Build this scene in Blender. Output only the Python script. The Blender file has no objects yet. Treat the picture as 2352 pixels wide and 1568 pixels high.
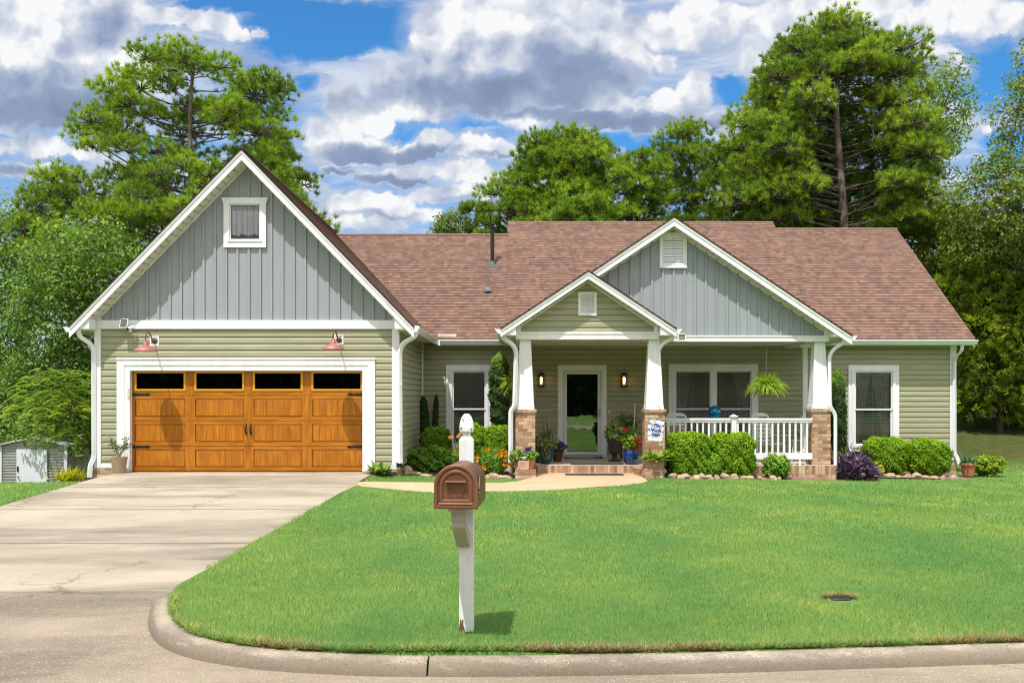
import bpy, math, random
import numpy as np
from mathutils import Vector, Matrix

# ------------------------------------------------------------------ camera, world, sun, exposure
SC = bpy.context.scene
COL = SC.collection
F, CX, HY, CAMZ = 2150.0, 1190.0, 912.0, 1.6      # focal length and horizon in the 2352-px wide picture
def X(px, Y): return (px - CX) * Y / F
def Z(py, Y): return CAMZ - (py - HY) * Y / F
def P(px, py, Y): return Vector((X(px, Y), Y, Z(py, Y)))

cam = bpy.data.cameras.new('camera')
cam.sensor_width = 36.0
cam.lens = F / 2352 * 36
cam.shift_x = -(CX - 1176) / 2352
cam.shift_y = (HY - 784) / 2352
cam.clip_end = 2000
camo = bpy.data.objects.new('camera', cam)
camo.location = (0, 0, CAMZ)
camo.rotation_euler = (math.radians(90), 0, 0)
COL.objects.link(camo)
SC.camera = camo
SC.view_settings.view_transform = 'Standard'
SC.view_settings.look = 'None'
SC.view_settings.gamma = 1
SC.view_settings.exposure = 0.95
SC.cycles.use_denoising = True
SC.cycles.denoising_prefilter = 'ACCURATE'
SC.cycles.filter_width = 1.1
SC.cycles.max_bounces = 6
SC.cycles.diffuse_bounces = 3
SC.cycles.glossy_bounces = 3
SC.cycles.transparent_max_bounces = 12
SC.cycles.caustics_reflective = False
SC.cycles.caustics_refractive = False

SUN_TO = Vector((-0.32, -0.70, 1.65)).normalized()
sl = bpy.data.lights.new('sun', 'SUN')
sl.energy = 2.85
sl.angle = math.radians(0.5)
sl.color = (1.0, 0.955, 0.89)
so = bpy.data.objects.new('sun', sl)
so.rotation_euler = (-SUN_TO).to_track_quat('-Z', 'Y').to_euler()
so.location = (-20, -40, 80)
COL.objects.link(so)

class NT:
    """short-hand for building a node tree"""
    def __init__(s, tree):
        s.t = tree; s.N = tree.nodes; s.L = tree.links
    def n(s, typ, **kw):
        nd = s.N.new(typ)
        for k, v in kw.items(): setattr(nd, k, v)
        return nd
    def set(s, sock, v):
        if hasattr(v, 'is_linked') or isinstance(v, bpy.types.NodeSocket): s.L.new(v, sock)
        else:
            try: sock.default_value = v
            except Exception: sock.default_value = tuple(v)
    def m(s, op, a, b=0.0, c=None, clamp=False):
        nd = s.n('ShaderNodeMath', operation=op, use_clamp=clamp)
        s.set(nd.inputs[0], a); s.set(nd.inputs[1], b)
        if c is not None: s.set(nd.inputs[2], c)
        return nd.outputs[0]
    def vm(s, op, a, b=(0, 0, 0), sc=None):
        nd = s.n('ShaderNodeVectorMath', operation=op)
        s.set(nd.inputs[0], a)
        if op == 'SCALE': s.set(nd.inputs['Scale'], sc)
        elif op not in ('LENGTH', 'NORMALIZE'): s.set(nd.inputs[1], b)
        return nd.outputs['Value'] if op in ('DOT_PRODUCT', 'LENGTH', 'DISTANCE') else nd.outputs['Vector']
    def noise(s, vec, scale, detail=4, rough=.55, dist=0.0, color=False):
        nd = s.n('ShaderNodeTexNoise')
        s.set(nd.inputs['Vector'], vec)
        nd.inputs['Scale'].default_value = scale; nd.inputs['Detail'].default_value = detail
        nd.inputs['Roughness'].default_value = rough; nd.inputs['Distortion'].default_value = dist
        return nd.outputs['Color'] if color else nd.outputs['Fac']
    def mix(s, fac, a, b):
        nd = s.n('ShaderNodeMix', data_type='RGBA')
        s.set(nd.inputs[0], fac); s.set(nd.inputs[6], c4(a)); s.set(nd.inputs[7], c4(b))
        return nd.outputs[2]
    def mul(s, a, b, fac=1.0):
        nd = s.n('ShaderNodeMix', data_type='RGBA', blend_type='MULTIPLY')
        s.set(nd.inputs[0], fac); s.set(nd.inputs[6], c4(a)); s.set(nd.inputs[7], c4(b))
        return nd.outputs[2]
    def ss(s, x, lo, hi):
        nd = s.n('ShaderNodeMapRange', interpolation_type='SMOOTHSTEP')
        s.set(nd.inputs[0], x); s.set(nd.inputs[1], lo); s.set(nd.inputs[2], hi)
        return nd.outputs[0]
    def lin(s, x, lo, hi, a=0.0, b=1.0):
        nd = s.n('ShaderNodeMapRange')
        s.set(nd.inputs[0], x); s.set(nd.inputs[1], lo); s.set(nd.inputs[2], hi); s.set(nd.inputs[3], a); s.set(nd.inputs[4], b)
        return nd.outputs[0]
    def sep(s, v):
        nd = s.n('ShaderNodeSeparateXYZ'); s.set(nd.inputs[0], v); return nd.outputs
    def comb(s, x, y, z=0.0):
        nd = s.n('ShaderNodeCombineXYZ'); s.set(nd.inputs[0], x); s.set(nd.inputs[1], y); s.set(nd.inputs[2], z); return nd.outputs[0]
    def ramp(s, fac, stops):
        nd = s.n('ShaderNodeValToRGB'); s.set(nd.inputs[0], fac)
        e = nd.color_ramp.elements
        while len(e) < len(stops): e.new(.5)
        for k, (p, c) in enumerate(stops): e[k].position = p; e[k].color = c4(c)
        return nd.outputs[0]
def c4(c):
    if isinstance(c, bpy.types.NodeSocket): return c
    return (c[0], c[1], c[2], 1.0) if len(c) == 3 else tuple(c)

def build_world():
    w = bpy.data.worlds.new('World'); SC.world = w; w.use_nodes = True
    t = NT(w.node_tree); t.N.clear()
    out = t.n('ShaderNodeOutputWorld'); bg = t.n('ShaderNodeBackground')
    t.L.new(bg.outputs[0], out.inputs[0])
    sky = t.n('ShaderNodeTexSky', sky_type='NISHITA')
    sky.sun_disc = False
    sky.sun_elevation = math.asin(SUN_TO.z)
    sky.sun_rotation = math.atan2(SUN_TO.x, SUN_TO.y)
    sky.altitude = 200; sky.air_density = 1.0; sky.dust_density = 0.6; sky.ozone_density = 2.5
    blue = t.mul(sky.outputs[0], (0.30, 0.77, 1.08))
    d = t.n('ShaderNodeTexCoord').outputs['Generated']
    dx, dy, dz = t.sep(d)[:3]
    ys = t.m('MAXIMUM', dy, 0.12)
    u = t.m('DIVIDE', dx, ys); v = t.m('DIVIDE', dz, ys)
    p0 = t.comb(u, v, 0)
    # ragged cloud edges: the direction is bent by noise before the cloud bodies are measured
    w1 = t.vm('SUBTRACT', t.noise(p0, 8, 3, .5, color=True), (.5, .5, .5))
    w2 = t.vm('SUBTRACT', t.noise(p0, 34, 5, .6, color=True), (.5, .5, .5))
    p = t.vm('ADD', p0, t.vm('ADD', t.vm('SCALE', w1, sc=.034), t.vm('SCALE', w2, sc=.030)))
    p = t.vm('MULTIPLY', p, (1, 1, 0))
    def field(lst, pv, k=.25):
        acc = None
        for (px, py, rx, ry, wt) in lst:
            q = t.vm('SUBTRACT', pv, ((px - CX) / F, (HY - py) / F, 0))
            q = t.vm('MULTIPLY', q, (F / rx, F / ry, 0))
            f = t.m('SUBTRACT', wt, t.vm('DOT_PRODUCT', q, q))
            acc = f if acc is None else t.m('SMOOTH_MAX', acc, f, k)
        return acc
    def cells(pv, sc, det, sm=.55):
        nd = t.n('ShaderNodeTexVoronoi', feature='SMOOTH_F1', voronoi_dimensions='2D', normalize=True)
        t.set(nd.inputs['Vector'], pv); nd.inputs['Scale'].default_value = sc; nd.inputs['Detail'].default_value = det
        nd.inputs['Roughness'].default_value = .55; nd.inputs['Lacunarity'].default_value = 2.2; nd.inputs['Smoothness'].default_value = sm
        return nd.outputs['Distance']
    # each body: centre, half width, half height, weight, depth of its grey base
    puffs = [(60, 60, 250, 150, 1), (230, 60, 120, 110, .8), (150, 200, 200, 90, 1), (40, 250, 220, 60, 1),
             (400, 52, 150, 30, .8), (540, 66, 80, 20, .7),
             (1040, 95, 105, 120, 1.05), (1180, 55, 170, 110, 1.05), (1330, 140, 170, 110, 1), (1020, 205, 145, 62, 1), (1200, 225, 270, 62, 1), (1330, 30, 130, 60, .7),
             (1600, 195, 42, 48, .95), (1540, 228, 90, 36, .85), (1480, 266, 240, 34, .9),
             (800, 250, 66, 62, 1), (765, 320, 85, 55, 1), (870, 262, 46, 52, .85), (880, 348, 140, 26, .9),
             (1000, 325, 46, 32, .95), (1110, 346, 80, 28, .9),
             (900, 408, 100, 20, .85), (780, 392, 55, 14, .7), (850, 470, 120, 32, .85), (1050, 440, 90, 26, .6), (720, 500, 120, 26, .6), (930, 500, 100, 22, .55),
             (1800, 80, 95, 100, 1), (1755, 150, 60, 55, .85), (1920, 40, 180, 85, .8), (2090, 150, 120, 50, .8), (60, 335, 110, 28, .8), (40, 392, 120, 28, .8), (190, 350, 60, 16, .5), (1010, 395, 130, 18, .7), (1120, 405, 70, 16, .6), (960, 455, 90, 18, .7), (700, 430, 70, 18, .6), (820, 525, 130, 16, .6), (1560, 60, 170, 46, .7), (1680, 40, 120, 40, .6), (1470, 130, 110, 40, .55), (2230, 50, 140, 46, .75), (2200, 290, 90, 24, .5), (1690, 300, 90, 18, .5)]
    rr = random.Random(5); heap = []
    for (px, py, rx, ry, wt) in puffs:           # long bodies break up into rows of round heads on one flat base
        if rx < ry * 1.7: heap.append((px, py, rx, ry, wt)); continue
        k = max(2, round(rx / ry * 1.05))
        for i in range(k):
            f = (i + .5) / k * 2 - 1
            r = ry * (1.15 - .35 * abs(f)) * rr.uniform(.8, 1.35)
            heap.append((px + f * rx * .82, py + ry * .55 - r * .55 + rr.uniform(-.1, .1) * ry, r * 1.35, r, wt))
    fld = field(heap, p, .22)
    pc = t.vm('ADD', p0, t.vm('SCALE', w2, sc=.03))
    c1 = cells(pc, 13, 2.6, .8); off = (-.011, .018, 0)
    c2 = cells(t.vm('ADD', pc, off), 13, 2.6, .8)
    n1 = t.noise(p0, 12, 6, .58); n4 = t.noise(p0, 7, 4, .5)
    dens = t.m('ADD', fld, t.m('ADD', t.m('MULTIPLY', t.m('SUBTRACT', .34, c1), 1.1), t.m('MULTIPLY', t.m('SUBTRACT', n1, .5), .9)))
    cum = t.ss(dens, -.02, .40)
    # thin high sheets and streaks with blue showing through
    wv = t.vm('ADD', p0, t.vm('SCALE', w1, sc=.03))
    st = t.noise(t.vm('MULTIPLY', wv, (4.0, 15, 1)), 1.0, 8, .62, .4)
    st2 = t.noise(t.vm('MULTIPLY', wv, (9.0, 40, 1)), 1.0, 6, .6, .3)
    veil = t.ss(t.m('ADD', fld, t.m('MULTIPLY', t.m('SUBTRACT', st, .5), 2.2)), -1.1, .35)
    holes = field([(760, 60, 270, 80, 1), (620, 5, 150, 26, .9), (935, 275, 75, 48, 1.1), (1050, 288, 120, 24, 1.0), (1460, 322, 220, 22, 1.0), (700, 180, 60, 30, .5), (1660, 205, 110, 40, 1), (2265, 165, 150, 110, .9), (2330, 330, 120, 70, .6), (500, 12, 120, 20, .8), (330, 330, 130, 50, .3), (640, 105, 60, 26, .6), (60, 310, 120, 18, .6)], p)
    sheet = t.m('SUBTRACT', t.m('ADD', t.m('MULTIPLY', st, .75), t.m('MULTIPLY', st2, .25)), t.m('MULTIPLY', t.m('MAXIMUM', holes, 0), .48))
    cir = t.ss(t.m('ADD', sheet, t.m('MULTIPLY', t.ss(u, .02, .3), .05)), .29, .62)
    # grey undersides
    shades = [(150, 245, 250, 62, 1), (50, 190, 230, 60, .7), (250, 70, 90, 80, .45), (30, 395, 130, 22, .8),
              (1140, 215, 260, 62, 1), (1330, 165, 140, 80, 1), (1000, 205, 130, 45, .8), (1480, 285, 260, 28, .95), (1250, 268, 320, 22, .8),
              (830, 355, 130, 32, 1), (940, 355, 120, 24, 1), (900, 414, 130, 16, 1), (770, 396, 60, 13, .8), (1060, 462, 110, 16, .5), (850, 500, 130, 14, .5),
              (2070, 170, 160, 48, .9), (1970, 100, 180, 34, .5), (1130, 368, 90, 14, .5)]
    sh = field(shades, p)
    shade = t.ss(t.m('ADD', sh, t.m('MULTIPLY', t.m('SUBTRACT', n4, .5), .9)), -.45, 1.0)
    relief = t.m('MULTIPLY', t.m('SUBTRACT', c2, c1), 2.1)
    lum = t.m('ADD', t.m('SUBTRACT', .84, t.m('MULTIPLY', shade, .70)), t.m('MULTIPLY', relief, t.m('SUBTRACT', 1.0, t.m('MULTIPLY', shade, .55))))
    lum = t.m('ADD', lum, t.m('MULTIPLY', t.m('SUBTRACT', n1, .5), .8))
    lum = t.m('MINIMUM', t.m('MAXIMUM', lum, .02), 1.0)
    ccol = t.ramp(lum, [(0, (1.35, 1.8, 2.7)), (.28, (1.85, 2.35, 3.4)), (.55, (3.0, 3.4, 4.3)), (.82, (4.5, 4.75, 5.25)), (1, (5.9, 5.95, 6.0))])
    stc = t.mix(t.ss(t.m('ADD', n4, t.m('MULTIPLY', t.m('SUBTRACT', st2, .5), 1.5)), .3, .72), (2.3, 2.9, 4.2), (4.7, 4.95, 5.45))
    col = t.mix(t.m('MULTIPLY', cir, .90), blue, stc)
    col = t.mix(t.m('MULTIPLY', t.ss(v, .26, .04), .6), col, (3.9, 4.4, 5.2))
    col = t.mix(t.m('MULTIPLY', veil, .42), col, (3.9, 4.25, 5.0))
    col = t.mix(cum, col, ccol)
    # unseen rest of the sky: broken cloud brightened as fill for the house
    n3 = t.noise(d, 3.2, 5, .6)
    rest = t.mix(t.ss(n3, .30, .50), t.mul(blue, (2.2, 1.25, .9)), (9.6, 9.4, 9.2))
    col = t.mix(t.ss(dy, .16, .30), rest, col)
    t.L.new(col, bg.inputs[0])
    bg.inputs[1].default_value = 0.083
    w.cycles.sampling_method = 'MANUAL'; w.cycles.sample_map_resolution = 512
build_world()

# ------------------------------------------------------------------ helpers
def tag(o, label=None, cat=None, group=None, kind=None):
    if label: o['label'] = label
    if cat: o['category'] = cat
    if group: o['group'] = group
    if kind: o['kind'] = kind
    return o
def empty(name, loc, label=None, cat=None, group=None, rz=0.0):
    o = bpy.data.objects.new(name, None)
    o.empty_display_size = .2
    COL.objects.link(o); o.location = loc; o.rotation_euler = (0, 0, rz)
    return tag(o, label, cat, group)
def link(name, me, parent=None, world=True):
    o = bpy.data.objects.new(name, me); COL.objects.link(o)
    if parent is not None:
        o.parent = parent
        if world:
            r = parent; L = Vector((0, 0, 0))
            while r is not None: L = L + r.location if r.type == 'EMPTY' else L; r = r.parent
            if parent.type == 'EMPTY': o.matrix_parent_inverse = Matrix.Translation(-L)
    return o
def copy_tree(o, loc=None, rz=None, label=None, group=None, parent=None):
    c = o.copy(); COL.objects.link(c)
    if parent is not None: c.parent = parent
    if loc is not None: c.location = loc
    if rz is not None: c.rotation_euler = (0, 0, rz)
    if label: c['label'] = label
    if group: c['group'] = group
    for ch in list(o.children): copy_tree(ch, parent=c)
    return c

class MB:
    """collects faces; build() links them as one mesh object"""
    def __init__(s): s.v = []; s.f = []; s.m = []; s.uv = {}
    def add(s, vs, fs, m=0):
        b = len(s.v); s.v += [tuple(x) for x in vs]
        for q in fs: s.f.append([b + i for i in q]); s.m.append(m)
        return s
    def quad(s, a, b, c, d, m=0, uv=None):
        if uv: s.uv[len(s.f)] = uv
        return s.add([a, b, c, d], [(0, 1, 2, 3)], m)
    def box(s, x0, x1, y0, y1, z0, z1, m=0):
        x0, x1 = min(x0, x1), max(x0, x1); y0, y1 = min(y0, y1), max(y0, y1); z0, z1 = min(z0, z1), max(z0, z1)
        return s.add([(x0, y0, z0), (x1, y0, z0), (x1, y1, z0), (x0, y1, z0), (x0, y0, z1), (x1, y0, z1), (x1, y1, z1), (x0, y1, z1)],
                     [(0, 3, 2, 1), (4, 5, 6, 7), (0, 1, 5, 4), (1, 2, 6, 5), (2, 3, 7, 6), (3, 0, 4, 7)], m)
    def prism(s, pts, d, m=0):
        n = len(pts); d = Vector(d); a = [Vector(p) for p in pts]
        nr = Vector((0, 0, 0))
        for i in range(n): nr += a[i].cross(a[(i + 1) % n])
        if nr.dot(d) > 0: a = a[::-1]
        vs = a + [p + d for p in a]
        return s.add(vs, [tuple(range(n)), tuple(range(2 * n - 1, n - 1, -1))] + [(i, n + i, n + (i + 1) % n, (i + 1) % n)[::-1][::-1] if False else ((i + 1) % n, i, n + i, n + (i + 1) % n) for i in range(n)], m)
    def pxz(s, pts, y0, y1, m=0): return s.prism([(x, y0, z) for x, z in pts], (0, y1 - y0, 0), m)
    def pyz(s, pts, x0, x1, m=0): return s.prism([(x0, y, z) for y, z in pts], (x1 - x0, 0, 0), m)
    def pxy(s, pts, z0, z1, m=0): return s.prism([(x, y, z0) for x, y in pts], (0, 0, z1 - z0), m)
    def frame(s, x0, x1, z0, z1, w, y0, y1, m=0):
        """a rectangular frame in a wall that faces -y, butted corners"""
        s.box(x0, x1, y0, y1, z1 - w, z1, m); s.box(x0, x1, y0, y1, z0, z0 + w, m)
        s.box(x0, x0 + w, y0, y1, z0 + w, z1 - w, m); s.box(x1 - w, x1, y0, y1, z0 + w, z1 - w, m)
        return s
    def tube(s, pts, rad, n=8, m=0, cap=True, sq=None):
        pts = [Vector(p) for p in pts]; k = len(pts)
        if not hasattr(rad, '__len__'): rad = [rad] * k
        vs = []; up = Vector((0, 0, 1))
        ref = None
        for i in range(k):
            t = (pts[min(i + 1, k - 1)] - pts[max(i - 1, 0)])
            t = t.normalized() if t.length > 1e-9 else up
            if ref is None: ref = t.orthogonal().normalized() if abs(t.z) > .95 else up.cross(t).normalized()
            a = (ref - t * ref.dot(t)); a = a.normalized() if a.length > 1e-6 else t.orthogonal().normalized()
            ref = a; b = t.cross(a)
            for j in range(n):
                th = 2 * math.pi * j / n + (math.pi / n if sq else 0)
                ca, sa = math.cos(th), math.sin(th)
                if sq: ca, sa = ca * sq[0] * 1.4142, sa * sq[1] * 1.4142
                vs.append(pts[i] + a * ca * rad[i] + b * sa * rad[i])
        fs = [(i * n + j, i * n + (j + 1) % n, (i + 1) * n + (j + 1) % n, (i + 1) * n + j) for i in range(k - 1) for j in range(n)]
        if cap: fs += [tuple(range(n))[::-1], tuple(range((k - 1) * n, k * n))]
        return s.add(vs, fs, m)
    def lathe(s, prof, c=(0, 0, 0), n=20, m=0, sx=1, sy=1):
        vs = []; c = Vector(c)
        for r, z in prof:
            for j in range(n):
                th = 2 * math.pi * j / n
                vs.append(c + Vector((r * sx * math.cos(th), r * sy * math.sin(th), z)))
        k = len(prof)
        fs = [(i * n + j, i * n + (j + 1) % n, (i + 1) * n + (j + 1) % n, (i + 1) * n + j) for i in range(k - 1) for j in range(n)]
        fs += [tuple(range(n))[::-1], tuple(range((k - 1) * n, k * n))]
        return s.add(vs, fs, m)
    def build(s, name, mats, parent=None, smooth=False, bevel=0.0, world=True, xf=None):
        me = bpy.data.meshes.new(name)
        vs = s.v if xf is None else [tuple(xf @ Vector(p)) for p in s.v]
        me.from_pydata(vs, [], s.f)
        for mm in (mats if isinstance(mats, (list, tuple)) else [mats]): me.materials.append(mm)
        me.polygons.foreach_set('material_index', s.m)
        if s.uv:
            l = me.uv_layers.new(name='UVMap')
            for fi, uv in s.uv.items():
                ls = me.polygons[fi].loop_start
                for k, q in enumerate(uv): l.data[ls + k].uv = q
        if smooth:
            me.polygons.foreach_set('use_smooth', [True] * len(s.f))
            if smooth is not True: me.set_sharp_from_angle(angle=math.radians(smooth))
        me.update()
        o = link(name, me, parent, world)
        if bevel:
            b = o.modifiers.new('bevel', 'BEVEL'); b.width = bevel; b.segments = 2; b.limit_method = 'ANGLE'
        return o

# ------------------------------------------------------------------ materials
MATS = {}
def base_mat(name):
    m = bpy.data.materials.new(name); m.use_nodes = True
    t = NT(m.node_tree); bs = t.N['Principled BSDF']
    return m, t, bs
def mat(name, col, rough=.6, var=.12, scale=4.0, metal=0.0, spec=.4, bump=0.0, bscale=60.0, stretch=(1, 1, 1), col2=None, emis=None):
    if name in MATS: return MATS[name]
    m, t, bs = base_mat(name)
    co = t.n('ShaderNodeTexCoord').outputs['Object']
    p = t.vm('MULTIPLY', co, stretch)
    nz = t.noise(p, scale, 5, .6)
    a = [min(1, c * (1 - var)) for c in col]; b = [min(1, c * (1 + var)) for c in col]
    if col2: a, b = col, col2
    t.L.new(t.mix(t.ss(nz, .3, .7), a, b), bs.inputs['Base Color'])
    bs.inputs['Roughness'].default_value = rough; bs.inputs['Metallic'].default_value = metal
    bs.inputs['Specular IOR Level'].default_value = spec
    if emis: bs.inputs['Emission Color'].default_value = c4(emis[:3]); bs.inputs['Emission Strength'].default_value = emis[3]
    if bump:
        bn = t.n('ShaderNodeBump'); bn.inputs['Strength'].default_value = bump; bn.inputs['Distance'].default_value = .01
        t.L.new(t.noise(p, bscale, 4, .6), bn.inputs['Height']); t.L.new(bn.outputs[0], bs.inputs['Normal'])
    MATS[name] = m
    return m
def leaf_mat(name, c_lo, c_hi, c_tip=None, trans=.35, rough=.55):
    """foliage: each leaf or needle has its own tone (attribute rnd), light shows through"""
    if name in MATS: return MATS[name]
    m, t, bs = base_mat(name)
    at = t.n('ShaderNodeAttribute', attribute_name='rnd').outputs['Fac']
    stops = [(0, c_lo), (.62, c_hi)] + ([(1, c_tip)] if c_tip else [(1, [c * 1.15 for c in c_hi])])
    col = t.ramp(at, stops)
    t.L.new(col, bs.inputs['Base Color']); bs.inputs['Roughness'].default_value = rough
    bs.inputs['Specular IOR Level'].default_value = .25
    tr = t.n('ShaderNodeBsdfTranslucent'); t.L.new(t.mul(col, (1.1, 1.25, .6)), tr.inputs[0])
    mx = t.n('ShaderNodeMixShader'); mx.inputs[0].default_value = trans
    out = t.N['Material Output']
    t.L.new(bs.outputs[0], mx.inputs[1]); t.L.new(tr.outputs[0], mx.inputs[2]); t.L.new(mx.outputs[0], out.inputs[0])
    MATS[name] = m
    return m
def glass_mat(name, tint=.8, ior=1.6, rough=.0, glossy=(1, 1, 1)):
    m, t, bs = base_mat(name)
    tr = t.n('ShaderNodeBsdfTransparent'); tr.inputs[0].default_value = (tint, tint, tint, 1)
    gl = t.n('ShaderNodeBsdfGlossy'); gl.inputs['Roughness'].default_value = rough; gl.inputs[0].default_value = c4(glossy)
    co = t.n('ShaderNodeTexCoord').outputs['Object']
    bn = t.n('ShaderNodeBump'); bn.inputs['Strength'].default_value = .07; bn.inputs['Distance'].default_value = .02
    t.L.new(t.noise(co, 2.3, 2, .5), bn.inputs['Height']); t.L.new(bn.outputs[0], gl.inputs['Normal'])
    fr = t.n('ShaderNodeFresnel'); fr.inputs[0].default_value = ior
    mx = t.n('ShaderNodeMixShader'); t.L.new(fr.outputs[0], mx.inputs[0]); t.L.new(tr.outputs[0], mx.inputs[1]); t.L.new(gl.outputs[0], mx.inputs[2])
    t.L.new(mx.outputs[0], t.N['Material Output'].inputs[0])
    return m

def siding_mat():
    m, t, bs = base_mat('green_siding')
    co = t.n('ShaderNodeTexCoord').outputs['Object']
    a = t.noise(t.vm('MULTIPLY', co, (1, 1, 7.3)), 1.4, 4, .6)
    g = t.noise(t.vm('MULTIPLY', co, (3, 3, 90)), 2.0, 3, .6)
    c = t.mix(t.ss(a, .3, .7), (.300, .300, .195), (.348, .346, .230))
    c = t.mul(c, t.mix(g, (.93, .93, .93), (1.06, 1.06, 1.06)))
    t.L.new(c, bs.inputs['Base Color']); bs.inputs['Roughness'].default_value = .45; bs.inputs['Specular IOR Level'].default_value = .3
    return m
def shingle_mat(name='shingles', seed=0.0, tone=1.0):
    m, t, bs = base_mat(name)
    uv = t.n('ShaderNodeUVMap').outputs[0]
    u, v = t.sep(uv)[:2]
    row = t.m('FLOOR', t.m('DIVIDE', t.m('ADD', v, .0005), .143))
    def layer(w, k):
        off = t.n('ShaderNodeTexWhiteNoise', noise_dimensions='1D'); t.set(off.inputs['W'], t.m('ADD', t.m('MULTIPLY', row, 1.37), k + seed))
        jit = t.noise(t.comb(t.m('MULTIPLY', u, 2.2), t.m('MULTIPLY', row, 7.7), k), 1.0, 1, .5)
        cell = t.m('FLOOR', t.m('ADD', t.m('DIVIDE', u, w), t.m('ADD', t.m('MULTIPLY', off.outputs[0], 13), t.m('MULTIPLY', jit, 2.2))))
        wn = t.n('ShaderNodeTexWhiteNoise', noise_dimensions='2D'); t.set(wn.inputs['Vector'], t.comb(cell, t.m('ADD', row, k)))
        return wn.outputs['Value']
    a = t.ramp(layer(.13, 3.0), [(0, (.138, .081, .066)), (.25, (.157, .094, .075)), (.6, (.180, .110, .084)), (1, (.208, .131, .091))])
    b = t.ramp(layer(.22, 8.0), [(0, (.86, .84, .86)), (.3, (.97, .96, .98)), (.7, (1.02, 1.02, 1.0)), (1, (1.08, 1.07, 1.0))])
    c = t.mul(a, b)
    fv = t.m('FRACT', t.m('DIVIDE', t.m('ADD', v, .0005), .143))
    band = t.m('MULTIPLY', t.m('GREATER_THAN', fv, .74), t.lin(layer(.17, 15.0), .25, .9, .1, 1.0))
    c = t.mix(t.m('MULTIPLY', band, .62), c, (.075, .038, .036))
    gr = t.noise(t.comb(t.m('MULTIPLY', u, 60), t.m('MULTIPLY', v, 60), 0), 1.0, 3, .7)
    c = t.mul(c, t.mix(gr, (.72, .72, .72), (1.25, 1.25, 1.25)))
    big = t.noise(t.comb(u, v, 0), .6, 4, .6)
    c = t.mul(c, t.mix(big, (.88 * tone, .88 * tone, .88 * tone), (1.1 * tone, 1.1 * tone, 1.1 * tone)))
    t.L.new(c, bs.inputs['Base Color']); bs.inputs['Roughness'].default_value = .9; bs.inputs['Specular IOR Level'].default_value = .2
    return m
def brick_mat(name, rowlock=False):
    m, t, bs = base_mat(name)
    co = t.n('ShaderNodeTexCoord').outputs['Object']
    x, y, z = t.sep(co)[:3]
    nrm = t.sep(t.n('ShaderNodeNewGeometry').outputs['Normal'])
    ax = t.m('ABSOLUTE', nrm[0]); az = t.m('ABSOLUTE', nrm[2])
    side = t.m('GREATER_THAN', ax, .6); top = t.m('GREATER_THAN', az, .6)
    u = t.m('ADD', t.m('MULTIPLY', x, t.m('SUBTRACT', 1, side)), t.m('MULTIPLY', y, side))
    v = t.m('ADD', t.m('MULTIPLY', z, t.m('SUBTRACT', 1, top)), t.m('MULTIPLY', y, top))
    br = t.n('ShaderNodeTexBrick')
    t.L.new(t.comb(u, t.m('ADD', v, .003 if not rowlock else .15)), br.inputs['Vector'])
    br.offset = 0.0 if rowlock else .5
    br.inputs['Scale'].default_value = 1
    br.inputs['Brick Width'].default_value = .075 if rowlock else .205
    br.inputs['Row Height'].default_value = .2 if rowlock else .0765
    br.inputs['Mortar Size'].default_value = .0055
    br.inputs['Mortar Smooth'].default_value = .2
    br.inputs['Bias'].default_value = 0
    br.inputs['Color1'].default_value = (0, 0, 0, 1); br.inputs['Color2'].default_value = (1, 1, 1, 1); br.inputs['Mortar'].default_value = (.5, .5, .5, 1)
    c = t.ramp(br.outputs['Color'], [(0, (.26, .13, .085)), (.4, (.40, .235, .15)), (.7, (.50, .335, .215)), (1, (.56, .42, .29))])
    sp = t.noise(co, 26, 5, .65)
    c = t.mix(t.ss(sp, .55, .68), c, (.17, .085, .06))
    c = t.mix(t.ss(t.noise(co, 9, 3, .6), .58, .75), c, (.60, .47, .36))
    c = t.mix(br.outputs['Fac'], c, (.28, .22, .17))
    t.L.new(c, bs.inputs['Base Color']); bs.inputs['Roughness'].default_value = .9; bs.inputs['Specular IOR Level'].default_value = .2
    bn = t.n('ShaderNodeBump'); bn.inputs['Strength'].default_value = .6; bn.inputs['Distance'].default_value = .006
    t.L.new(t.m('SUBTRACT', t.m('MULTIPLY', sp, .4), br.outputs['Fac']), bn.inputs['Height']); t.L.new(bn.outputs[0], bs.inputs['Normal'])
    return m
def wood_mat(name, vertical):
    m, t, bs = base_mat(name)
    co = t.n('ShaderNodeTexCoord').outputs['Object']
    st = (34, 34, 1.6) if vertical else (1.6, 34, 34)
    g = t.noise(t.vm('MULTIPLY', co, st), 1.0, 6, .65, .5)
    kn = t.noise(t.vm('MULTIPLY', co, (5, 5, 1.1) if vertical else (1.1, 5, 5)), 1.0, 3, .5, 1.5)
    c = t.ramp(g, [(.25, (.29, .092, .008)), (.5, (.42, .150, .011)), (.75, (.50, .195, .018))])
    c = t.mul(c, t.mix(t.ss(kn, .3, .75), (.78, .74, .68), (1.12, 1.12, 1.1)))
    t.L.new(c, bs.inputs['Base Color']); bs.inputs['Roughness'].default_value = .38; bs.inputs['Specular IOR Level'].default_value = .35
    bn = t.n('ShaderNodeBump'); bn.inputs['Strength'].default_value = .15; bn.inputs['Distance'].default_value = .004
    t.L.new(g, bn.inputs['Height']); t.L.new(bn.outputs[0], bs.inputs['Normal'])
    return m
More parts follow.
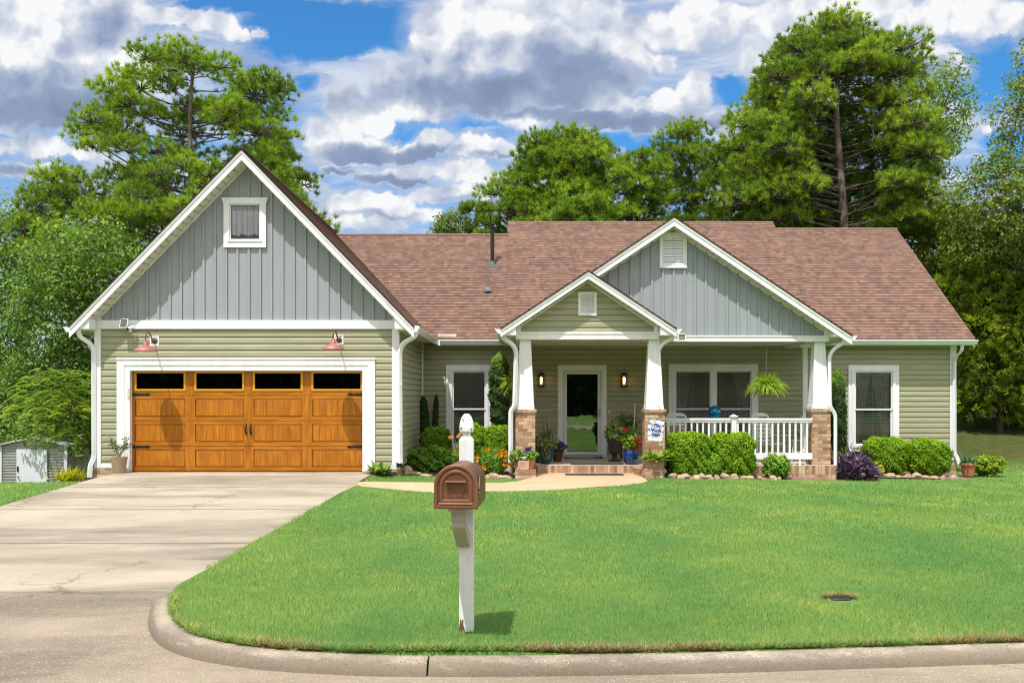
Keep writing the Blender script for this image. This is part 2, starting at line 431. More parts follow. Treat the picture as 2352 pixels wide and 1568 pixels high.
def white_mat(name, col=(.79, .80, .825), rough=.45, dirt=.06, peel=0.0):
    m, t, bs = base_mat(name)
    co = t.n('ShaderNodeTexCoord').outputs['Object']
    d = t.noise(t.vm('MULTIPLY', co, (4, 4, .8)), 1.5, 5, .65)
    c = t.mix(t.ss(d, .35, .75), col, [k * (1 - dirt * 2.2) for k in col])
    if peel:
        pn = t.noise(t.vm('MULTIPLY', co, (30, 30, 7)), 1.0, 5, .7)
        c = t.mix(t.ss(pn, .68 - peel * .1, .72), c, (.36, .33, .29))
    t.L.new(c, bs.inputs['Base Color']); bs.inputs['Roughness'].default_value = rough; bs.inputs['Specular IOR Level'].default_value = .35
    return m

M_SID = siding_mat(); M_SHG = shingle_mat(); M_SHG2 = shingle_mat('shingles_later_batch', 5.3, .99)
M_BRK = brick_mat('mottled_brick'); M_ROWL = brick_mat('brick_rowlock', True)
M_WV = wood_mat('door_wood_upright', True); M_WH = wood_mat('door_wood_level', False)
M_WHT = white_mat('white_trim'); M_SOF = white_mat('cream_soffit', (.72, .70, .60)); M_ALU = white_mat('white_gutter', (.75, .775, .82), .3, .05)
M_BAT = mat('grey_blue_board', (.285, .312, .335), .6, .05, 2.0, stretch=(1, 1, .25))
M_DRK = mat('dark_opening', (.012, .012, .012), .9, .1)
M_EDGE = mat('roof_edge', (.055, .035, .03), .9)
M_BLK = mat('black_iron', (.010, .010, .011), .5, .2, 12)
M_GLS = glass_mat('window_glass', .92, 1.42)
M_GLD = glass_mat('garage_glass', .10, 1.75)
M_STORM = glass_mat('storm_glass', .22, 2.9)
# ------------------------------------------------------------------ ground
def lerp(a, b, t): return a + (b - a) * t
def sstep(x, a, b):
    t = np.clip((x - a) / (b - a), 0, 1); return t * t * (3 - 2 * t)
HX = [-30, -9, -3, -1.6, 0, 1.5, 3, 5, 7, 9, 11.3, 15, 40]
HZ = [-.05, -.0, .02, -.16, -.15, -.13, -.14, -.18, -.27, -.34, -.41, -.45, -.5]
DRV_L = [(-6.3, 5.0), (-6.75, 7.6), (-7.5, 13.5), (-8.17, 18.0), (-8.30, 19.5)]     # left edge of the driveway
DRV_R = [(-2.80, 7.6), (-2.98, 18.6), (-2.99, 19.5)]
def edge_x(e, y): return np.interp(y, [p[1] for p in e], [p[0] for p in e])
def drive_z(y): return np.interp(y, [7.6, 19.6], [0.0, .045])
# kerb line: inner (grass side) edge
KERB = [(-2.80, 8.35), (-2.75, 7.75), (-2.66, 7.25), (-2.56, 6.92), (-2.42, 6.55), (-2.20, 6.15), (-1.92, 5.87), (-1.556, 5.68), (-1.14, 5.575), (-.525, 5.515), (.80, 5.56), (2.15, 5.69), (3.14, 5.80), (6, 6.04), (12, 6.54), (30, 8.03), (70, 11.4)]
def catmull(p, n):
    p = [np.array(q, float) for q in p]; p = [2 * p[0] - p[1]] + p + [2 * p[-1] - p[-2]]
    out = []
    for i in range(1, len(p) - 2):
        for k in range(n):
            t = k / n
            out.append(.5 * ((2 * p[i]) + (-p[i - 1] + p[i + 1]) * t + (2 * p[i - 1] - 5 * p[i] + 4 * p[i + 1] - p[i + 2]) * t * t + (-p[i - 1] + 3 * p[i] - 3 * p[i + 1] + p[i + 2]) * t ** 3))
    out.append(p[-2]); return np.array(out)
KL = catmull(KERB, 8)
def kerb_y(x):                                       # inner edge of the kerb in front of the lawn
    k = KL[KL[:, 1].argmin() if False else 0:]
    sel = KL[:, 1] < 8.4
    q = KL[sel]; o = np.argsort(q[:, 0])
    return np.interp(x, q[o, 0], q[o, 1])
_o = np.argsort(KL[:, 0]); KX = KL[_o, 0]; KS = np.sqrt(1 + np.gradient(KL[_o, 1], KX + np.arange(len(KX)) * 1e-9) ** 2)
def ground_z(x, y):
    """height of the soil; arrays or numbers"""
    x = np.asarray(x, float); y = np.asarray(y, float)
    hz = np.interp(x, HX, HZ)
    t = np.clip((y - 6.2) / 14.3, 0, 1)
    z = .095 + (hz - .095) * t ** 1.15
    z = z - .02 * np.clip(.35 - np.abs(y - 6.0), 0, 1)
    z = z + .03 * np.exp(-((x + .33) / .6) ** 2 - ((y - 5.97) / .5) ** 2)
    # left yard: level by the drive, then falling away behind its crest
    left = sstep(-x, 7.0, 8.6)
    zl = drive_z(y) - .015 - .10 * np.clip(y - 17.3, 0, 14) - .012 * np.clip(-8 - x, 0, 20)
    zl = np.maximum(zl, -1.6)
    z = z * (1 - left) + zl * left
    # right: bank rising behind the house
    bank = np.clip(y - 26.5, 0, 60) * .105 * sstep(x, 9.0, 13.0)
    z = z + np.minimum(bank, 3.0)
    back = sstep(y, 34, 60)
    z = z + back * .5
    # the walk lies in a shallow cut
    cut = sstep(y, 16.5, 17.0) * (1 - sstep(y, 19.0, 19.4)) * sstep(x, -3.0, -2.7) * (1 - sstep(x, 2.6, 3.1))
    cut = np.maximum(cut, sstep(y, 18.6, 19.0) * (1 - sstep(y, 21.3, 21.5)) * sstep(x, -.3, .1) * (1 - sstep(x, 2.8, 3.2)))
    z = z - .03 * cut
    # street side
    near = (y > -6) & (y < 9)
    kd = np.where(x > KL[0][0], kerb_y(x) - y, 1.0)
    sl = np.interp(x, KX, KS)
    st = np.where(near, sstep(kd / sl, .02, .085), 0)
    z = z * (1 - st) + (-.08) * st
    z = np.where(y < -4.5, .05, z)
    # under the drive, street apron and walk
    ind = (x > edge_x(DRV_L, y) - .03) & (x < edge_x(DRV_R, y) + .03) & (y < 19.6)
    z = np.where(ind, np.minimum(z, drive_z(y) - .08), z)
    z = np.where((x < -2.82) & (y < 7.9) & (y > -6), -.08, z)
    return z
def gz(x, y): return float(ground_z(x, y))

def lawn_mat():
    m, t, bs = base_mat('lawn')
    co = t.n('ShaderNodeTexCoord').outputs['Object']
    a = t.noise(t.vm('MULTIPLY', co, (1, .7, 0)), .55, 5, .62); b = t.noise(co, 3.1, 5, .65); f = t.noise(t.vm('MULTIPLY', co, (1, 1, 0)), 70, 4, .7)
    c = t.mix(t.ss(a, .32, .68), (.095, .190, .046), (.155, .260, .066))
    c = t.mix(t.ss(b, .52, .78), c, (.21, .30, .06))
    c = t.mul(c, t.mix(f, (.45, .45, .45), (1.5, 1.5, 1.5)))
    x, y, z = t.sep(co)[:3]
    # rough ground up on the bank, tree shade painted into its colour
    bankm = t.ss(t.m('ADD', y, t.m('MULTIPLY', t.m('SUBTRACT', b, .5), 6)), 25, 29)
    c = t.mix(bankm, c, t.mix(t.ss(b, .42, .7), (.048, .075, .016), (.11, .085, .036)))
    t.L.new(c, bs.inputs['Base Color']); bs.inputs['Roughness'].default_value = .9; bs.inputs['Specular IOR Level'].default_value = .1
    bn = t.n('ShaderNodeBump'); bn.inputs['Strength'].default_value = .8; bn.inputs['Distance'].default_value = .03
    t.L.new(f, bn.inputs['Height']); t.L.new(bn.outputs[0], bs.inputs['Normal'])
    return m
def concrete_mat(name, lo, hi, stain, speck=0.0, streak=True, amt=1.0, joints=(), cracks=.6):
    m, t, bs = base_mat(name)
    co = t.n('ShaderNodeTexCoord').outputs['Object']
    a = t.noise(co, .8, 6, .6); b = t.noise(co, 9, 5, .7)
    c = t.mix(t.ss(a, .3, .7), lo, hi)
    s = t.noise(t.vm('MULTIPLY', co, (.42, 1.0, 1)), .55, 6, .62, .7)
    s2 = t.noise(t.vm('MULTIPLY', co, (.65, 2.4, 1)), 1.3, 6, .7, .6)
    c = t.mix(t.m('MULTIPLY', t.ss(s, .43, .62), t.lin(s2, .3, .7, .3 * amt, .78 * amt)), c, stain)
    c = t.mix(t.m('MULTIPLY', t.ss(s2, .53, .76), .42), c, [k * .8 for k in stain])
    c = t.mul(c, t.mix(b, (.86, .86, .86), (1.1, 1.1, 1.1)))
    if cracks:
        vo2 = t.n('ShaderNodeTexVoronoi', feature='DISTANCE_TO_EDGE', voronoi_dimensions='2D')
        t.set(vo2.inputs['Vector'], t.vm('ADD', co, t.vm('SCALE', t.noise(co, 1.7, 6, .7, color=True), sc=1.1))); vo2.inputs['Scale'].default_value = .33
        ck = t.m('MULTIPLY', t.ss(vo2.outputs['Distance'], .0085, .002), t.ss(t.noise(co, .45, 2, .5), .50, .60))
        c = t.mix(t.m('MULTIPLY', ck, cracks), c, (.06, .05, .04))
        sp = t.noise(co, 2.4, 3, .5)
        c = t.mix(t.m('MULTIPLY', t.ss(sp, .70, .78), .45), c, [k * .6 for k in stain])
    for yj in joints:
        dj = t.m('ABSOLUTE', t.m('SUBTRACT', t.m('ADD', t.sep(co)[1], t.m('MULTIPLY', t.m('SUBTRACT', t.noise(co, 3, 3, .6), .5), .05)), yj))
        c = t.mix(t.m('MULTIPLY', t.ss(dj, .075, .015), t.lin(b, .3, .7, .25, .8)), c, [k * .75 for k in stain])
    fine = t.noise(co, 120, 4, .75)
    c = t.mul(c, t.mix(t.ss(fine, .3, .7), (.84, .83, .82), (1.12, 1.12, 1.12)))
    if speck:
        vo = t.n('ShaderNodeTexVoronoi'); t.set(vo.inputs['Vector'], co); vo.inputs['Scale'].default_value = 75
        wn = t.sep(vo.outputs['Color'])[0]
        pale = t.m('MULTIPLY', t.m('GREATER_THAN', wn, .72), t.ss(vo.outputs['Distance'], .42, .25))
        c = t.mix(t.m('MULTIPLY', pale, speck), c, (.55, .50, .42))
        drk = t.m('MULTIPLY', t.m('LESS_THAN', wn, .2), t.ss(vo.outputs['Distance'], .45, .25))
        c = t.mix(t.m('MULTIPLY', drk, speck), c, (.10, .085, .07))
    t.L.new(c, bs.inputs['Base Color']); bs.inputs['Roughness'].default_value = .85; bs.inputs['Specular IOR Level'].default_value = .25
    bn = t.n('ShaderNodeBump'); bn.inputs['Strength'].default_value = .5; bn.inputs['Distance'].default_value = .004
    t.L.new(fine, bn.inputs['Height']); t.L.new(bn.outputs[0], bs.inputs['Normal'])
    return m
M_LAWN = lawn_mat()
M_DRV = concrete_mat('driveway_concrete', (.345, .295, .225), (.42, .365, .285), (.145, .122, .094), .12, joints=(7.69, 10.2, 13.2, 16.3))
M_ROAD = concrete_mat('road_aggregate', (.255, .207, .148), (.335, .28, .208), (.12, .10, .078), .55)
M_KERB = concrete_mat('kerb_concrete', (.34, .28, .21), (.45, .395, .315), (.13, .107, .088), .85, cracks=0)
def kerb_dirt(m):
    t = NT(m.node_tree); bs = t.N['Principled BSDF']; src = bs.inputs['Base Color'].links[0].from_socket
    co = t.n('ShaderNodeTexCoord').outputs['Object']; z = t.sep(co)[2]
    nz = t.noise(t.vm('MULTIPLY', co, (1.4, 1.4, 6)), 2.2, 6, .7)
    g = t.m('MULTIPLY', t.ss(t.m('ADD', z, t.m('MULTIPLY', t.m('SUBTRACT', nz, .5), .12)), .105, .055), t.ss(nz, .2, .42))
    t.L.new(t.mix(t.m('MULTIPLY', g, .74), src, (.125, .10, .075)), bs.inputs['Base Color'])
kerb_dirt(M_KERB)
M_WALK = concrete_mat('walk_aggregate', (.44, .32, .20), (.52, .39, .255), (.42, .30, .19), .4, cracks=0)
M_PORCH = concrete_mat('porch_concrete', (.50, .46, .39), (.56, .52, .45), (.42, .38, .31), .1, cracks=0)
M_MULCH = mat('bed_soil', (.10, .06, .045), .95, .3, 14, col2=(.26, .17, .12), bump=.8, bscale=50)

def grid_mesh(name, xs, ys, zf, m, kind):
    xs = np.asarray(xs); ys = np.asarray(ys)
    gx, gy = np.meshgrid(xs, ys)
    g = np.stack([gx, gy, zf(gx, gy)], -1).reshape(-1, 3)
    nx = len(xs); idx = np.arange(len(g)).reshape(len(ys), nx)
    f = np.stack([idx[:-1, :-1], idx[:-1, 1:], idx[1:, 1:], idx[1:, :-1]], -1).reshape(-1, 4)
    me = bpy.data.meshes.new(name); me.from_pydata(g.tolist(), [], f.tolist()); me.materials.append(m)
    me.polygons.foreach_set('use_smooth', [True] * len(f)); me.update()
    o = link(name, me); o['kind'] = kind
    return o
xs = np.concatenate([np.linspace(-220, -26, 16), np.arange(-24, -9.2, .3), np.arange(-9, -6, .08), np.arange(-5.9, -3.31, .3), np.arange(-3.2, 3.8, .05), np.arange(4, 24.01, .3), np.linspace(26, 220, 16)])
ys = np.concatenate([np.linspace(-120, -7, 12), np.arange(-6.5, 5.2, .6), np.arange(5.2, 8.6, .05), np.arange(8.7, 16.2, .3), np.arange(16.3, 22, .12), np.arange(22.2, 40.01, .3), np.linspace(43, 260, 24)])
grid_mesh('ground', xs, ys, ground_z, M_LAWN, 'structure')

def sheet(name, m, ylist, xl, xr, zf, nx=8, kind='structure', parent=None):
    mb = MB()
    for a, b in zip(ylist[:-1], ylist[1:]):
        for k in range(nx):
            q = []
            for (y, s) in ((a, k / nx), (a, (k + 1) / nx), (b, (k + 1) / nx), (b, k / nx)):
                x = lerp(xl(y), xr(y), s); q.append((x, y, zf(x, y)))
            mb.quad(*q, 0)
    o = mb.build(name, m, parent)
    if kind: o['kind'] = kind
    return o
# driveway: slabs parted by joints, over the dark joint bed
mbd = MB()
jy = [7.66, 10.2, 13.2, 16.3, 19.52]
for a, b in zip(jy[:-1], jy[1:]):
    a2, b2 = a + .008, b - .008
    n = 8
    for i in range(n):
        y0, y1 = lerp(a2, b2, i / n), lerp(a2, b2, (i + 1) / n)
        l0, r0, l1, r1 = (float(edge_x(e, y)) for y in (y0, y1) for e in (DRV_L, DRV_R))
        z0, z1 = float(drive_z(y0)), float(drive_z(y1))
        mbd.quad((l0, y0, z0), (r0, y0, z0), (r1, y1, z1), (l1, y1, z1))
    for (y, s) in ((a2, -1), (b2, 1)):
        l, r = float(edge_x(DRV_L, y)), float(edge_x(DRV_R, y)); z = float(drive_z(y))
        mbd.quad((l, y, z), (r, y, z), (r, y, z - .1), (l, y, z - .1))
    for e in (DRV_L, DRV_R):
        x0, x1 = float(edge_x(e, a2)), float(edge_x(e, b2)); z0, z1 = float(drive_z(a2)), float(drive_z(b2))
        mbd.quad((x0, a2, z0), (x1, b2, z1), (x1, b2, z1 - .15), (x0, a2, z0 - .15))
drv = mbd.build('driveway', M_DRV); drv['kind'] = 'structure'

ROAD_N = [(-200, 7.66), (-2.4, 7.66)]
mbr = MB()
for a in range(len(KL) - 1):
    (x0, y0), (x1, y1) = KL[a], KL[a + 1]
    mbr.quad((x0, -4.2, 0), (x1, -4.2, 0), (x1, y1 - .03, 0), (x0, y0 - .03, 0))
yr = np.linspace(-4.2, 7.66, 10)
for a, b in zip(yr[:-1], yr[1:]):
    for x0, x1 in ((-200, -30), (-30, -9), (-9, -6), (-6, KL[0][0])):
        mbr.quad((x0, a, 0), (x1, a, 0), (x1, b, 0), (x0, b, 0))
road = mbr.build('road', M_ROAD); road['kind'] = 'structure'

def kerb_piece(i0, i1):
    prof = [(.0, -.10), (.0, .082), (.015, .088), (.065, .087), (.105, .078), (.135, .055), (.152, .02), (.162, -.05)]
    mb = MB(); rows = []
    for i in range(i0, i1 + 1):
        p = KL[i]; t = KL[min(i + 1, len(KL) - 1)] - KL[max(i - 1, 0)]; t = t / np.linalg.norm(t)
        nr = np.array([t[1], -t[0]])
        if i <= 12: nr = np.array([t[1], -t[0]])
        h = float(sstep(i, 1, 22))
        rows.append([(p[0] + nr[0] * w * (.55 + .45 * h), p[1] + nr[1] * w * (.55 + .45 * h), z * h - .004 * (1 - h) if z > 0 else z) for w, z in prof])
    n = len(prof)
    mb.add([q for r in rows for q in r], [(i * n + j, (i + 1) * n + j, (i + 1) * n + j + 1, i * n + j + 1) for i in range(len(rows) - 1) for j in range(n - 1)] + [tuple(range(n)), tuple(range((len(rows) - 1) * n, len(rows) * n))[::-1]])
    return mb
cut = int(np.argmin(np.abs(KL[:, 0] + .535)))
ka = kerb_piece(0, cut)
kb = kerb_piece(cut, len(KL) - 1)
kb.v = [((x + .012, y, z) if k < 8 else (x, y, z)) for k, (x, y, z) in enumerate(kb.v)]
for mbk in (ka, kb):
    o = mbk.build('kerb', M_KERB, smooth=40); o['kind'] = 'structure'
# a dark slot in the road edge under the joint
# walk from the drive to the porch step
def pxz0(px, py, z):
    z = float(np.interp(px, [812, 900, 1000, 1400], [.02, -.06, -.11, -.118]))
    D = (CAMZ - z) * F / (py - HY); return (X(px, D), D)
WALK = [pxz0(px, py, -.115) for px, py in [(812, 1131), (950, 1131.5), (1100, 1131), (1200, 1129.5), (1300, 1125), (1380, 1119), (1440, 1113), (1475, 1108), (1488, 1104), (1480, 1097), (1462, 1088)]] + \
       [(2.86, 21.30), (.33, 21.30)] + [pxz0(px, py, -.115) for px, py in [(1226, 1092), (1214, 1098), (1190, 1104), (1150, 1108.5), (1060, 1111), (940, 1111.5), (846, 1111)]]
WALK[0] = (-2.99, WALK[0][1]); WALK[-1] = (-2.99, WALK[-1][1])
wk = MB()
WZ = lambda x, y: float(np.interp(x, [-3, -2.4, -1.6, 0, 3], [.034, -.03, -.10, -.116, -.122]))
top = [(x, y, WZ(x, y)) for x, y in WALK]
wk.add(top, [tuple(range(len(top)))])
n = len(top)
wk.add(top + [(x, y, z - .12) for x, y, z in top], [(i, (i + 1) % n, n + (i + 1) % n, n + i) for i in range(n)])
walk = wk.build('path', M_WALK); walk['kind'] = 'structure'
# planting beds
BED_L = [(-2.50, 20.75), (-1.9, 20.45), (-1.2, 20.35), (-.5, 20.35), (-.02, 20.45), (-.02, 24.26), (-2.46, 24.26)]
BED_R = [(3.16, 20.6), (3.4, 20.15), (4.2, 20.2), (5.6, 20.6), (7.2, 21.2), (8.0, 22.3), (9.0, 22.5), (10.6, 22.55), (11.2, 22.7), (11.28, 24.26), (7.35, 24.26), (7.32, 21.35), (3.16, 21.35)]
for bed in (BED_L, BED_R):
    mb = MB(); tp = [(x, y, gz(x, y) + .035) for x, y in bed]
    c = np.mean(np.array(tp), axis=0)
    # fan in rings so that the sheet follows the slope
    rings = [[tuple(np.array(q) * (1 - s) + c * s) for q in tp] for s in (0, .25, .5, .75, .97)]
    rings = [[(x, y, gz(x, y) + (.035 if k else .0)) for x, y, z in r] for k, r in enumerate(rings)]
    nn = len(tp)
    mb.add([q for r in rings for q in r], [(i * nn + j, i * nn + (j + 1) % nn, (i + 1) * nn + (j + 1) % nn, (i + 1) * nn + j) for i in range(4) for j in range(nn)] + [tuple(range(4 * nn, 5 * nn))])
    o = mb.build('flower_bed_soil', M_MULCH); o['kind'] = 'structure'
# ------------------------------------------------------------------ the house
HOUSE = empty('house', (1.2, 24.3, 0), 'single storey green sided house with brown shingle roof and gabled garage', 'house')
def part(mb, name, mats, parent=HOUSE, **kw): return mb.build(name, mats, parent, **kw)

LAP = .1365
def siding(mb, O, U, N, xl, xr, z0, z1, holes=(), m=0):
    """Dutch-lap siding: O + U*u, standing along z; N points out of the wall; xl, xr give the ends of the course at height z"""
    U = Vector(U); N = Vector(N); O = Vector(O)
    def pt(u, z, o): return O + U * u + Vector((0, 0, z - O.z)) + N * o
    k = math.floor((z0) / LAP)
    while k * LAP < z1:
        zb = k * LAP
        segs = [(zb, .027, zb + .075, .025), (zb + .075, .025, zb + LAP, .001)]
        for (a, oa, b, ob) in segs:
            a2, b2 = max(a, z0), min(b, z1)
            if b2 - a2 < .004: continue
            ia = oa + (ob - oa) * (a2 - a) / (b - a); ib = oa + (ob - oa) * (b2 - a) / (b - a)
            zm = (a2 + b2) / 2
            iv = [(max(xl(a2), xl(b2)) if False else xl(zm), xr(zm))]
            for (h0, h1, hz0, hz1) in holes:
                if hz0 < zm < hz1:
                    nv = []
                    for (s, e) in iv:
                        if h1 <= s or h0 >= e: nv.append((s, e)); continue
                        if s < h0: nv.append((s, h0))
                        if e > h1: nv.append((h1, e))
                    iv = nv
            for (s, e) in iv:
                if e - s < .01: continue
                mb.quad(pt(s, a2, ia), pt(e, a2, ia), pt(e, b2, ib), pt(s, b2, ib), m)
                if a2 == zb: mb.quad(pt(s, a2, -.004), pt(e, a2, -.004), pt(e, a2, ia), pt(s, a2, ia), m)
        k += 1
    return mb
def courses(mb, O, U, V, poly, m=0, step=.143, lift=.011, flip=False):
    """shingle courses over a convex polygon given in (u, v); U along the eave, V up the slope"""
    O = Vector(O); U = Vector(U).normalized(); V = Vector(V).normalized(); Nn = U.cross(V)
    if Nn.z < 0: Nn = -Nn
    vmin = min(p[1] for p in poly); vmax = max(p[1] for p in poly)
    def span(v):
        xs = []
        for (a, b) in zip(poly, poly[1:] + poly[:1]):
            if abs(a[1] - b[1]) < 1e-9:
                if abs(v - a[1]) < 1e-6: xs += [a[0], b[0]]
                continue
            t = (v - a[1]) / (b[1] - a[1])
            if -1e-6 <= t <= 1 + 1e-6: xs.append(a[0] + t * (b[0] - a[0]))
        return (min(xs), max(xs)) if xs else None
    k = math.floor(vmin / step)
    while k * step < vmax - 1e-4:
        a, b = max(k * step, vmin), min((k + 1) * step, vmax)
        sa, sb = span(a + 1e-5), span(b - 1e-5)
        if sa and sb:
            def pt(u, v, o): return O + U * u + V * v + Nn * o
            mb.quad(pt(sa[0], a, lift), pt(sa[1], a, lift), pt(sb[1], b, .001), pt(sb[0], b, .001), m, [(sa[0], a), (sa[1], a), (sb[1], b), (sb[0], b)])
            mb.quad(pt(sa[0], a, -.002), pt(sa[1], a, -.002), pt(sa[1], a, lift), pt(sa[0], a, lift), m, [(sa[0], a), (sa[1], a), (sa[1], a + .01), (sa[0], a + .01)])
        k += 1
    # deck under the shingles
    top = [O + U * u + V * v - Nn * .004 for u, v in poly]
    mb.prism(top, -Nn * .016, 1 if m == 0 else m + 1)

GX, GA, GS, GH, GY = -5.66, 6.68, 1.03, 3.53, 19.55       # garage gable: centre, apex, slope, half eave, wall plane
GYF = 19.15
EZ, EY, MS = 3.09, 23.9, .743                             # main eave height, depth, slope
def main_z(y): return EZ + MS * (y - EY)
WY = 24.3
ZS = 3.0
# ---- walls
mb = MB()
GH_ = [(-8.36 + .10, -2.98 - .10, -1, 2.42 - .08)]
siding(mb, (0, GY, 0), (1, 0, 0), (0, -1, 0), lambda z: -8.80, lambda z: -2.54, .21, 3.04, GH_)
siding(mb, (-2.52, 0, 0), (0, 1, 0), (1, 0, 0), lambda z: GY + .02, lambda z: WY, .12, 3.04)
siding(mb, (-8.82, 0, 0), (0, 1, 0), (-1, 0, 0), lambda z: GY, lambda z: 33.0, .12, 3.04)
WIN_L = (X(1025, WY), X(1130, WY), Z(1035, WY), Z(838, WY))
WIN_R = (X(1948, WY), X(2063, WY), Z(1036, WY), Z(838.5, WY))
WIN_D = (X(1536, WY), X(1740, WY), Z(1036, WY), Z(836.5, WY))
DOOR = (X(1281, WY), X(1393, WY), .055, Z(838, WY))
ins = lambda w, d=.05: (w[0] + d, w[1] - d, w[2] + d, w[3] - d)
siding(mb, (0, WY, 0), (1, 0, 0), (0, -1, 0), lambda z: -2.50, lambda z: 11.30, .0, 3.06, [ins(WIN_L), ins(WIN_R), ins(WIN_D), (DOOR[0] + .05, DOOR[1] - .05, -1, DOOR[3] - .05)])
siding(mb, (11.32, 0, 0), (0, 1, 0), (1, 0, 0), lambda z: WY, lambda z: 33.4, .0, 3.06)
part(mb, 'wall', [M_SID])
mb = MB()   # closed back and cross walls, so that the rooms are dark
mb.box(-8.80, 11.30, 33.4, 33.5, -2, 3.1); mb.box(-2.62, -2.56, WY, 33.4, -1, 3.0); mb.box(-8.80, 11.30, 27.9, 27.95, -.5, 5.7)
mb.box(11.2, 11.29, WY + .1, 33.4, -1, 3.0); mb.box(-8.79, -8.7, GY + .1, 33.4, -1.6, 3.0)
mb.pyz([(24.0, 3.0), (33.7, 3.0), (28.85, 6.6)], 11.22, 11.30)
mb.pyz([(23.95, 3.0), (33.7, 3.0), (28.85, 6.5)], -2.6, -2.55)
part(mb, 'back_wall', mat('inner_wall', (.30, .29, .24), .8, .05))
# foundation brick
mb = MB()
mb.box(-8.86, -8.38, GY - .035, GY + .2, -.6, .125); mb.box(-8.86, -8.6, GY + .2, 33, -2.2, .10)
mb.box(-2.96, -2.49, GY - .03, GY + .2, -.4, .10); mb.box(-2.6, -2.485, GY + .2, WY, -.5, .07)
mb.box(-2.485, 11.36, WY - .03, WY + .1, -.8, -.03)
part(mb, 'foundation', M_BRK)
# ---- white trim boards
mb = MB()
mb.box(-8.835, -8.70, GY - .042, GY + .02, .13, 3.03); part(mb, 'corner_board', M_WHT); mb = MB()
mb.box(-2.63, -2.482, GY - .042, GY + .02, .10, 3.03)
mb.box(-2.535, -2.480, GY + .02, GY + .11, .10, 3.03)
part(mb, 'corner_board', M_WHT); mb = MB()
mb.box(-8.70, -8.36, GY - .038, GY, .13, .215); part(mb, 'base_board', M_WHT); mb = MB(); mb.box(-2.98, -2.63, GY - .038, GY, .10, .20)
part(mb, 'base_board', M_WHT); mb = MB()
mb.box(-2.50, -2.455, WY - .045, WY - .002, .05, 3.03); part(mb, 'inner_corner_board', M_WHT); mb = MB()
mb.box(11.20, 11.36, WY - .042, WY + .02, -.03, 3.0); mb.box(11.325, 11.365, WY + .02, WY + .1, -.03, 3.0)
mb.box(7.3, 11.2, WY - .038, WY, -.03, .045); part(mb, 'corner_board', M_WHT); mb = MB()
mb.box(-8.80, -2.53, GY - .05, GY, 3.03, 3.205); mb.box(-8.71, -2.62, GY - .062, GY - .0, 3.022, 3.055)
part(mb, 'frieze_board', M_WHT)

# ---- roofs
def fascia(mb, xc, za, s, h0, h1, d, y0, y1, m=0, lo=.03):
    """rake boards left (h0) and right (h1) of an apex, plumb-cut ends"""
    if h0: mb.pxz([(xc, za - lo), (xc, za - lo - d), (xc - h0, za - lo - d - s * h0), (xc - h0, za - lo - s * h0)], y0, y1, m)
    if h1: mb.pxz([(xc, za - lo), (xc + h1, za - lo - s * h1), (xc + h1, za - lo - d - s * h1), (xc, za - lo - d)], y0, y1, m)
def slope_poly(xc, za, s, side, pts):
    """pts are (x, y) in plan; returns O, U, V and polygon in (u, v) for a gable slope whose eave runs along y"""
    V = Vector((-side, 0, s)).normalized(); U = Vector((0, 1, 0)); k = math.hypot(1, s)
    xe = max(pts, key=lambda p: side * p[0])[0]
    O = Vector((xe, 0, za - s * abs(xe - xc)))
    return O, U, V, [(y, abs(xe - x) * k) for x, y in pts]
# garage
mb = MB()
O, U, V, pl = slope_poly(GX, GA, GS, -1, [(GX - GH, GYF - .03), (GX, GYF - .03), (GX, 33.7), (GX - GH, 33.7)])
courses(mb, O, U, V, pl)
yv = lambda x: EY + (GA - GS * (x - GX) - EZ) / MS
O, U, V, pl = slope_poly(GX, GA, GS, 1, [(GX + GH, GYF - .03), (GX, GYF - .03), (GX, yv(GX) + .35), (GX + GH, yv(GX + GH) + .35)])
courses(mb, O, U, V, pl)
mb.tube([(GX, GYF - .03, GA + .005), (GX, 29.0, GA + .005)], .05, 6, 1)
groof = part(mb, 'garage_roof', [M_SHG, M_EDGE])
mb = MB()
fascia(mb, GX, GA, GS, GH, GH, .20, GYF, GYF + .03)
fascia(mb, GX, GA, GS, GH - .02, GH - .02, .055, GYF - .018, GYF, lo=.028)
# end boxes and eave soffits
for sd in (-1, 1):
    xw, xe = GX + sd * 3.13, GX + sd * (GH - .01)
    zr = lambda x: GA - GS * abs(x - GX) - .24
    mb.pxz([(xw, 3.0), (xe, 3.0), (xe, max(zr(xe), 3.02)), (xw, zr(xw))], GYF + .032, GY - .07 if sd < 0 else GY - .07)
part(mb, 'fascia', M_WHT, groof)
mb = MB()
for sd in (-1, 1):
    q = [(GX, GYF + .03, GA - .22), (GX, GY, GA - .22), (GX + sd * 3.2, GY, GA - .22 - GS * 3.2), (GX + sd * 3.2, GYF + .03, GA - .22 - GS * 3.2)]
    mb.prism(q, (0, 0, .03))
    xw, xe = GX + sd * 3.13, GX + sd * (GH - .01)
    mb.box(xw, xe, GY - .07, (33 if sd < 0 else WY), 2.985, 3.01)
    for k in range(26):
        x = GX + sd * (.18 + k * .116)
        z = GA - .226 - GS * abs(x - GX)
        mb.box(x - .012, x + .012, GYF + .07, GYF + .13, z - .02, z + .0, 1); mb.box(x - .003, x + .003, GYF + .03, GY, z - .008, z + .004, 1)
part(mb, 'soffit', [M_SOF, mat('vent_slot', (.34, .32, .26), .8)], groof)
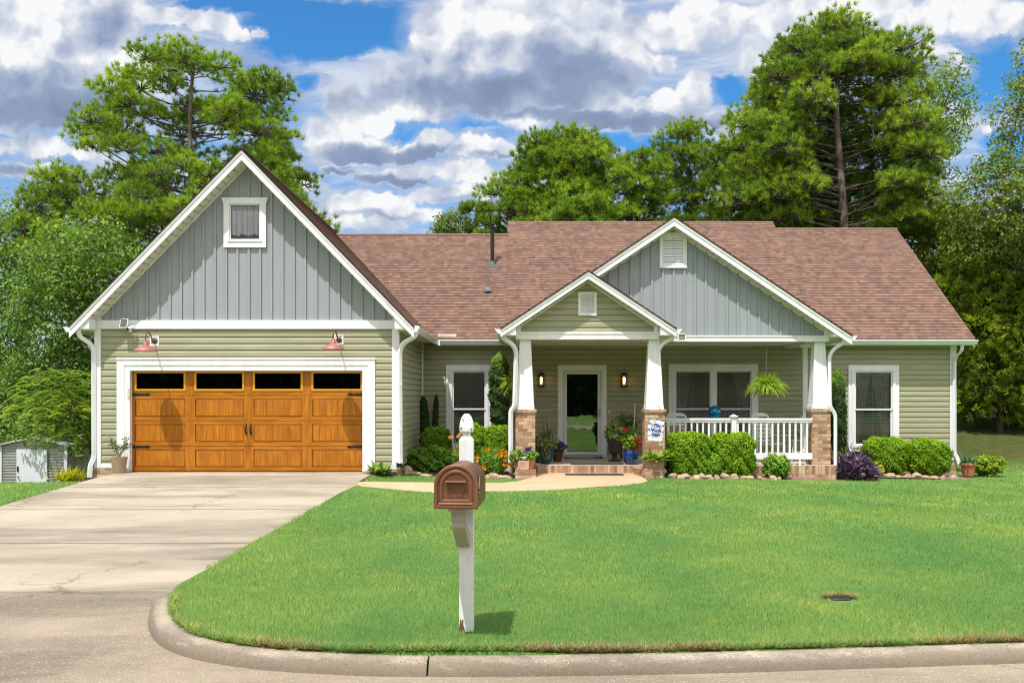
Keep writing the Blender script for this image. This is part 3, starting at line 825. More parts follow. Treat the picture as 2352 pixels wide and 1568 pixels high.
# board-and-batten gable panel
def batten_panel(mb, x0, x1, z0, topf, y, pitch, start, holes=(), apex=None, bw=.048):
    bps = sorted(set([x0, x1] + ([apex] if apex else []) + [h for q in holes for h in q[:2]]))
    for a, b in zip(bps[:-1], bps[1:]):
        iv = [(z0, None)]
        for h in holes:
            if h[0] - 1e-6 <= a and b <= h[1] + 1e-6: iv = [(z0, h[2]), (h[3], None)]
        for lo, hi in iv:
            za, zb = (topf(a), topf(b)) if hi is None else (hi, hi)
            mb.add([(a, y, lo), (b, y, lo), (b, y, max(zb, lo + .001)), (a, y, max(za, lo + .001))], [(0, 1, 2, 3)])
    x = start
    while x < x1 - bw:
        if x > x0:
            lo = z0; iv = [(z0, min(topf(x), topf(x + bw)))]
            for h in holes:
                if x + bw > h[0] and x < h[1]: iv = [(z0, h[2]), (h[3], iv[0][1])]
            for a, b in iv:
                if b - a > .02: mb.box(x, x + bw, y - .028, y, a, b)
        x += pitch
gtop = lambda x: GA - .235 - GS * abs(x - GX)
GW = (X(510, GY), X(617, GY), Z(569, GY), Z(455, GY))
mb = MB()
batten_panel(mb, GX - 3.13, GX + 3.13, 3.2, gtop, GY, .2355, X(441, GY) - .2355 * 8 - .012, [(GW[0] + .1, GW[1] - .1, GW[2] + .1, GW[3] - .1)], GX)
mb.box(GX - 3.14, GX - 3.04, GY - .03, GY, 3.205, 3.36, 1); mb.box(GX + 3.04, GX + 3.14, GY - .03, GY, 3.205, 3.36, 1)
fascia(mb, GX, GA - .20, GS, 3.05, 3.05, .045, GY - .03, GY, 1, lo=.03)
part(mb, 'garage_gable', [M_BAT, M_WHT])

# main roof (three runs of one slope, the middle one higher)
def main_slope(mb, x0, x1, yb, m=0, up=0.0, vx=None):
    k = math.hypot(1, MS); V = Vector((0, 1, MS)); U = Vector((1, 0, 0))
    pl = [(x0, 0), (x1, 0), (x1, (yb - EY) * k), (vx if vx is not None else x0, (yb - EY) * k)]
    courses(mb, (0, EY, EZ + up), U, V, pl, m)
def back_slope(mb, x0, x1, yr, zr, m):
    mb.quad((x0, yr, zr), (x1, yr, zr), (x1, yr + 4.9, zr - 4.9 * MS), (x0, yr + 4.9, zr - 4.9 * MS), m)
mb = MB()
XA, XB = X(1166, 28.9), X(1782, 28.9)
YL, YM, YR = 28.55, 29.22, 28.86
main_slope(mb, -2.30, XA - .001, YL, 2, 0.0, -5.9)
main_slope(mb, XA, XB, YM, 0, .018)
main_slope(mb, XB + .001, 11.68, YR, 0)
for x0, x1, yr in ((-5.9, XA, YL), (XA, XB, YM), (XB, 11.68, YR)):
    back_slope(mb, x0, x1, yr, main_z(yr), 1)
    mb.tube([(x0, yr, main_z(yr) + .0), (x1, yr, main_z(yr) + .0)], .045, 6, 4)
# gable ends of the raised middle run and the right rake edge
for x in (XA, XB): mb.add([(x, YL - .05, main_z(YL) - .06), (x, YM, main_z(YM)), (x, YM + .9, main_z(YM) - .72)], [(0, 1, 2)], 1)
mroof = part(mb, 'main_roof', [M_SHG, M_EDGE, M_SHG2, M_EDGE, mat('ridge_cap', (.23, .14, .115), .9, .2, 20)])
mb = MB()
mb.prism([(11.64, EY, EZ - .05), (11.64, YR, main_z(YR) - .05), (11.64, YR, main_z(YR) - .22), (11.64, EY, EZ - .22)], (.03, 0, 0))
mb.box(-2.05, 11.66, EY - .005, EY + .02, EZ - .17, EZ - .02)
part(mb, 'fascia', M_WHT, mroof)
mb = MB()
mb.box(-2.52, 11.60, EY + .02, WY + .02, 2.985, 3.01)
part(mb, 'soffit', M_SOF, mroof)

# porch gable (small, in front) and wide gable behind it
PX, PA, PS, PH, PYF, PYW = 1.52, 4.335, .66, 1.90, 20.20, 20.56
WX, WA, WS, WH, WYF, WYW = 3.52, 5.67, .668, 4.01, 21.10, 21.46
kx = PX + .02
mb = MB()
ym = lambda z: EY + (z - EZ) / MS
O, U, V, pl = slope_poly(PX, PA, PS, -1, [(PX - PH, PYF - .03), (PX, PYF - .03), (PX, ym(PA) + .15), (PX - PH, ym(PA - PS * PH) + .15)])
courses(mb, O, U, V, pl)
O, U, V, pl = slope_poly(PX, PA, PS, 1, [(PX + PH, PYF - .03), (PX, PYF - .03), (PX, WYW), (PX + PH, WYW)])
courses(mb, O, U, V, pl)
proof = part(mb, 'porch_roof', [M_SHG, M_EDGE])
mb = MB()
fascia(mb, PX, PA, PS, PH, PH, .15, PYF, PYF + .03)
fascia(mb, PX, PA, PS, PH - .02, PH - .02, .05, PYF - .016, PYF, lo=.026)
for sd in (-1, 1):
    xw, xe = PX + sd * 1.56, PX + sd * (PH - .01)
    zr = lambda x: PA - PS * abs(x - PX) - .185
    mb.pxz([(xw, 2.945), (xe, 2.945), (xe, max(zr(xe), 2.96)), (xw, zr(xw))], PYF + .032, PYW - .02)
part(mb, 'fascia', M_WHT, proof)
mb = MB()
for sd in (-1, 1):
    q = [(PX, PYF + .03, PA - .172), (PX, PYW, PA - .172), (PX + sd * 1.6, PYW, PA - .172 - PS * 1.6), (PX + sd * 1.6, PYF + .03, PA - .172 - PS * 1.6)]
    mb.prism(q, (0, 0, .03))
    xw, xe = PX + sd * 1.56, PX + sd * (PH - .01)
    mb.box(xw, xe, PYW - .02, WY if sd < 0 else WYW, 2.93, 2.955)
    for k in range(12):
        x = PX + sd * (.15 + k * .125); z = PA - .178 - PS * abs(x - PX)
        mb.box(x - .014, x + .014, PYF + .06, PYF + .11, z - .02, z, 1)
part(mb, 'soffit', [M_SOF, MATS['vent_slot']], proof)
mb = MB()
ptop = lambda x: PA - .19 - PS * abs(x - PX)
hw = lambda z: max(0.005, (PA - .19 - z) / PS)
siding(mb, (0, PYW, 0), (1, 0, 0), (0, -1, 0), lambda z: max(PX - 1.50, PX - hw(z)), lambda z: min(PX + 1.50, PX + hw(z)), 3.02, PA - .2, m=0)
mb.box(PX - 1.55, PX - 1.46, PYW - .04, PYW, 3.0, 3.17, 1); mb.box(PX + 1.46, PX + 1.55, PYW - .04, PYW, 3.0, 3.17, 1)
fascia(mb, PX, PA - .16, PS, 1.5, 1.5, .035, PYW - .036, PYW, 1, lo=.03)
part(mb, 'porch_gable', [M_SID, M_WHT])
# wide gable
mb = MB()
O, U, V, pl = slope_poly(WX, WA, WS, 1, [(WX + WH, WYF - .03), (WX, WYF - .03), (WX, ym(WA) + .15), (WX + WH, ym(WA - WS * WH) + .15)])
courses(mb, O, U, V, pl)
O, U, V, pl = slope_poly(WX, WA, WS, -1, [(PX - .04, WYF - .03), (WX, WYF - .03), (WX, ym(WA) + .15), (PX - .04, ym(WA - WS * (WX - PX)) + .1)])
courses(mb, O, U, V, pl)
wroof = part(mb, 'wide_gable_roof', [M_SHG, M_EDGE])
mb = MB()
fascia(mb, WX, WA, WS, WX - PX - .02, WH, .18, WYF, WYF + .03)
fascia(mb, WX, WA, WS, WX - PX - .04, WH - .02, .055, WYF - .016, WYF, lo=.026)
xw, xe = WX + 3.60, WX + WH - .01
zr = lambda x: WA - WS * abs(x - WX) - .215
mb.pxz([(xw, 2.97), (xe, 2.97), (xe, max(zr(xe), 2.985)), (xw, zr(xw))], WYF + .032, WYW - .02)
part(mb, 'fascia', M_WHT, wroof)
mb = MB()
for sd, h in ((-1, WX - PX), (1, 3.62)):
    q = [(WX, WYF + .03, WA - .202), (WX, WYW, WA - .202), (WX + sd * h, WYW, WA - .202 - WS * h), (WX + sd * h, WYF + .03, WA - .202 - WS * h)]
    mb.prism(q, (0, 0, .03))
    for k in range(28):
        x = WX + sd * (.15 + k * .125); z = WA - .208 - WS * abs(x - WX)
        if abs(x - WX) < h - .05: mb.box(x - .012, x + .012, WYF + .06, WYF + .11, z - .02, z, 1)
mb.box(WX + 3.60, WX + WH - .01, WYW - .02, WY, 2.955, 2.98)
part(mb, 'soffit', [M_SOF, MATS['vent_slot']], wroof)
mb = MB()
wtop = lambda x: WA - .215 - WS * abs(x - WX)
batten_panel(mb, PX - .0, WX + 3.58, 2.995, wtop, WYW, .245, PX + .06, (), WX)
mb.box(WX + 3.49, WX + 3.60, WYW - .03, WYW, 2.995, 3.14, 1)
fascia(mb, WX, WA - .18, WS, WX - PX, 3.5, .04, WYW - .028, WYW, 1, lo=.03)
part(mb, 'wide_gable', [M_BAT, M_WHT])
# beams and porch ceiling
mb = MB()
mb.box(-.05, 3.09, PYW - .035, PYW + .22, 2.87, 3.02); mb.box(-.05, .17, PYW + .22, WY, 2.87, 2.99); mb.box(-.06, 3.10, PYW - .05, PYW - .035, 2.985, 3.035)
mb.box(2.87, 3.09, PYW + .22, WYW - .03, 2.87, 2.99)
mb.box(3.10, 7.12, WYW - .035, WYW + .2, 2.875, 2.995); mb.box(3.1, 7.13, WYW - .05, WYW - .035, 2.98, 3.012)
mb.box(6.90, 7.12, WYW + .2, WY, 2.875, 2.985)
part(mb, 'beam', M_WHT)
mb = MB()
mb.box(.17, 2.87, PYW + .22, WY, 2.93, 2.95); mb.box(2.87, 6.90, WYW + .2, WY, 2.935, 2.955)
for k in range(24): mb.box(.3 + k * .11, .325 + k * .11, PYW + .25, PYW + .3, 2.925, 2.93, 1)
part(mb, 'porch_ceiling', [M_SOF, MATS['vent_slot']])
# louvred gable vents
def louvre(x0, x1, z0, z1, y, n, w):
    mb = MB(); mb.frame(x0, x1, z0, z1, w, y - .045, y - .001)
    mb.box(x0 + w, x1 - w, y - .012, y - .002, z0 + w, z1 - w, 1)
    h = (z1 - z0 - 2 * w) / n
    for k in range(n):
        za = z0 + w + k * h
        mb.prism([(x0 + w, y - .042, za), (x0 + w, y - .014, za + h * .97), (x0 + w, y - .022, za + h * .97), (x0 + w, y - .05, za)][::-1], (x1 - x0 - 2 * w, 0, 0), 0)
    mb.box(x0 - .005, x1 + .005, y - .06, y - .045, z0 - .0, z0 + .03)
    part(mb, 'gable_vent', [M_WHT, M_DRK])
louvre(X(1514.5, WYW), X(1577, WYW), Z(616, WYW), Z(539, WYW), WYW, 10, .085)
louvre(X(1328, PYW), X(1370, PYW), Z(725, PYW), Z(671, PYW), PYW, 9, .05)
mb = MB(); mb.box(X(1514.5, WYW), X(1577, WYW), WYW - .035, WYW - .001, Z(539, WYW) + .001, Z(534, WYW)); part(mb, 'vent_head_trim', M_WHT)

# ---- gutters and downspouts
def gutter(mb, p0, p1, out):
    p0, p1, out = Vector(p0), Vector(p1), Vector(out)
    pr = [(0, -.11), (.055, -.11), (.085, -.06), (.115, -.02), (.115, 0), (.10, 0), (.10, -.012), (0, -.012)]
    mb.prism([p0 + out * a + Vector((0, 0, b)) for a, b in pr], p1 - p0)
mb = MB()
gutter(mb, (-1.99, EY - .005, EZ - .035), (-.33, EY - .005, EZ - .035), (0, -1, 0)); part(mb, 'gutter', M_ALU); mb = MB()
gutter(mb, (7.45, EY - .005, EZ - .035), (11.70, EY - .005, EZ - .035), (0, -1, 0)); part(mb, 'gutter', M_ALU)
for (x, y0, y1, z, s) in ((GX - GH, GYF, 33, GA - GS * GH, -1), (GX + GH, GYF, EY - .1, GA - GS * GH, 1), (PX - PH, PYF, EY - .1, PA - PS * PH, -1), (PX + PH, PYF, WYW - .02, PA - PS * PH, 1), (WX + WH, WYF, EY - .1, WA - WS * WH, 1)):
    mb = MB(); gutter(mb, (x, y0, z + .0), (x, y1, z + .0), (s, 0, 0)); part(mb, 'gutter', M_ALU)
def rounded(p, n=5, r=.35):
    p = [Vector(q) for q in p]; out = [p[0]]
    for a, b, c in zip(p[:-2], p[1:-1], p[2:]):
        d0 = (a - b); d1 = (c - b); k = min(r, d0.length * .48, d1.length * .48)
        s, e = b + d0.normalized() * k, b + d1.normalized() * k
        for i in range(n + 1):
            t = i / n; out.append(s * (1 - t) ** 2 + b * 2 * t * (1 - t) + e * t * t)
    return out + [p[-1]]
def downspout(pts, w=.04, d=.032, r=.16):
    mb = MB(); mb.tube(rounded(pts, 6, r), 1.0, 4, sq=(w, d))
    z0 = pts[-2][2] if len(pts) > 2 else 0
    for q in (0.35, .75):
        a, b = Vector(pts[-3]), Vector(pts[-2]); c = a.lerp(b, q)
        if abs(a.z - b.z) > 1: mb.box(c.x - w - .006, c.x + w + .006, c.y - d - .006, c.y + d + .006, c.z - .015, c.z + .015)
    return part(mb, 'downspout', M_ALU, smooth=50)
def PP(px, py, Y): return tuple(P(px, py, Y))
yy = GY - .06
downspout([PP(180, 752, 19.25), PP(181, 772, 19.27), PP(215, 793, yy), PP(216, 1050, yy), PP(207, 1068, yy - .08), PP(206, 1096, yy - .1)], r=.22)
downspout([PP(957, 748, 19.3), PP(955, 772, 19.32), PP(918, 792, yy), PP(919, 1050, yy), PP(919, 1064, yy - .02)], r=.22)
downspout([PP(1154, 758, PYF + .15), PP(1154, 775, PYF + .17), PP(1186, 797, PYW - .07), PP(1182, 932, PYW - .09), PP(1173, 944, PYW - .1), PP(1173, 1062, PYW - .1)], r=.2)
downspout([PP(1547, 757, PYF + .15), PP(1546, 775, PYF + .2), PP(1511, 797, PYW + .1), PP(1512, 932, PYW + .02), PP(1522, 944, PYW + .02), PP(1523, 1062, PYW + .02)], r=.2)
downspout([PP(1942, 767, WYF + .15), PP(1941, 785, WYF + .2), PP(1905, 808, WYW + .0), PP(1907, 935, WYW - .05), PP(1919, 950, WYW - .06), PP(1919, 1072, WYW - .06)], r=.2)
downspout([PP(2210, 785, EY + .02), PP(2210, 805, EY + .05), PP(2192, 822, WY - .07), PP(2192, 1040, WY - .07), PP(2200, 1052, WY - .12), PP(2204, 1066, WY - .2)], r=.15)
mb = MB(); mb.box(X(905, yy), X(932, yy), yy - .03, yy + .03, Z(1071, yy), Z(1063, yy)) if False else mb.box(X(911, yy), X(923, yy), yy - .04, yy + .03, Z(1072, yy), Z(1062, yy))
part(mb, 'downspout_mouth', M_DRK)

# ---- windows
M_SLAT = mat('blind_slat', (.80, .78, .73), .5, .03)
M_SASH = white_mat('white_sash', (.74, .75, .77), .4, .03)
M_LACE = mat('lace_curtain', (.45, .45, .47), .9, .3, 40)
def window(w, y, tw=.155, cols=1, lace=False, slat=.058):
    x0, x1, z0, z1 = w
    mb = MB()
    mb.frame(x0, x1, z0, z1, tw * .55, y - .045, y + .02); mb.frame(x0 + tw * .55, x1 - tw * .55, z0 + tw * .55, z1 - tw * .55, tw * .45, y - .062, y + .03)
    mb.frame(x0 - .006, x1 + .006, z0 - .006, z1 + .006, .03, y - .052, y + .0)
    o = part(mb, 'window', M_WHT)
    ix0, ix1, iz0, iz1 = x0 + tw, x1 - tw, z0 + tw, z1 - tw
    mull = .115
    cw = (ix1 - ix0 - mull * (cols - 1)) / cols
    if cols > 1:
        mm = MB()
        for k in range(1, cols): mm.box(ix0 + k * cw + (k - 1) * mull, ix0 + k * (cw + mull), y - .05, y + .05, iz0, iz1)
        part(mm, 'mullion', M_WHT, o)
    for k in range(cols):
        a = ix0 + k * (cw + mull); b = a + cw; zm = iz0 + (iz1 - iz0) * .485
        sb = MB()
        sb.frame(a, b, zm - .02, iz1, .04, y - .03, y + .02); sb.frame(a, b, iz0, zm + .02, .045, y - .008, y + .04)
        sb.box(a, b, y - .034, y - .03, zm - .02, zm + .022)
        part(sb, 'sash', M_SASH, o)
        g = MB(); g.box(a + .03, b - .03, y - .006, y - .001, zm, iz1 - .03); g.box(a + .03, b - .03, y + .018, y + .023, iz0 + .03, zm)
        part(g, 'pane', M_GLS, o)
        bl = MB(); z = iz0 + .03; rr = random.Random(int(x0 * 100) + k)
        while z < iz1 - .05:
            t = .004
            bl.prism([(a + .03, y + .035, z - t - .012), (a + .03, y + .085, z + t - .003), (a + .03, y + .085, z + t + .003), (a + .03, y + .035, z - t + .004)], (cw - .06, 0, 0))
            z += slat
        for q in (.14, .5, .86): bl.box(a + cw * q - .003, a + cw * q + .003, y + .055, y + .06, iz0 + .02, iz1 - .03)
        bl.box(a + .03, b - .03, y + .055, y + .11, iz1 - .07, iz1 - .02)
        part(bl, 'blind', M_SLAT, o)
        if lace:
            lc = MB()
            for sd in ((-1, 1) if lace is True else lace[k]):
                n = 14
                for i in range(n):
                    for j in range(8):
                        def q(ii, jj):
                            f = ii / n; h = 1 - jj / 8
                            wd = cw * (.46 * h + .16 * (1 - h))
                            xx = (a + .03 + f * wd) if sd < 0 else (b - .03 - f * wd)
                            return (xx, y + .16 + .02 * math.sin(ii * 2.2), zm * (1 - h) * 1.0 + iz1 * h - .05 if False else (iz0 + .1) + (iz1 - iz0 - .15) * h)
                        lc.quad(q(i, j), q(i + 1, j), q(i + 1, j + 1), q(i, j + 1))
            part(lc, 'lace_curtain', M_LACE, o)
    return o
window(WIN_L, WY); window(WIN_R, WY, lace=True); window(WIN_D, WY, cols=2, lace=[(-1,), (1,)])
# curtained window high in the garage gable, flared head board
x0, x1, z0, z1 = GW
mb = MB(); fl = .02
mb.pxz([(x0, z1), (x0 + .045, z1 - .13), (x1 - .045, z1 - .13), (x1, z1)], GY - .055, GY + .01)
mb.box(x0 + .045, x1 - .045, GY - .05, GY + .01, z0, z0 + .155)
mb.box(x0 + .045, x0 + .165, GY - .05, GY + .01, z0 + .155, z1 - .13); mb.box(x1 - .165, x1 - .045, GY - .05, GY + .01, z0 + .155, z1 - .13)
mb.box(x0 + .13, x1 - .13, GY - .065, GY - .05, z0 + .12, z0 + .155)
gwin = part(mb, 'gable_window', M_WHT)
ix0, ix1, iz0, iz1 = x0 + .165, x1 - .165, z0 + .155, z1 - .13
mb = MB(); mb.frame(ix0, ix1, iz0, iz1, .025, GY - .02, GY + .02); part(mb, 'sash', M_SASH, gwin)
mb = MB(); mb.box(ix0 + .01, ix1 - .01, GY + .0, GY + .005, iz0 + .01, iz1 - .01); part(mb, 'pane', M_GLS, gwin)
mb = MB(); n = 60; yb = GY + .032
def cur(i, j):
    f = i / n; x = ix0 + f * (ix1 - ix0); hgt = iz1 - iz0
    zb = iz0 + hgt * (.155 + .025 * math.sin(f * 17 + 1) + .012 * math.sin(f * 41))
    zt = iz1 - .02
    h = j / 6
    return (x, yb + .022 * math.sin(f * 47 + 2 * math.sin(f * 9)) * (1 - h * .4) + .01 * math.sin(f * 90), zb + (zt - zb) * h)
for i in range(n):
    for j in range(6): mb.quad(cur(i, j), cur(i + 1, j), cur(i + 1, j + 1), cur(i, j + 1), 1 if j == 5 else 0)
part(mb, 'curtain', [mat('white_curtain', (.84, .85, .86), .9, .05, 8), mat('ruffle_header', (.42, .47, .53), .9, .35, 60)], gwin, smooth=True)
mb = MB(); mb.box(ix0, ix1, GY + .3, GY + .31, iz0 - .1, iz1 + .1); mb.box(ix0, ix1, GY + .03, GY + .3, iz0 - .02, iz0 - .005, 1)
part(mb, 'window_recess', [M_DRK, mat('sill_wood', (.30, .14, .05), .6)], gwin)

# ---- garage door
DY = GY + .12
gx0, gx1, gz0, gz1 = X(303, DY), X(840, DY), .05, Z(850, DY)
mb = MB()
ox0, ox1, oz1 = X(270, GY), X(862, GY), Z(822, GY)
tw = .15
for (a, b, zt, w, yf) in ((ox0, ox1, oz1, .15, GY - .045), (ox0 + .15, ox1 - .15, oz1 - .15, .115, GY - .03)):
    mb.box(a, a + w, yf, GY + .1, .05, zt); mb.box(b - w, b, yf, GY + .1, .05, zt); mb.box(a + w, b - w, yf, GY + .1, zt - w, zt)
mb.box(ox0 - .008, ox1 + .008, GY - .06, GY - .045, oz1 - .03, oz1 + .01)
gtrim = part(mb, 'garage_door_trim', M_WHT)
mb = MB()
mb.box(gx0, gx0 + .06, GY + .1, DY + .05, .05, gz1); mb.box(gx0 - .2, gx1 + .2, DY + .055, DY + .07, 0, gz1 + .25, 1)
W4 = (gx1 - gx0) / 4; H4 = (gz1 - gz0) / 4
mb = MB()
for r in range(4):                        # section rails, stiles and panels
    zb = gz0 + r * H4
    st = .105
    for c in range(5):
        xc = gx0 + c * W4; wl = st if 0 < c < 4 else .065
        a, b = (xc - st, xc + st) if 0 < c < 4 else ((xc, xc + .065) if c == 0 else (xc - .065, xc))
        mb.box(a, b, DY - .012, DY + .03, zb + .004, zb + H4 - .004, 0)
    if r < 3:
        for c in range(4):
            a = gx0 + c * W4 + (st if c else .065); b = gx0 + (c + 1) * W4 - (st if c < 3 else .065)
            mb.box(a, b, DY - .012, DY + .03, zb + .004, zb + .085, 1); mb.box(a, b, DY - .012, DY + .03, zb + H4 - .075, zb + H4 - .004, 1)
            pz0, pz1 = zb + .085, zb + H4 - .075
            mb.box(a, b, DY + .01, DY + .03, pz0, pz1, 0)
            # bevelled raised field with board grooves
            k = .022; f = .026
            pa = [(a + .004, pz0 + .004), (b - .004, pz0 + .004), (b - .004, pz1 - .004), (a + .004, pz1 - .004)]
            pb = [(a + k, pz0 + k), (b - k, pz0 + k), (b - k, pz1 - k), (a + k, pz1 - k)]
            mb.add([(x, DY + .009, z) for x, z in pa] + [(x, DY - .004, z) for x, z in pb], [(0, 1, 5, 4), (1, 2, 6, 5), (2, 3, 7, 6), (3, 0, 4, 7)], 1)
            nb = 8
            for i in range(nb):
                xa, xb = lerp(a + k, b - k, i / nb), lerp(a + k, b - k, (i + 1) / nb)
                mb.add([(xa + .005, DY - .004, pz0 + k), (xb, DY - .004, pz0 + k), (xb, DY - .004, pz1 - k), (xa + .005, DY - .004, pz1 - k)], [(0, 1, 2, 3)], 0)
                mb.add([(xa, DY + .0005, pz0 + k), (xa + .005, DY - .004, pz0 + k), (xa + .005, DY - .004, pz1 - k), (xa, DY + .0005, pz1 - k)], [(0, 1, 2, 3)], 0)
    else:
        for c in range(4):
            a = gx0 + c * W4 + (st if c else .065); b = gx0 + (c + 1) * W4 - (st if c < 3 else .065)
            mb.box(a, b, DY - .012, DY + .03, zb + .004, zb + .10, 1); mb.box(a, b, DY - .012, DY + .03, zb + H4 - .05, zb + H4 - .004, 1)
gdoor = part(mb, 'garage_door', [M_WV, M_WH])
M_YW = mat('yellow_wood_frame', (.62, .30, .012), .4, .1, 20)
for c in range(4):
    a = gx0 + c * W4 + (.09 if c else .05); b = gx0 + (c + 1) * W4 - (.09 if c < 3 else .05)
    if c == 0: a = gx0 + .062
    if c == 3: b = gx1 - .062
    zb, zt = gz0 + 3 * H4 + .095, gz1 - .022
    mb = MB(); mb.frame(a, b, zb, zt, .042, DY - .026, DY + .01); fr = part(mb, 'door_window', M_YW, gdoor)
    mb = MB(); mb.box(a + .042, b - .042, DY - .008, DY - .002, zb + .042, zt - .042); part(mb, 'pane', M_GLD, gdoor)
mb = MB(); mb.box(gx0, gx1, DY + .2, DY + .22, gz0, gz1); part(mb, 'door_backing', M_DRK, gdoor)
for sx in (-1, 1):
    for zc in (Z(905.5, DY), Z(1025.5, DY)):
        mb = MB(); xo = gx0 if sx < 0 else gx1; d = -sx
        L_ = .40
        mb.prism([(xo, DY - .014, zc - .034), (xo + d * L_ * .8, DY - .014, zc - .018), (xo + d * L_ * .8, DY - .014, zc - .038), (xo + d * L_, DY - .014, zc), (xo + d * L_ * .8, DY - .014, zc + .038), (xo + d * L_ * .8, DY - .014, zc + .018), (xo, DY - .014, zc + .034)], (0, -.008, 0))
        part(mb, 'strap_hinge', M_BLK, gdoor)
for px in (565.5, 576.5):
    mb = MB(); xc = X(px, DY); za, zb = Z(998, DY), Z(972, DY)
    mb.box(xc - .016, xc + .016, DY - .018, DY - .012, za + .0, za + .06); mb.box(xc - .016, xc + .016, DY - .018, DY - .012, zb - .06, zb)
    mb.tube([(xc, DY - .016, za + .03), (xc, DY - .06, za + .06), (xc, DY - .07, (za + zb) / 2), (xc, DY - .06, zb - .06), (xc, DY - .016, zb - .03)], [.012, .014, .017, .014, .012], 8)
    part(mb, 'door_handle', M_BLK, gdoor, smooth=True)
mb = MB(); mb.box(X(295, GY), X(300, GY), GY - .05, GY + .0, Z(914, GY), Z(891, GY)); part(mb, 'door_keypad', mat('beige_plastic', (.6, .55, .42), .5))
# ---- front storm door
x0, x1, z0, z1 = DOOR
mb = MB()
for (a, b, zt, w, yf) in ((x0, x1, z1, .115, WY - .045), (x0 + .115, x1 - .115, z1 - .115, .035, WY - .02)):
    mb.box(a, a + w, yf, WY + .08, z0, zt); mb.box(b - w, b, yf, WY + .08, z0, zt); mb.box(a + w, b - w, yf, WY + .08, zt - w, zt)
part(mb, 'front_door_trim', M_WHT)
M_STW = white_mat('storm_door_white', (.66, .68, .68), .35, .02)
a, b, zt = x0 + .155, x1 - .155, z1 - .155
mb = MB(); gx_0, gx_1, gz_0, gz_1 = X(1302, WY), X(1372.5, WY), Z(1036, WY), Z(859.5, WY)
mb.box(a, gx_0, WY - .03, WY + .01, z0 + .06, zt); mb.box(gx_1, b, WY - .03, WY + .01, z0 + .06, zt); mb.box(gx_0, gx_1, WY - .03, WY + .01, gz_1, zt); mb.box(gx_0, gx_1, WY - .03, WY + .01, z0 + .06, gz_0)
sdoor = part(mb, 'storm_door', M_STW)
mb = MB(); mb.box(gx_0 - .005, gx_1 + .005, WY - .016, WY - .01, gz_0 - .005, gz_1 + .005); part(mb, 'pane', M_STORM, sdoor)
mb = MB(); mb.box(a, b, WY + .12, WY + .16, z0, zt); part(mb, 'inner_door', mat('dark_inner_door', (.03, .03, .028), .5), sdoor)
mb = MB(); hx = X(1377.3, WY); mb.box(hx - .02, hx + .02, WY - .045, WY - .03, Z(958, WY), Z(937, WY)); mb.tube([(hx, WY - .05, Z(946, WY)), (hx - .05, WY - .075, Z(946, WY)), (hx - .11, WY - .07, Z(945, WY))], .011, 8)
part(mb, 'door_handle', mat('brushed_steel', (.42, .42, .44), .3, .05, metal=.8), sdoor)
mb = MB(); mb.box(x0 + .1, x1 - .1, WY - .12, WY + .1, z0 - .0, z0 + .055); part(mb, 'door_sill', mat('sill_metal', (.3, .29, .27), .4))
mb = MB(); mb.box(X(1397, WY), X(1400, WY), WY - .03, WY - .01, Z(949, WY), Z(942, WY)); part(mb, 'doorbell', M_WHT)

# ---- porch base, piers, columns
FZ = .055
mb = MB()
mb.box(.10, 7.20, 21.34, WY - .03, FZ - .14, FZ)
part(mb, 'porch_floor', M_PORCH)
mb = MB()
mb.box(.36, 2.86, 21.27, 21.34, -.30, FZ - .004); mb.box(3.30, 7.22, 21.27, 21.34, -.6, FZ - .004); mb.box(7.20, 7.27, 21.34, WY - .03, -.7, FZ - .004)
part(mb, 'porch_step', M_ROWL)
PIERS = []
def pier_column(xc, yf, zb, ped=None, bk=True):
    """tapered white column on a capped brick pier; yf is the pier's front face"""
    zc, w = 1.335, .215
    mb = MB(); yc = yf + w
    mb.box(xc - w, xc + w, yf, yf + 2 * w, zb, zc - .065)
    if ped: mb.box(ped[0], ped[1], ped[2], yf, -.6, zb); mb.box(xc - w, xc + w, yf, yf + .44, -.6, zb)
    o = part(mb, 'porch_column', M_BRK)
    mb = MB(); mb.box(xc - w - .028, xc + w + .028, yf - .028, yf + 2 * w + .028, zc - .065, zc, 0); part(mb, 'pier_cap', M_BRK, o)
    mb = MB(); b, t = .185, .118; zt = 2.872
    def ring(h, z): return [(xc - h, yc - h, z), (xc + h, yc - h, z), (xc + h, yc + h, z), (xc - h, yc + h, z)]
    vs = ring(b + .012, zc) + ring(b + .012, zc + .075) + ring(b, zc + .085) + ring(t, zt)
    fs = [(k * 4 + j, k * 4 + (j + 1) % 4, k * 4 + 4 + (j + 1) % 4, k * 4 + 4 + j) for k in range(3) for j in range(4)] + [(12, 13, 14, 15)]
    mb.add(vs, fs)
    # corner strips standing proud of the taper
    for sx in (-1, 1):
        q = [(xc + sx * (b + .004), yc - b - .006, zc + .085), (xc + sx * (t + .004), yc - t - .006, zt), (xc + sx * (t - .045), yc - t - .006, zt), (xc + sx * (b - .07), yc - b - .006, zc + .085)]
        mb.prism(q, (0, .012, 0))
    part(mb, 'shaft', M_WHT, o)
    return o
pier_column(.145 + .015, PYW - .03, FZ - .02, (-.065, .385, 20.16))
pier_column(3.0, PYW - .03, FZ - .02, (2.74, 3.20, 20.16))
pier_column(6.935, WYW - .04, FZ)
mb = MB(); mb.box(.36, .385, 20.56, 21.3, -.4, FZ - .02); part(mb, 'step_cheek', M_BRK); mb = MB(); mb.prism([(2.74, 20.16, FZ - .03), (2.56, 21.27, FZ - .03), (2.74, 21.27, FZ - .03)], (0, 0, -.4)); part(mb, 'step_cheek', M_BRK)
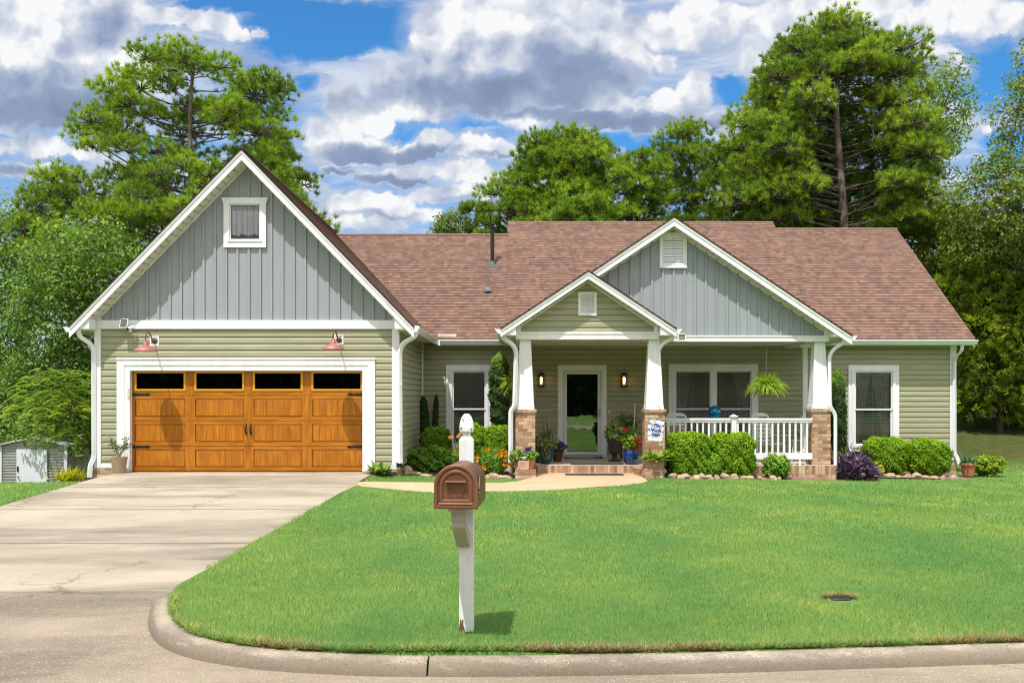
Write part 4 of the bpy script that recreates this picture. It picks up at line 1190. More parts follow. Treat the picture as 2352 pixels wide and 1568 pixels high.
# slim post beyond the side rail
mb = MB(); py_ = 22.7; px_ = X(1848.5, py_)
mb.box(px_ - .055, px_ + .055, py_ - .055, py_ + .055, FZ, 2.93); mb.box(px_ - .14, px_ + .14, py_ - .1, py_ + .1, 2.80, 2.87); mb.box(px_ - .09, px_ + .09, py_ - .09, py_ + .09, 1.11, 1.16)
part(mb, 'porch_post', M_WHT)
# railing
RY = 21.42
mb = MB()
rx0, rx1 = X(1521, RY), X(1864, RY) + .01
nx = X(1685, RY)
tz = Z(960, RY); bz = Z(1047, RY)
for a, b in ((rx0, nx - .055), (nx + .055, rx1)):
    mb.box(a, b, RY - .045, RY + .045, tz - .045, tz); mb.box(a, b, RY - .028, RY + .028, tz - .10, tz - .045); mb.box(a, b, RY - .03, RY + .03, bz - .07, bz + .07)
rail = part(mb, 'porch_railing', M_WHT)
mb = MB(); mb.box(nx - .055, nx + .055, RY - .055, RY + .055, FZ, tz + .03); mb.box(nx - .085, nx + .085, RY - .085, RY + .085, tz + .03, tz + .055); mb.lathe([(.075, tz + .055), (.02, tz + .085), (0.001, tz + .09)], (nx, RY, 0), 4)
part(mb, 'newel_post', M_WHT, rail)
sp = 13.27 * RY / F; x = X(1535, RY)
while x < rx1 - .02:
    if abs(x - nx) > .09:
        mb = MB(); mb.box(x - .021, x + .021, RY - .018, RY + .018, bz + .07, tz - .10); part(mb, 'baluster', M_WHT, rail)
    x += sp
mb = MB(); mb.box(X(1526, RY) + .5, X(1526, RY) + .54, RY - .02, RY + .02, FZ, bz - .07); part(mb, 'rail_foot', M_WHT, rail); mb = MB(); mb.box(rx1 - .3, rx1 - .26, RY - .02, RY + .02, FZ, bz - .07); part(mb, 'rail_foot', M_WHT, rail)
mb = MB(); xs_ = 6.86
mb.box(xs_ - .04, xs_ + .04, WYW + .38, py_ - .06, tz - .045, tz); srail = part(mb, 'side_railing', M_WHT); mb = MB(); mb.box(xs_ - .03, xs_ + .03, WYW + .38, py_ - .06, bz - .07, bz + .05)
part(mb, 'bottom_rail', M_WHT, srail)
for k in range(7):
    y = WYW + .46 + k * .115
    mb = MB(); mb.box(xs_ - .02, xs_ + .02, y - .02, y + .02, bz + .05, tz - .045); part(mb, 'baluster', M_WHT, srail)
# roof vents
def on_main(px, py):                      # point of the main roof seen at a pixel
    a = (HY - py) / F
    Y = (EZ - CAMZ - MS * EY) / (a - MS)
    return Vector((X(px, Y), Y, main_z(Y)))
c = on_main(1131, 610)
mb = MB(); top = Z(524, c.y); mb.tube([(c.x, c.y, c.z - .1), (c.x, c.y, c.z + .12)], [.085, .062], 14, 1); mb.tube([(c.x, c.y, c.z + .12), (c.x, c.y, top)], .058, 14); mb.lathe([(.058, top), (.09, top + .015), (.09, top + .05), (.05, top + .06), (.05, top + .09), (.088, top + .10), (.088, top + .115), (.001, top + .125)], (c.x, c.y, 0), 14)
mb.box(c.x - .16, c.x + .16, c.y - .15, c.y + .12, c.z - .12, c.z + .02, 1)
fl = part(mb, 'flue_pipe', [M_BLK, mat('grey_flashing', (.16, .17, .18), .5)], smooth=40)
c = on_main(1121, 668)
mb = MB(); mb.lathe([(.14, -.03), (.13, .03), (.05, .09), (.034, .10), (.034, .36), (.001, .36)], c, 14); part(mb, 'vent_pipe', [MATS['grey_flashing']], smooth=40)
# flashing scrap at the valley foot
c = on_main(1026, 772); mb = MB(); mb.box(c.x - .22, c.x + .25, c.y - .02, c.y + .2, c.z - .02, c.z + .06); part(mb, 'valley_flashing', mat('pale_metal', (.6, .58, .55), .4))
# ------------------------------------------------------------------ vegetation tools
class VB:
    """collects many small faces as arrays, with a tone per face"""
    def __init__(s): s.V = []; s.k = []; s.r = []; s.m = []; s.nv = 0
    def add(s, V, rnd, m=0):                   # V: (n, k, 3)
        V = np.asarray(V, np.float32); n, k = V.shape[:2]
        s.V.append(V.reshape(-1, 3)); s.k.append(np.full(n, k, np.int32)); s.r.append(np.repeat(np.asarray(rnd, np.float32), k)); s.m.append(np.full(n, m, np.int32))
        return s
    def build(s, name, mats, parent=None, world=True, smooth=False):
        V = np.concatenate(s.V); k = np.concatenate(s.k); r = np.concatenate(s.r); mi = np.concatenate(s.m)
        me = bpy.data.meshes.new(name)
        me.vertices.add(len(V)); me.vertices.foreach_set('co', V.ravel())
        me.loops.add(len(V)); me.loops.foreach_set('vertex_index', np.arange(len(V), dtype=np.int32))
        me.polygons.add(len(k)); st = np.concatenate([[0], np.cumsum(k)[:-1]]).astype(np.int32)
        me.polygons.foreach_set('loop_start', st)
        try: me.polygons.foreach_set('loop_total', k)
        except Exception: pass
        for mm in (mats if isinstance(mats, (list, tuple)) else [mats]): me.materials.append(mm)
        me.polygons.foreach_set('material_index', mi)
        a = me.attributes.new('rnd', 'FLOAT', 'POINT'); a.data.foreach_set('value', np.clip(r, 0, 1))
        me.update(calc_edges=True); me.validate()
        return link(name, me, parent, world)
def nrm(a): return a / np.maximum(np.linalg.norm(a, axis=-1, keepdims=True), 1e-9)
def leaves(P_, N_, size, asp, rg):
    """a pointed, slightly folded leaf at every point"""
    n = len(P_); N_ = nrm(N_)
    t = nrm(np.cross(N_, rg.normal(size=(n, 3)))); b = np.cross(N_, t)
    s = np.broadcast_to(np.asarray(size, float).reshape(-1, 1), (n, 1))
    return np.stack([P_ - t * s, P_ + b * s * asp + N_ * s * .15, P_ + t * s, P_ - b * s * asp + N_ * s * .15], 1)
def needles(C, D, k, ln, wd, spread, rg):
    n = len(C)
    d = nrm(np.repeat(D, k, 0) + rg.normal(size=(n * k, 3)) * spread)
    c = np.repeat(C, k, 0) + rg.normal(size=(n * k, 3)) * ln * .12
    L = ln * rg.uniform(.7, 1.15, (n * k, 1))
    side = nrm(np.cross(d, rg.normal(size=(n * k, 3)))) * wd
    return np.stack([c - side * .5, c + side * .5, c + d * L], 1)
def strips(C, AZ, L, W, lift, droop, seg=5, tipw=.1, fold=0.0, bulge=0.0):
    """arching straps (fronds, long leaves): every one a strip of quads; returns (n*seg, 4, 3)"""
    n = len(C); out = []
    def at(t):
        h = L * t * np.cos(lift) ; v = L * (np.sin(lift) * t - droop * t * t)
        return C + np.stack([np.cos(AZ) * h, np.sin(AZ) * h, v], 1)
    sd = np.stack([-np.sin(AZ), np.cos(AZ), np.zeros(n)], 1)
    def w(t):
        base = (1 - t) * (1 - tipw) + tipw
        if bulge: base = (math.sin(math.pi * min(t * .9 + .08, 1)) ** .8) * (1 - bulge) + bulge * base
        return (W * base * .5)[:, None]
    for i in range(seg):
        a, b = i / seg, (i + 1) / seg
        pa, pb = at(a), at(b)
        out.append(np.stack([pa - sd * w(a), pa + sd * w(a), pb + sd * w(b), pb - sd * w(b)], 1))
    return np.concatenate(out)

LF_BOX = leaf_mat('boxwood_leaf', (.095, .20, .008), (.23, .40, .012), (.42, .56, .02))
LF_DARKBOX = leaf_mat('dark_box_leaf', (.08, .18, .014), (.21, .39, .022), (.42, .58, .04))
LF_HOLLY = leaf_mat('holly_leaf', (.030, .072, .014), (.085, .16, .028), (.24, .40, .04))
LF_SHRUB = leaf_mat('shrub_leaf', (.075, .18, .018), (.20, .36, .038), (.38, .52, .07))
LF_PINE = leaf_mat('pine_needle', (0.069, 0.127, 0.014), (0.230, 0.339, 0.030), (0.483, 0.575, 0.057), .35)
LF_PINE2 = leaf_mat('pine_needle_bright', (0.073, 0.134, 0.013), (0.241, 0.364, 0.029), (0.493, 0.605, 0.056), .35)
LF_DEC = leaf_mat('broad_leaf', (0.055, 0.127, 0.021), (0.172, 0.293, 0.046), (0.333, 0.448, 0.081))
LF_DEC2 = leaf_mat('yellowing_leaf', (0.067, 0.123, 0.016), (0.196, 0.274, 0.034), (0.358, 0.403, 0.067))
LF_CEDAR = leaf_mat('cedar_spray', (0.074, 0.114, 0.012), (0.240, 0.306, 0.029), (0.504, 0.576, 0.048))
LF_MIM = leaf_mat('feathery_leaf', (0.088, 0.182, 0.020), (0.264, 0.396, 0.044), (0.550, 0.572, 0.066))
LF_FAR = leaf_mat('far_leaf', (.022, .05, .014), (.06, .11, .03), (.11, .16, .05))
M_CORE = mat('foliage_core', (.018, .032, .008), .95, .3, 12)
M_BARK = mat('pine_bark', (.075, .055, .042), .95, .3, 9, col2=(.20, .155, .125), bump=.9, bscale=24, stretch=(1, 1, .35))
M_BARKD = mat('dark_bark', (.045, .036, .028), .95, .3, 9, col2=(.12, .10, .08), bump=.8, bscale=24, stretch=(1, 1, .35))

def env_at(env, py):
    ys = [e[0] for e in env]
    return np.interp(py, ys, [e[1] for e in env]), np.interp(py, ys, [e[2] for e in env])
def make_tree(name, label, Y, env, trunk, kind, seed, n_lobes, r_lobe, mat_leaf, mat_bark=None, dens=1.0, avoid=(), r_trunk=.2, group=None, kd=.75, base_px=None, size=None, gap=.85, cat='tree', flat=.80):
    """crown: lobes filling a silhouette given in picture units at depth Y; each lobe hangs on a limb of the trunk"""
    rg = np.random.default_rng(seed); s = Y / F
    mat_bark = mat_bark or M_BARK
    bx = X(trunk[0][0], Y); by = Y
    root = empty(name, (bx, by, gz(bx, by)), label, cat, group)
    tr = [(X(px, Y), Y + dy, Z(py, Y)) for px, py, dy in [(t + (0,))[:3] for t in trunk]]
    tr = [(bx, by, gz(bx, by) - .3)] + tr
    TR = np.array(tr)
    # lobes
    lo = []; tries = 0
    y0, y1 = env[0][0], env[-1][0]
    pyv = np.linspace(y0, y1, 200); wv = np.array([max(8, env_at(env, q)[1] - env_at(env, q)[0]) for q in pyv]); cdf = np.cumsum(wv) / wv.sum()
    while len(lo) < n_lobes and tries < n_lobes * 40:
        tries += 1
        py = float(np.interp(rg.random(), cdf, pyv)); xl, xr = env_at(env, py)
        r = r_lobe * rg.uniform(.7, 1.25)
        rp = r / s * (.95 if kind == 'pine' else .75)
        xa, xb = xl + rp, xr - rp
        if xb < xa: xa = xb = (xl + xr) / 2
        px = rg.uniform(xa, xb)
        if rg.random() < .45: px = (xa if rg.random() < .5 else xb) + rg.normal() * rp * .3
        c, hw = (xl + xr) / 2, max((xr - xl) / 2, 1)
        dm = kd * math.sqrt(max(hw * hw - (px - c) ** 2, 0)) * s
        yo = rg.uniform(-1, 1) * dm
        for (a0, a1, b0, b1) in avoid:
            if a0 - rp < px < a1 + rp and b0 - rp * .6 < py < b1 + rp * .6: yo = abs(yo) + r * 1.2
        p = np.array([X(px, Y), Y + yo, Z(max(py, y0 + rp * (.8 if kind == 'pine' else .6)), Y)])
        if any(np.linalg.norm((p - q[0]) * (1, .7, 1.25)) < gap * (r + q[1]) * .62 for q in lo): continue
        lo.append((p, r))
    wood = MB()
    zz = TR[:, 2]; k = len(TR)
    rad = [r_trunk * (1.15 if i == 0 else 1.0) * (1 - .86 * (zz[i] - zz[0]) / (zz[-1] - zz[0])) for i in range(k)]
    tt = rounded([Vector(q) for q in tr], 4, 3.0) if k > 2 else [Vector(q) for q in tr]
    rr = [float(np.interp(q.z, zz, rad)) for q in tt]
    wood.tube(tt, rr, 9)
    ntr = len(wood.f); crown = VB()
    for (p, r) in lo:
        dxy = math.hypot(p[0] - bx, p[1] - by)
        za = min(max(p[2] - .28 * dxy - .2, zz[0] + (zz[-1] - zz[0]) * .25), zz[-1] - .1)
        a = np.array([np.interp(za, zz, TR[:, 0]), np.interp(za, zz, TR[:, 1]), za])
        ra = float(np.interp(za, zz, rad))
        mid = a * .45 + p * .55 + np.array([rg.normal() * .15, rg.normal() * .15, -.10 * dxy if kind == 'pine' else .06 * dxy])
        L = np.linalg.norm(p - a)
        rl = min(ra * .5, .014 + .0095 * L)
        inav = any(a0 - 60 < CX + p[0] * F / p[1] < a1 + 60 and b0 < HY - (p[2] - CAMZ) * F / p[1] < b1 for (a0, a1, b0, b1) in avoid)
        if inav and rg.random() < .9: rl *= .25
        wood.tube([a, a * .6 + mid * .4 + (0, 0, .02), mid, mid * .45 + p * .55, p], [rl, rl * .85, rl * .65, rl * .45, rl * .22], 5, cap=False)
        tone = rg.uniform(-.05, .36)
        if kind == 'pine':
            n = int(60 * dens * (r / r_lobe) ** 2) + 6
            u = nrm(rg.normal(size=(n, 3))); u[:, 2] = np.where(u[:, 2] < -.25, -u[:, 2] * .6, u[:, 2])
            q = p + u * r * np.array([1, 1, flat]) * (rg.uniform(.35, 1.0, (n, 1)) ** .6)
            d = nrm(u * (.8, .8, .5) + (0, 0, .55))
            kk = 30; ln = size or .215
            T = needles(q, d, kk, ln, .025, .78, rg)
            tu = rg.uniform(0, .5, n)
            crown.add(T, np.clip(np.repeat(tu, kk) + tone + rg.uniform(0, .22, n * kk), 0, 1))
            for i in range(0, n, 3):
                wood.tube([p + (q[i] - p) * .1, p * .4 + q[i] * .6 - (0, 0, .04), q[i]], [.020, .014, .007], 3, cap=False)
        elif kind == 'cedar':
            n = int(75 * dens * (r / r_lobe) ** 2) + 6
            u = nrm(rg.normal(size=(n, 3)))
            q = p + u * r * np.array([1, 1, .8]) * (rg.uniform(.3, 1.0, (n, 1)) ** .5)
            d = nrm(u * (1, 1, .35) + (0, 0, -.05))
            kk = 12
            T = needles(q, d, kk, size or .24, .055, .42, rg)
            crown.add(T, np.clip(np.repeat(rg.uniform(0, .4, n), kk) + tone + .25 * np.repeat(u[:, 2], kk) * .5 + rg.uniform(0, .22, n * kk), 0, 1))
        elif kind == 'feather':
            n = int(26 * dens * (r / r_lobe) ** 2) + 5
            u = nrm(rg.normal(size=(n, 3)))
            q = p + u * r * np.array([1, 1, .6]) * (rg.uniform(.2, 1.0, (n, 1)) ** .6)
            az = np.arctan2(u[:, 1], u[:, 0]) + rg.normal(size=n) * .5
            L = rg.uniform(.25, .42, n); kk = 16
            for j in range(kk):
                t = (j + .5) / kk
                c = q + np.stack([np.cos(az) * L * t, np.sin(az) * L * t, L * (.25 * t - .55 * t * t)], 1)
                for sd in (-1, 1):
                    a2 = az + sd * 1.25; w = .085 * (1 - .6 * abs(t - .4))
                    e = c + np.stack([np.cos(a2) * w, np.sin(a2) * w, -np.full(n, .02)], 1)
                    tn = np.stack([np.cos(az), np.sin(az), np.zeros(n)], 1) * L[:, None] / kk * .42
                    crown.add(np.stack([c - tn, c + tn, e + tn * .5, e - tn * .5], 1), np.clip(tone + rg.uniform(.0, .5, n) + (.25 if u.mean() > 0 else 0), 0, 1))
        else:
            n = int(330 * dens * (r / r_lobe) ** 2) + 20
            u = nrm(rg.normal(size=(n, 3)))
            bump = 1 + .22 * np.sin(u[:, 0] * 5 + seed) * np.sin(u[:, 1] * 6 + 1.3) * np.sin(u[:, 2] * 5 + .7)
            q = p + u * r * np.array([1, 1, .85]) * (rg.uniform(.15, 1.0, (n, 1)) ** .45) * bump[:, None]
            Nn = nrm(u * .5 + (0, -.15, .6) + rg.normal(size=(n, 3)) * .55)
            sz = (size or .085) * rg.uniform(.6, 1.2, n)
            crown.add(leaves(q, Nn, sz, .55, rg), np.clip(tone + rg.uniform(0, .62, n), 0, 1))
            for i in range(0, n, max(1, n // 7)):
                wood.tube([p, p * .5 + q[i] * .5, q[i]], [.016, .012, .006], 3, cap=False)
    wood.m = [0 if i < ntr else 1 for i in range(len(wood.f))]
    wood.build('trunk', [mat_bark, M_BARKD], root, smooth=True)
    crown.build('crown', mat_leaf, root)
    return root

# ------------------------------------------------------------------ trees
make_tree('pine_tree', 'tall spreading pine with open branches rising behind the garage gable', 36,
          [(76, 445, 465), (110, 400, 478), (150, 288, 560), (185, 252, 640), (230, 243, 652), (270, 240, 662), (300, 190, 668), (350, 178, 690), (400, 170, 690), (450, 110, 715), (500, 62, 755), (560, 52, 778), (640, 60, 700), (740, 120, 600)],
          [(446, 700), (440, 440), (434, 250), (452, 95)], 'pine', 11, 160, 1.0, LF_PINE2, avoid=[(430, 448, 240, 330)], r_trunk=.27, kd=.7, dens=1.1, gap=.58)
make_tree('broadleaf_tree', 'leafy broadleaf tree crowding the side of the garage', 31,
          [(505, 190, 250), (545, 110, 318), (600, 60, 330), (680, 30, 290), (760, 20, 250), (860, 10, 232), (960, 0, 225), (1020, 0, 220)],
          [(170, 950), (175, 760), (190, 620), (205, 530)], 'leaf', 21, 95, .92, LF_DEC, M_BARKD, dens=1.35, r_trunk=.16, size=.075)
make_tree('broadleaf_tree', 'broadleaf tree cut by the picture edge beyond the metal shed', 35,
          [(440, -5, 14), (480, -45, 45), (520, -70, 78), (580, -100, 108), (700, -130, 90), (850, -130, 60), (1000, -120, 50)],
          [(-30, 950), (-20, 700), (0, 480)], 'leaf', 22, 60, .95, LF_DEC, M_BARKD, dens=1.2, r_trunk=.16, size=.08)
make_tree('mimosa_tree', 'low feathery mimosa tree arching over the metal shed', 25.5,
          [(845, 95, 200), (880, 48, 218), (930, 38, 232), (970, 52, 235), (1000, 80, 238), (1030, 150, 238)],
          [(216, 1065, .2), (204, 1010), (170, 930), (140, 870)], 'feather', 31, 46, .50, LF_MIM, M_BARKD, dens=1.15, r_trunk=.06, kd=.6, flat=.5)
make_tree('pine_tree', 'dense rounded pine standing behind the black flue pipe', 40,
          [(300, 1240, 1290), (325, 1200, 1392), (370, 1178, 1420), (410, 1165, 1420), (450, 1152, 1415), (490, 1150, 1415), (545, 1155, 1415)],
          [(1365, 560), (1362, 420), (1300, 320)], 'pine', 41, 64, 1.0, LF_PINE2, r_trunk=.2, dens=1.35, gap=.7)
make_tree('pine_tree', 'low bright green pine top just above the roof ridge', 36,
          [(446, 1295, 1325), (468, 1265, 1395), (500, 1256, 1412), (550, 1256, 1415)],
          [(1330, 600), (1330, 470)], 'pine', 42, 18, .78, leaf_mat('pine_needle_lime', (.08, .16, .012), (.20, .33, .025), (.34, .45, .04), .3), r_trunk=.12, dens=1.3)
make_tree('pine_tree', 'lop-sided pine with one leaning trunk between two taller pines', 38,
          [(343, 1445, 1495), (372, 1408, 1530), (420, 1398, 1535), (455, 1425, 1530), (500, 1400, 1520), (550, 1400, 1500)],
          [(1462, 560), (1480, 490), (1515, 430), (1470, 360)], 'pine', 43, 34, .85, LF_PINE2, M_BARKD, r_trunk=.15, dens=1.3)
make_tree('pine_tree', 'slim darker pine above the peak of the wide gable', 42,
          [(270, 1550, 1600), (298, 1500, 1640), (350, 1490, 1655), (400, 1495, 1662), (450, 1500, 1665), (530, 1500, 1680)],
          [(1600, 580), (1590, 420), (1572, 285)], 'pine', 44, 54, .95, LF_PINE, r_trunk=.16, dens=1.1)
make_tree('pine_tree', 'tallest pine with a thick bare lower trunk over the roof', 37,
          [(26, 1905, 1945), (60, 1848, 1990), (100, 1790, 2062), (140, 1752, 2098), (200, 1716, 2110), (260, 1692, 2112), (320, 1665, 2130), (380, 1645, 2140), (440, 1635, 2125), (500, 1640, 2110), (545, 1650, 2090)],
          [(1941, 560), (1932, 420), (1919, 250), (1928, 130), (1924, 45)], 'pine', 45, 180, 1.0, LF_PINE, avoid=[(1885, 1965, 225, 540)], r_trunk=.33, dens=1.15, kd=.65, gap=.64)
make_tree('pine_tree', 'thin-trunked pine half hidden behind the tallest pine', 43,
          [(300, 1760, 1900), (380, 1730, 1960), (460, 1720, 2000), (545, 1720, 2040)],
          [(1872, 560), (1868, 420), (1850, 320)], 'pine', 46, 46, 1.0, LF_PINE, r_trunk=.2, avoid=[(1850, 1885, 400, 540)])
make_tree('broadleaf_tree', 'loose airy hardwood leaning out behind the tallest pine', 45,
          [(138, 2195, 2236), (175, 2130, 2245), (240, 2100, 2240), (300, 2090, 2215), (380, 2085, 2185), (460, 2080, 2185), (550, 2060, 2190)],
          [(2110, 560), (2120, 420), (2160, 260), (2205, 160)], 'leaf', 47, 62, .85, LF_DEC, M_BARKD, dens=.55, r_trunk=.17, size=.09)
make_tree('broadleaf_tree', 'sparse yellowing hardwood reaching in from the picture edge', 33,
          [(70, 2346, 2380), (180, 2312, 2420), (280, 2300, 2440), (340, 2272, 2450), (395, 2225, 2460), (440, 2155, 2460), (500, 2175, 2470), (580, 2190, 2480)],
          [(2400, 900), (2345, 560), (2300, 440), (2340, 250), (2365, 90)], 'leaf', 48, 84, .62, LF_DEC2, M_BARKD, dens=.6, r_trunk=.07, size=.07)
make_tree('cedar_tree', 'olive green cedar standing on the bank past the house corner', 34,
          [(470, 2240, 2330), (540, 2200, 2400), (660, 2170, 2420), (760, 2185, 2430), (860, 2200, 2440), (940, 2215, 2440)],
          [(2295, 1000), (2300, 760), (2290, 500)], 'cedar', 51, 130, .85, LF_CEDAR, M_BARKD, dens=1.2, r_trunk=.13, kd=.5)
make_tree('cedar_tree', 'darker young cedar tucked against the roof rake', 37,
          [(468, 2120, 2180), (520, 2095, 2230), (600, 2085, 2260), (700, 2110, 2280), (800, 2150, 2300), (950, 2185, 2310)],
          [(2270, 985), (2200, 760), (2150, 500)], 'cedar', 52, 95, .85, LF_CEDAR, M_BARKD, dens=1.1, r_trunk=.1, kd=.5)
make_tree('cedar_tree', 'bare-stemmed cedar half out of the picture on the bank', 35.5,
          [(560, 2340, 2420), (640, 2330, 2480), (760, 2320, 2500), (870, 2310, 2500), (950, 2330, 2500)],
          [(2335, 990), (2360, 800), (2390, 580)], 'cedar', 53, 64, .85, LF_CEDAR, M_BARKD, r_trunk=.09, kd=.5)
make_tree('broadleaf_tree', 'small round hardwood top peeping over the long ridge', 41,
          [(488, 1025, 1070), (505, 995, 1092), (550, 990, 1100)], [(1045, 620), (1045, 500)], 'leaf', 61, 22, .5, LF_DEC2, M_BARKD, dens=.6, r_trunk=.08, size=.07)
make_tree('pine_tree', 'small pointed pine top beside the black flue pipe', 40,
          [(452, 1104, 1118), (478, 1090, 1140), (545, 1086, 1160)], [(1115, 620), (1114, 460)], 'pine', 62, 16, .6, LF_PINE, r_trunk=.08)
make_tree('pine_tree', 'shaded understorey pine low between the big trunks', 40,
          [(400, 1960, 2080), (450, 1780, 2120), (545, 1660, 2140)], [(1985, 600), (1980, 420)], 'pine', 63, 60, .9, LF_PINE2, M_BARKD, r_trunk=.14, avoid=[(1900, 1960, 380, 540)])

def woods(pts, y, tops, seed, n, size, rg=None):
    """a far belt of trees that reads as one mass"""
    rg = np.random.default_rng(seed)
    x = rg.uniform(pts[0], pts[1], n)
    top = np.interp(x, np.linspace(pts[0], pts[1], len(tops)), tops) * (1 + .12 * np.sin(x * .9 + seed) + .08 * np.sin(x * 2.3))
    h = rg.uniform(0, 1, n) ** .8 * top
    yy = y + rg.uniform(-3, 3, n) * np.sqrt(np.clip(1 - h / top, 0.05, 1))
    Pp = np.stack([x, yy, ground_z(x, yy) - .3 + h], 1)
    vb = VB(); fc = -1 if y > 0 else 1
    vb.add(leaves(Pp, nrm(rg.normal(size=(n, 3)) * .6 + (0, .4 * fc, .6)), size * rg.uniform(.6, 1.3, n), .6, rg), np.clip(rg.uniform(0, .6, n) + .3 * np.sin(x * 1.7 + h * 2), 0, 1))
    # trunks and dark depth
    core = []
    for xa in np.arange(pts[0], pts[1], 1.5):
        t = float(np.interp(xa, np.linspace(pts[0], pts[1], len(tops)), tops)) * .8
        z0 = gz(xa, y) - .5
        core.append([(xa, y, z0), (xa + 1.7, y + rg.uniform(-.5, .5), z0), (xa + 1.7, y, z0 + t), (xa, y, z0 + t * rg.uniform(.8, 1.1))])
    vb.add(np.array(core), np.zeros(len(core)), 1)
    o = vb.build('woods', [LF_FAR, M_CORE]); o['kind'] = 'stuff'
    return tag(o, 'dark belt of far trees closing the view', 'woods')
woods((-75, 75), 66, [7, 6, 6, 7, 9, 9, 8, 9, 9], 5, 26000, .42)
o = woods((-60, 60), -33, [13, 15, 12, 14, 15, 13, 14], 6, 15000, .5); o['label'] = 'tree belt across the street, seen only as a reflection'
# ------------------------------------------------------------------ grass blades on the lawn
def in_poly(x, y, poly):
    r = np.zeros(len(x), bool); n = len(poly); j = n - 1
    for i in range(n):
        xi, yi = poly[i]; xj, yj = poly[j]
        c = ((yi > y) != (yj > y)) & (x < (xj - xi) * (y - yi) / (yj - yi + 1e-12) + xi)
        r ^= c; j = i
    return r
def lawn_ok(x, y):
    ok = (y > kerb_y(x) + .02) & (x > np.where(y < 8.3, -2.72, edge_x(DRV_R, y) + .01))
    ok &= ~in_poly(x, y, WALK)
    for b in (BED_L, BED_R): ok &= ~in_poly(x, y, b)
    ok &= ~((x > -2.6) & (x < 11.4) & (y > 24.2)) & ~((x > -.1) & (x < 7.3) & (y > 20.15) & ~((x > 7.3)))
    ok &= ~((x > -3.0) & (x < -2.4) & (y > 19.5)) & ~((x > -.3) & (x < 3.25) & (y > 20.1))
    ok &= ~((np.abs(x - METER[0]) < .11) & (np.abs(y - METER[1] + .05) < .12))
    return ok
METER = (X(1930, 7.02), 7.02)
def blades(seed, n, yr, h, w, fn, xr=None):
    rg = np.random.default_rng(seed)
    y = rg.uniform(yr[0], yr[1], n); f = (2400 - CX) / F
    if xr is None: x = rg.uniform(0, 1, n) * ((.575 + f) * y + 4.6) - .575 * y - 2.3
    else: x = rg.uniform(xr[0], xr[1], n)
    k = fn(x, y); x, y = x[k], y[k]; n = len(x)
    z = ground_z(x, y)
    az = rg.uniform(0, 2 * np.pi, n); hh = h * rg.uniform(.55, 1.25, n); lean = rg.uniform(.25, 1.1, n)
    clump = .5 + .5 * np.sin(x * 1.9 + 1.3 * np.sin(y * 2.1)) * np.sin(y * 1.6 + .8 * np.sin(x * 2.7))
    hh = hh * (.85 + .3 * clump)
    b = np.stack([x, y, z - .004], 1); sd = np.stack([-np.sin(az), np.cos(az), np.zeros(n)], 1) * w * .5
    tip = b + np.stack([np.cos(az) * hh * lean, np.sin(az) * hh * lean, hh], 1)
    return np.stack([b - sd, b + sd, tip], 1), np.clip(rg.uniform(0, .55, n) + .22 * clump + .25 * (rg.random(n) < .06), 0, 1)
def grass_mat():
    m = leaf_mat('grass_blade', (.130, .255, .064), (.240, .390, .105), (.54, .54, .26), .4, .6)
    t = NT(m.node_tree); bs = t.N['Principled BSDF']
    src = bs.inputs['Base Color'].links[0].from_socket
    co = t.n('ShaderNodeTexCoord').outputs['Object']
    a = t.noise(t.vm('MULTIPLY', co, (1, .6, 0)), .6, 5, .65); b = t.noise(t.vm('MULTIPLY', co, (1, .8, 0)), 2.6, 4, .6)
    c = t.mul(src, t.mix(t.ss(a, .33, .67), (.58, .84, .95), (1.42, 1.14, .85)))
    c = t.mul(c, t.mix(t.ss(b, .45, .75), (.90, .95, 1.0), (1.55, 1.16, 1.25)))
    x, y, z = t.sep(co)[:3]
    for l in list(src.links):
        if l.to_node != c.node and l.to_node.type != 'MIX': pass
    t.L.new(c, bs.inputs['Base Color'])
    return m
gm = grass_mat()
vb = VB()
for sd, n, yr, h, w in ((1, 165000, (5.5, 7.6), .030, .0040), (2, 158000, (7.6, 10.5), .031, .0055), (3, 132000, (10.5, 14.5), .034, .0085), (4, 110000, (14.5, 20.2), .04, .012), (5, 42000, (20.2, 27), .045, .018)):
    T, r = blades(sd, n, yr, h, w, lawn_ok); vb.add(T, r)
left_ok = lambda x, y: (x < edge_x(DRV_L, y) - .01) & (y < 24) & (x < -7)
T, r = blades(6, 34000, (12.5, 21), .045, .012, left_ok, (-15, -7.2)); vb.add(T, r)
T, r = blades(7, 26000, (8, 12.5), .04, .009, left_ok, (-10.5, -6.8)); vb.add(T, r)
go = vb.build('grass', gm); go['kind'] = 'stuff'; tag(go, 'mown green grass of the front lawn', 'grass')
# ragged longer tufts and dead thatch along the kerb
rg = np.random.default_rng(77)
n = 15000; x = rg.uniform(-2.62, 4.6, n); y = kerb_y(x) - .012 + np.abs(rg.normal(size=n)) * .05
dry = .18 + .62 * (.5 + .5 * np.sin(x * 2.3 + 1.2 * np.sin(x * 5.1))) * (x > -1.6)
az = rg.uniform(0, 6.28, n); L = rg.uniform(.03, .085, n)
b = np.stack([x, y, ground_z(x, y)], 1); sdv = np.stack([-np.sin(az), np.cos(az), np.zeros(n)], 1) * .0035
tip = b + np.stack([np.cos(az) * L * .9, np.sin(az) * L * .9, L * rg.uniform(.1, .8, n)], 1)
isdry = rg.random(n) < dry
vb = VB(); vb.add(np.stack([b - sdv, b + sdv, tip], 1)[isdry], rg.uniform(0, 1, isdry.sum()), 1); vb.add(np.stack([b - sdv, b + sdv, tip], 1)[~isdry], rg.uniform(.1, .7, (~isdry).sum()), 0)
o = vb.build('edge_grass', [gm, leaf_mat('dead_thatch', (.16, .09, .04), (.30, .19, .09), (.42, .31, .16), .2)]); o['kind'] = 'stuff'; tag(o, 'ragged grass and brown thatch along the kerb', 'grass')
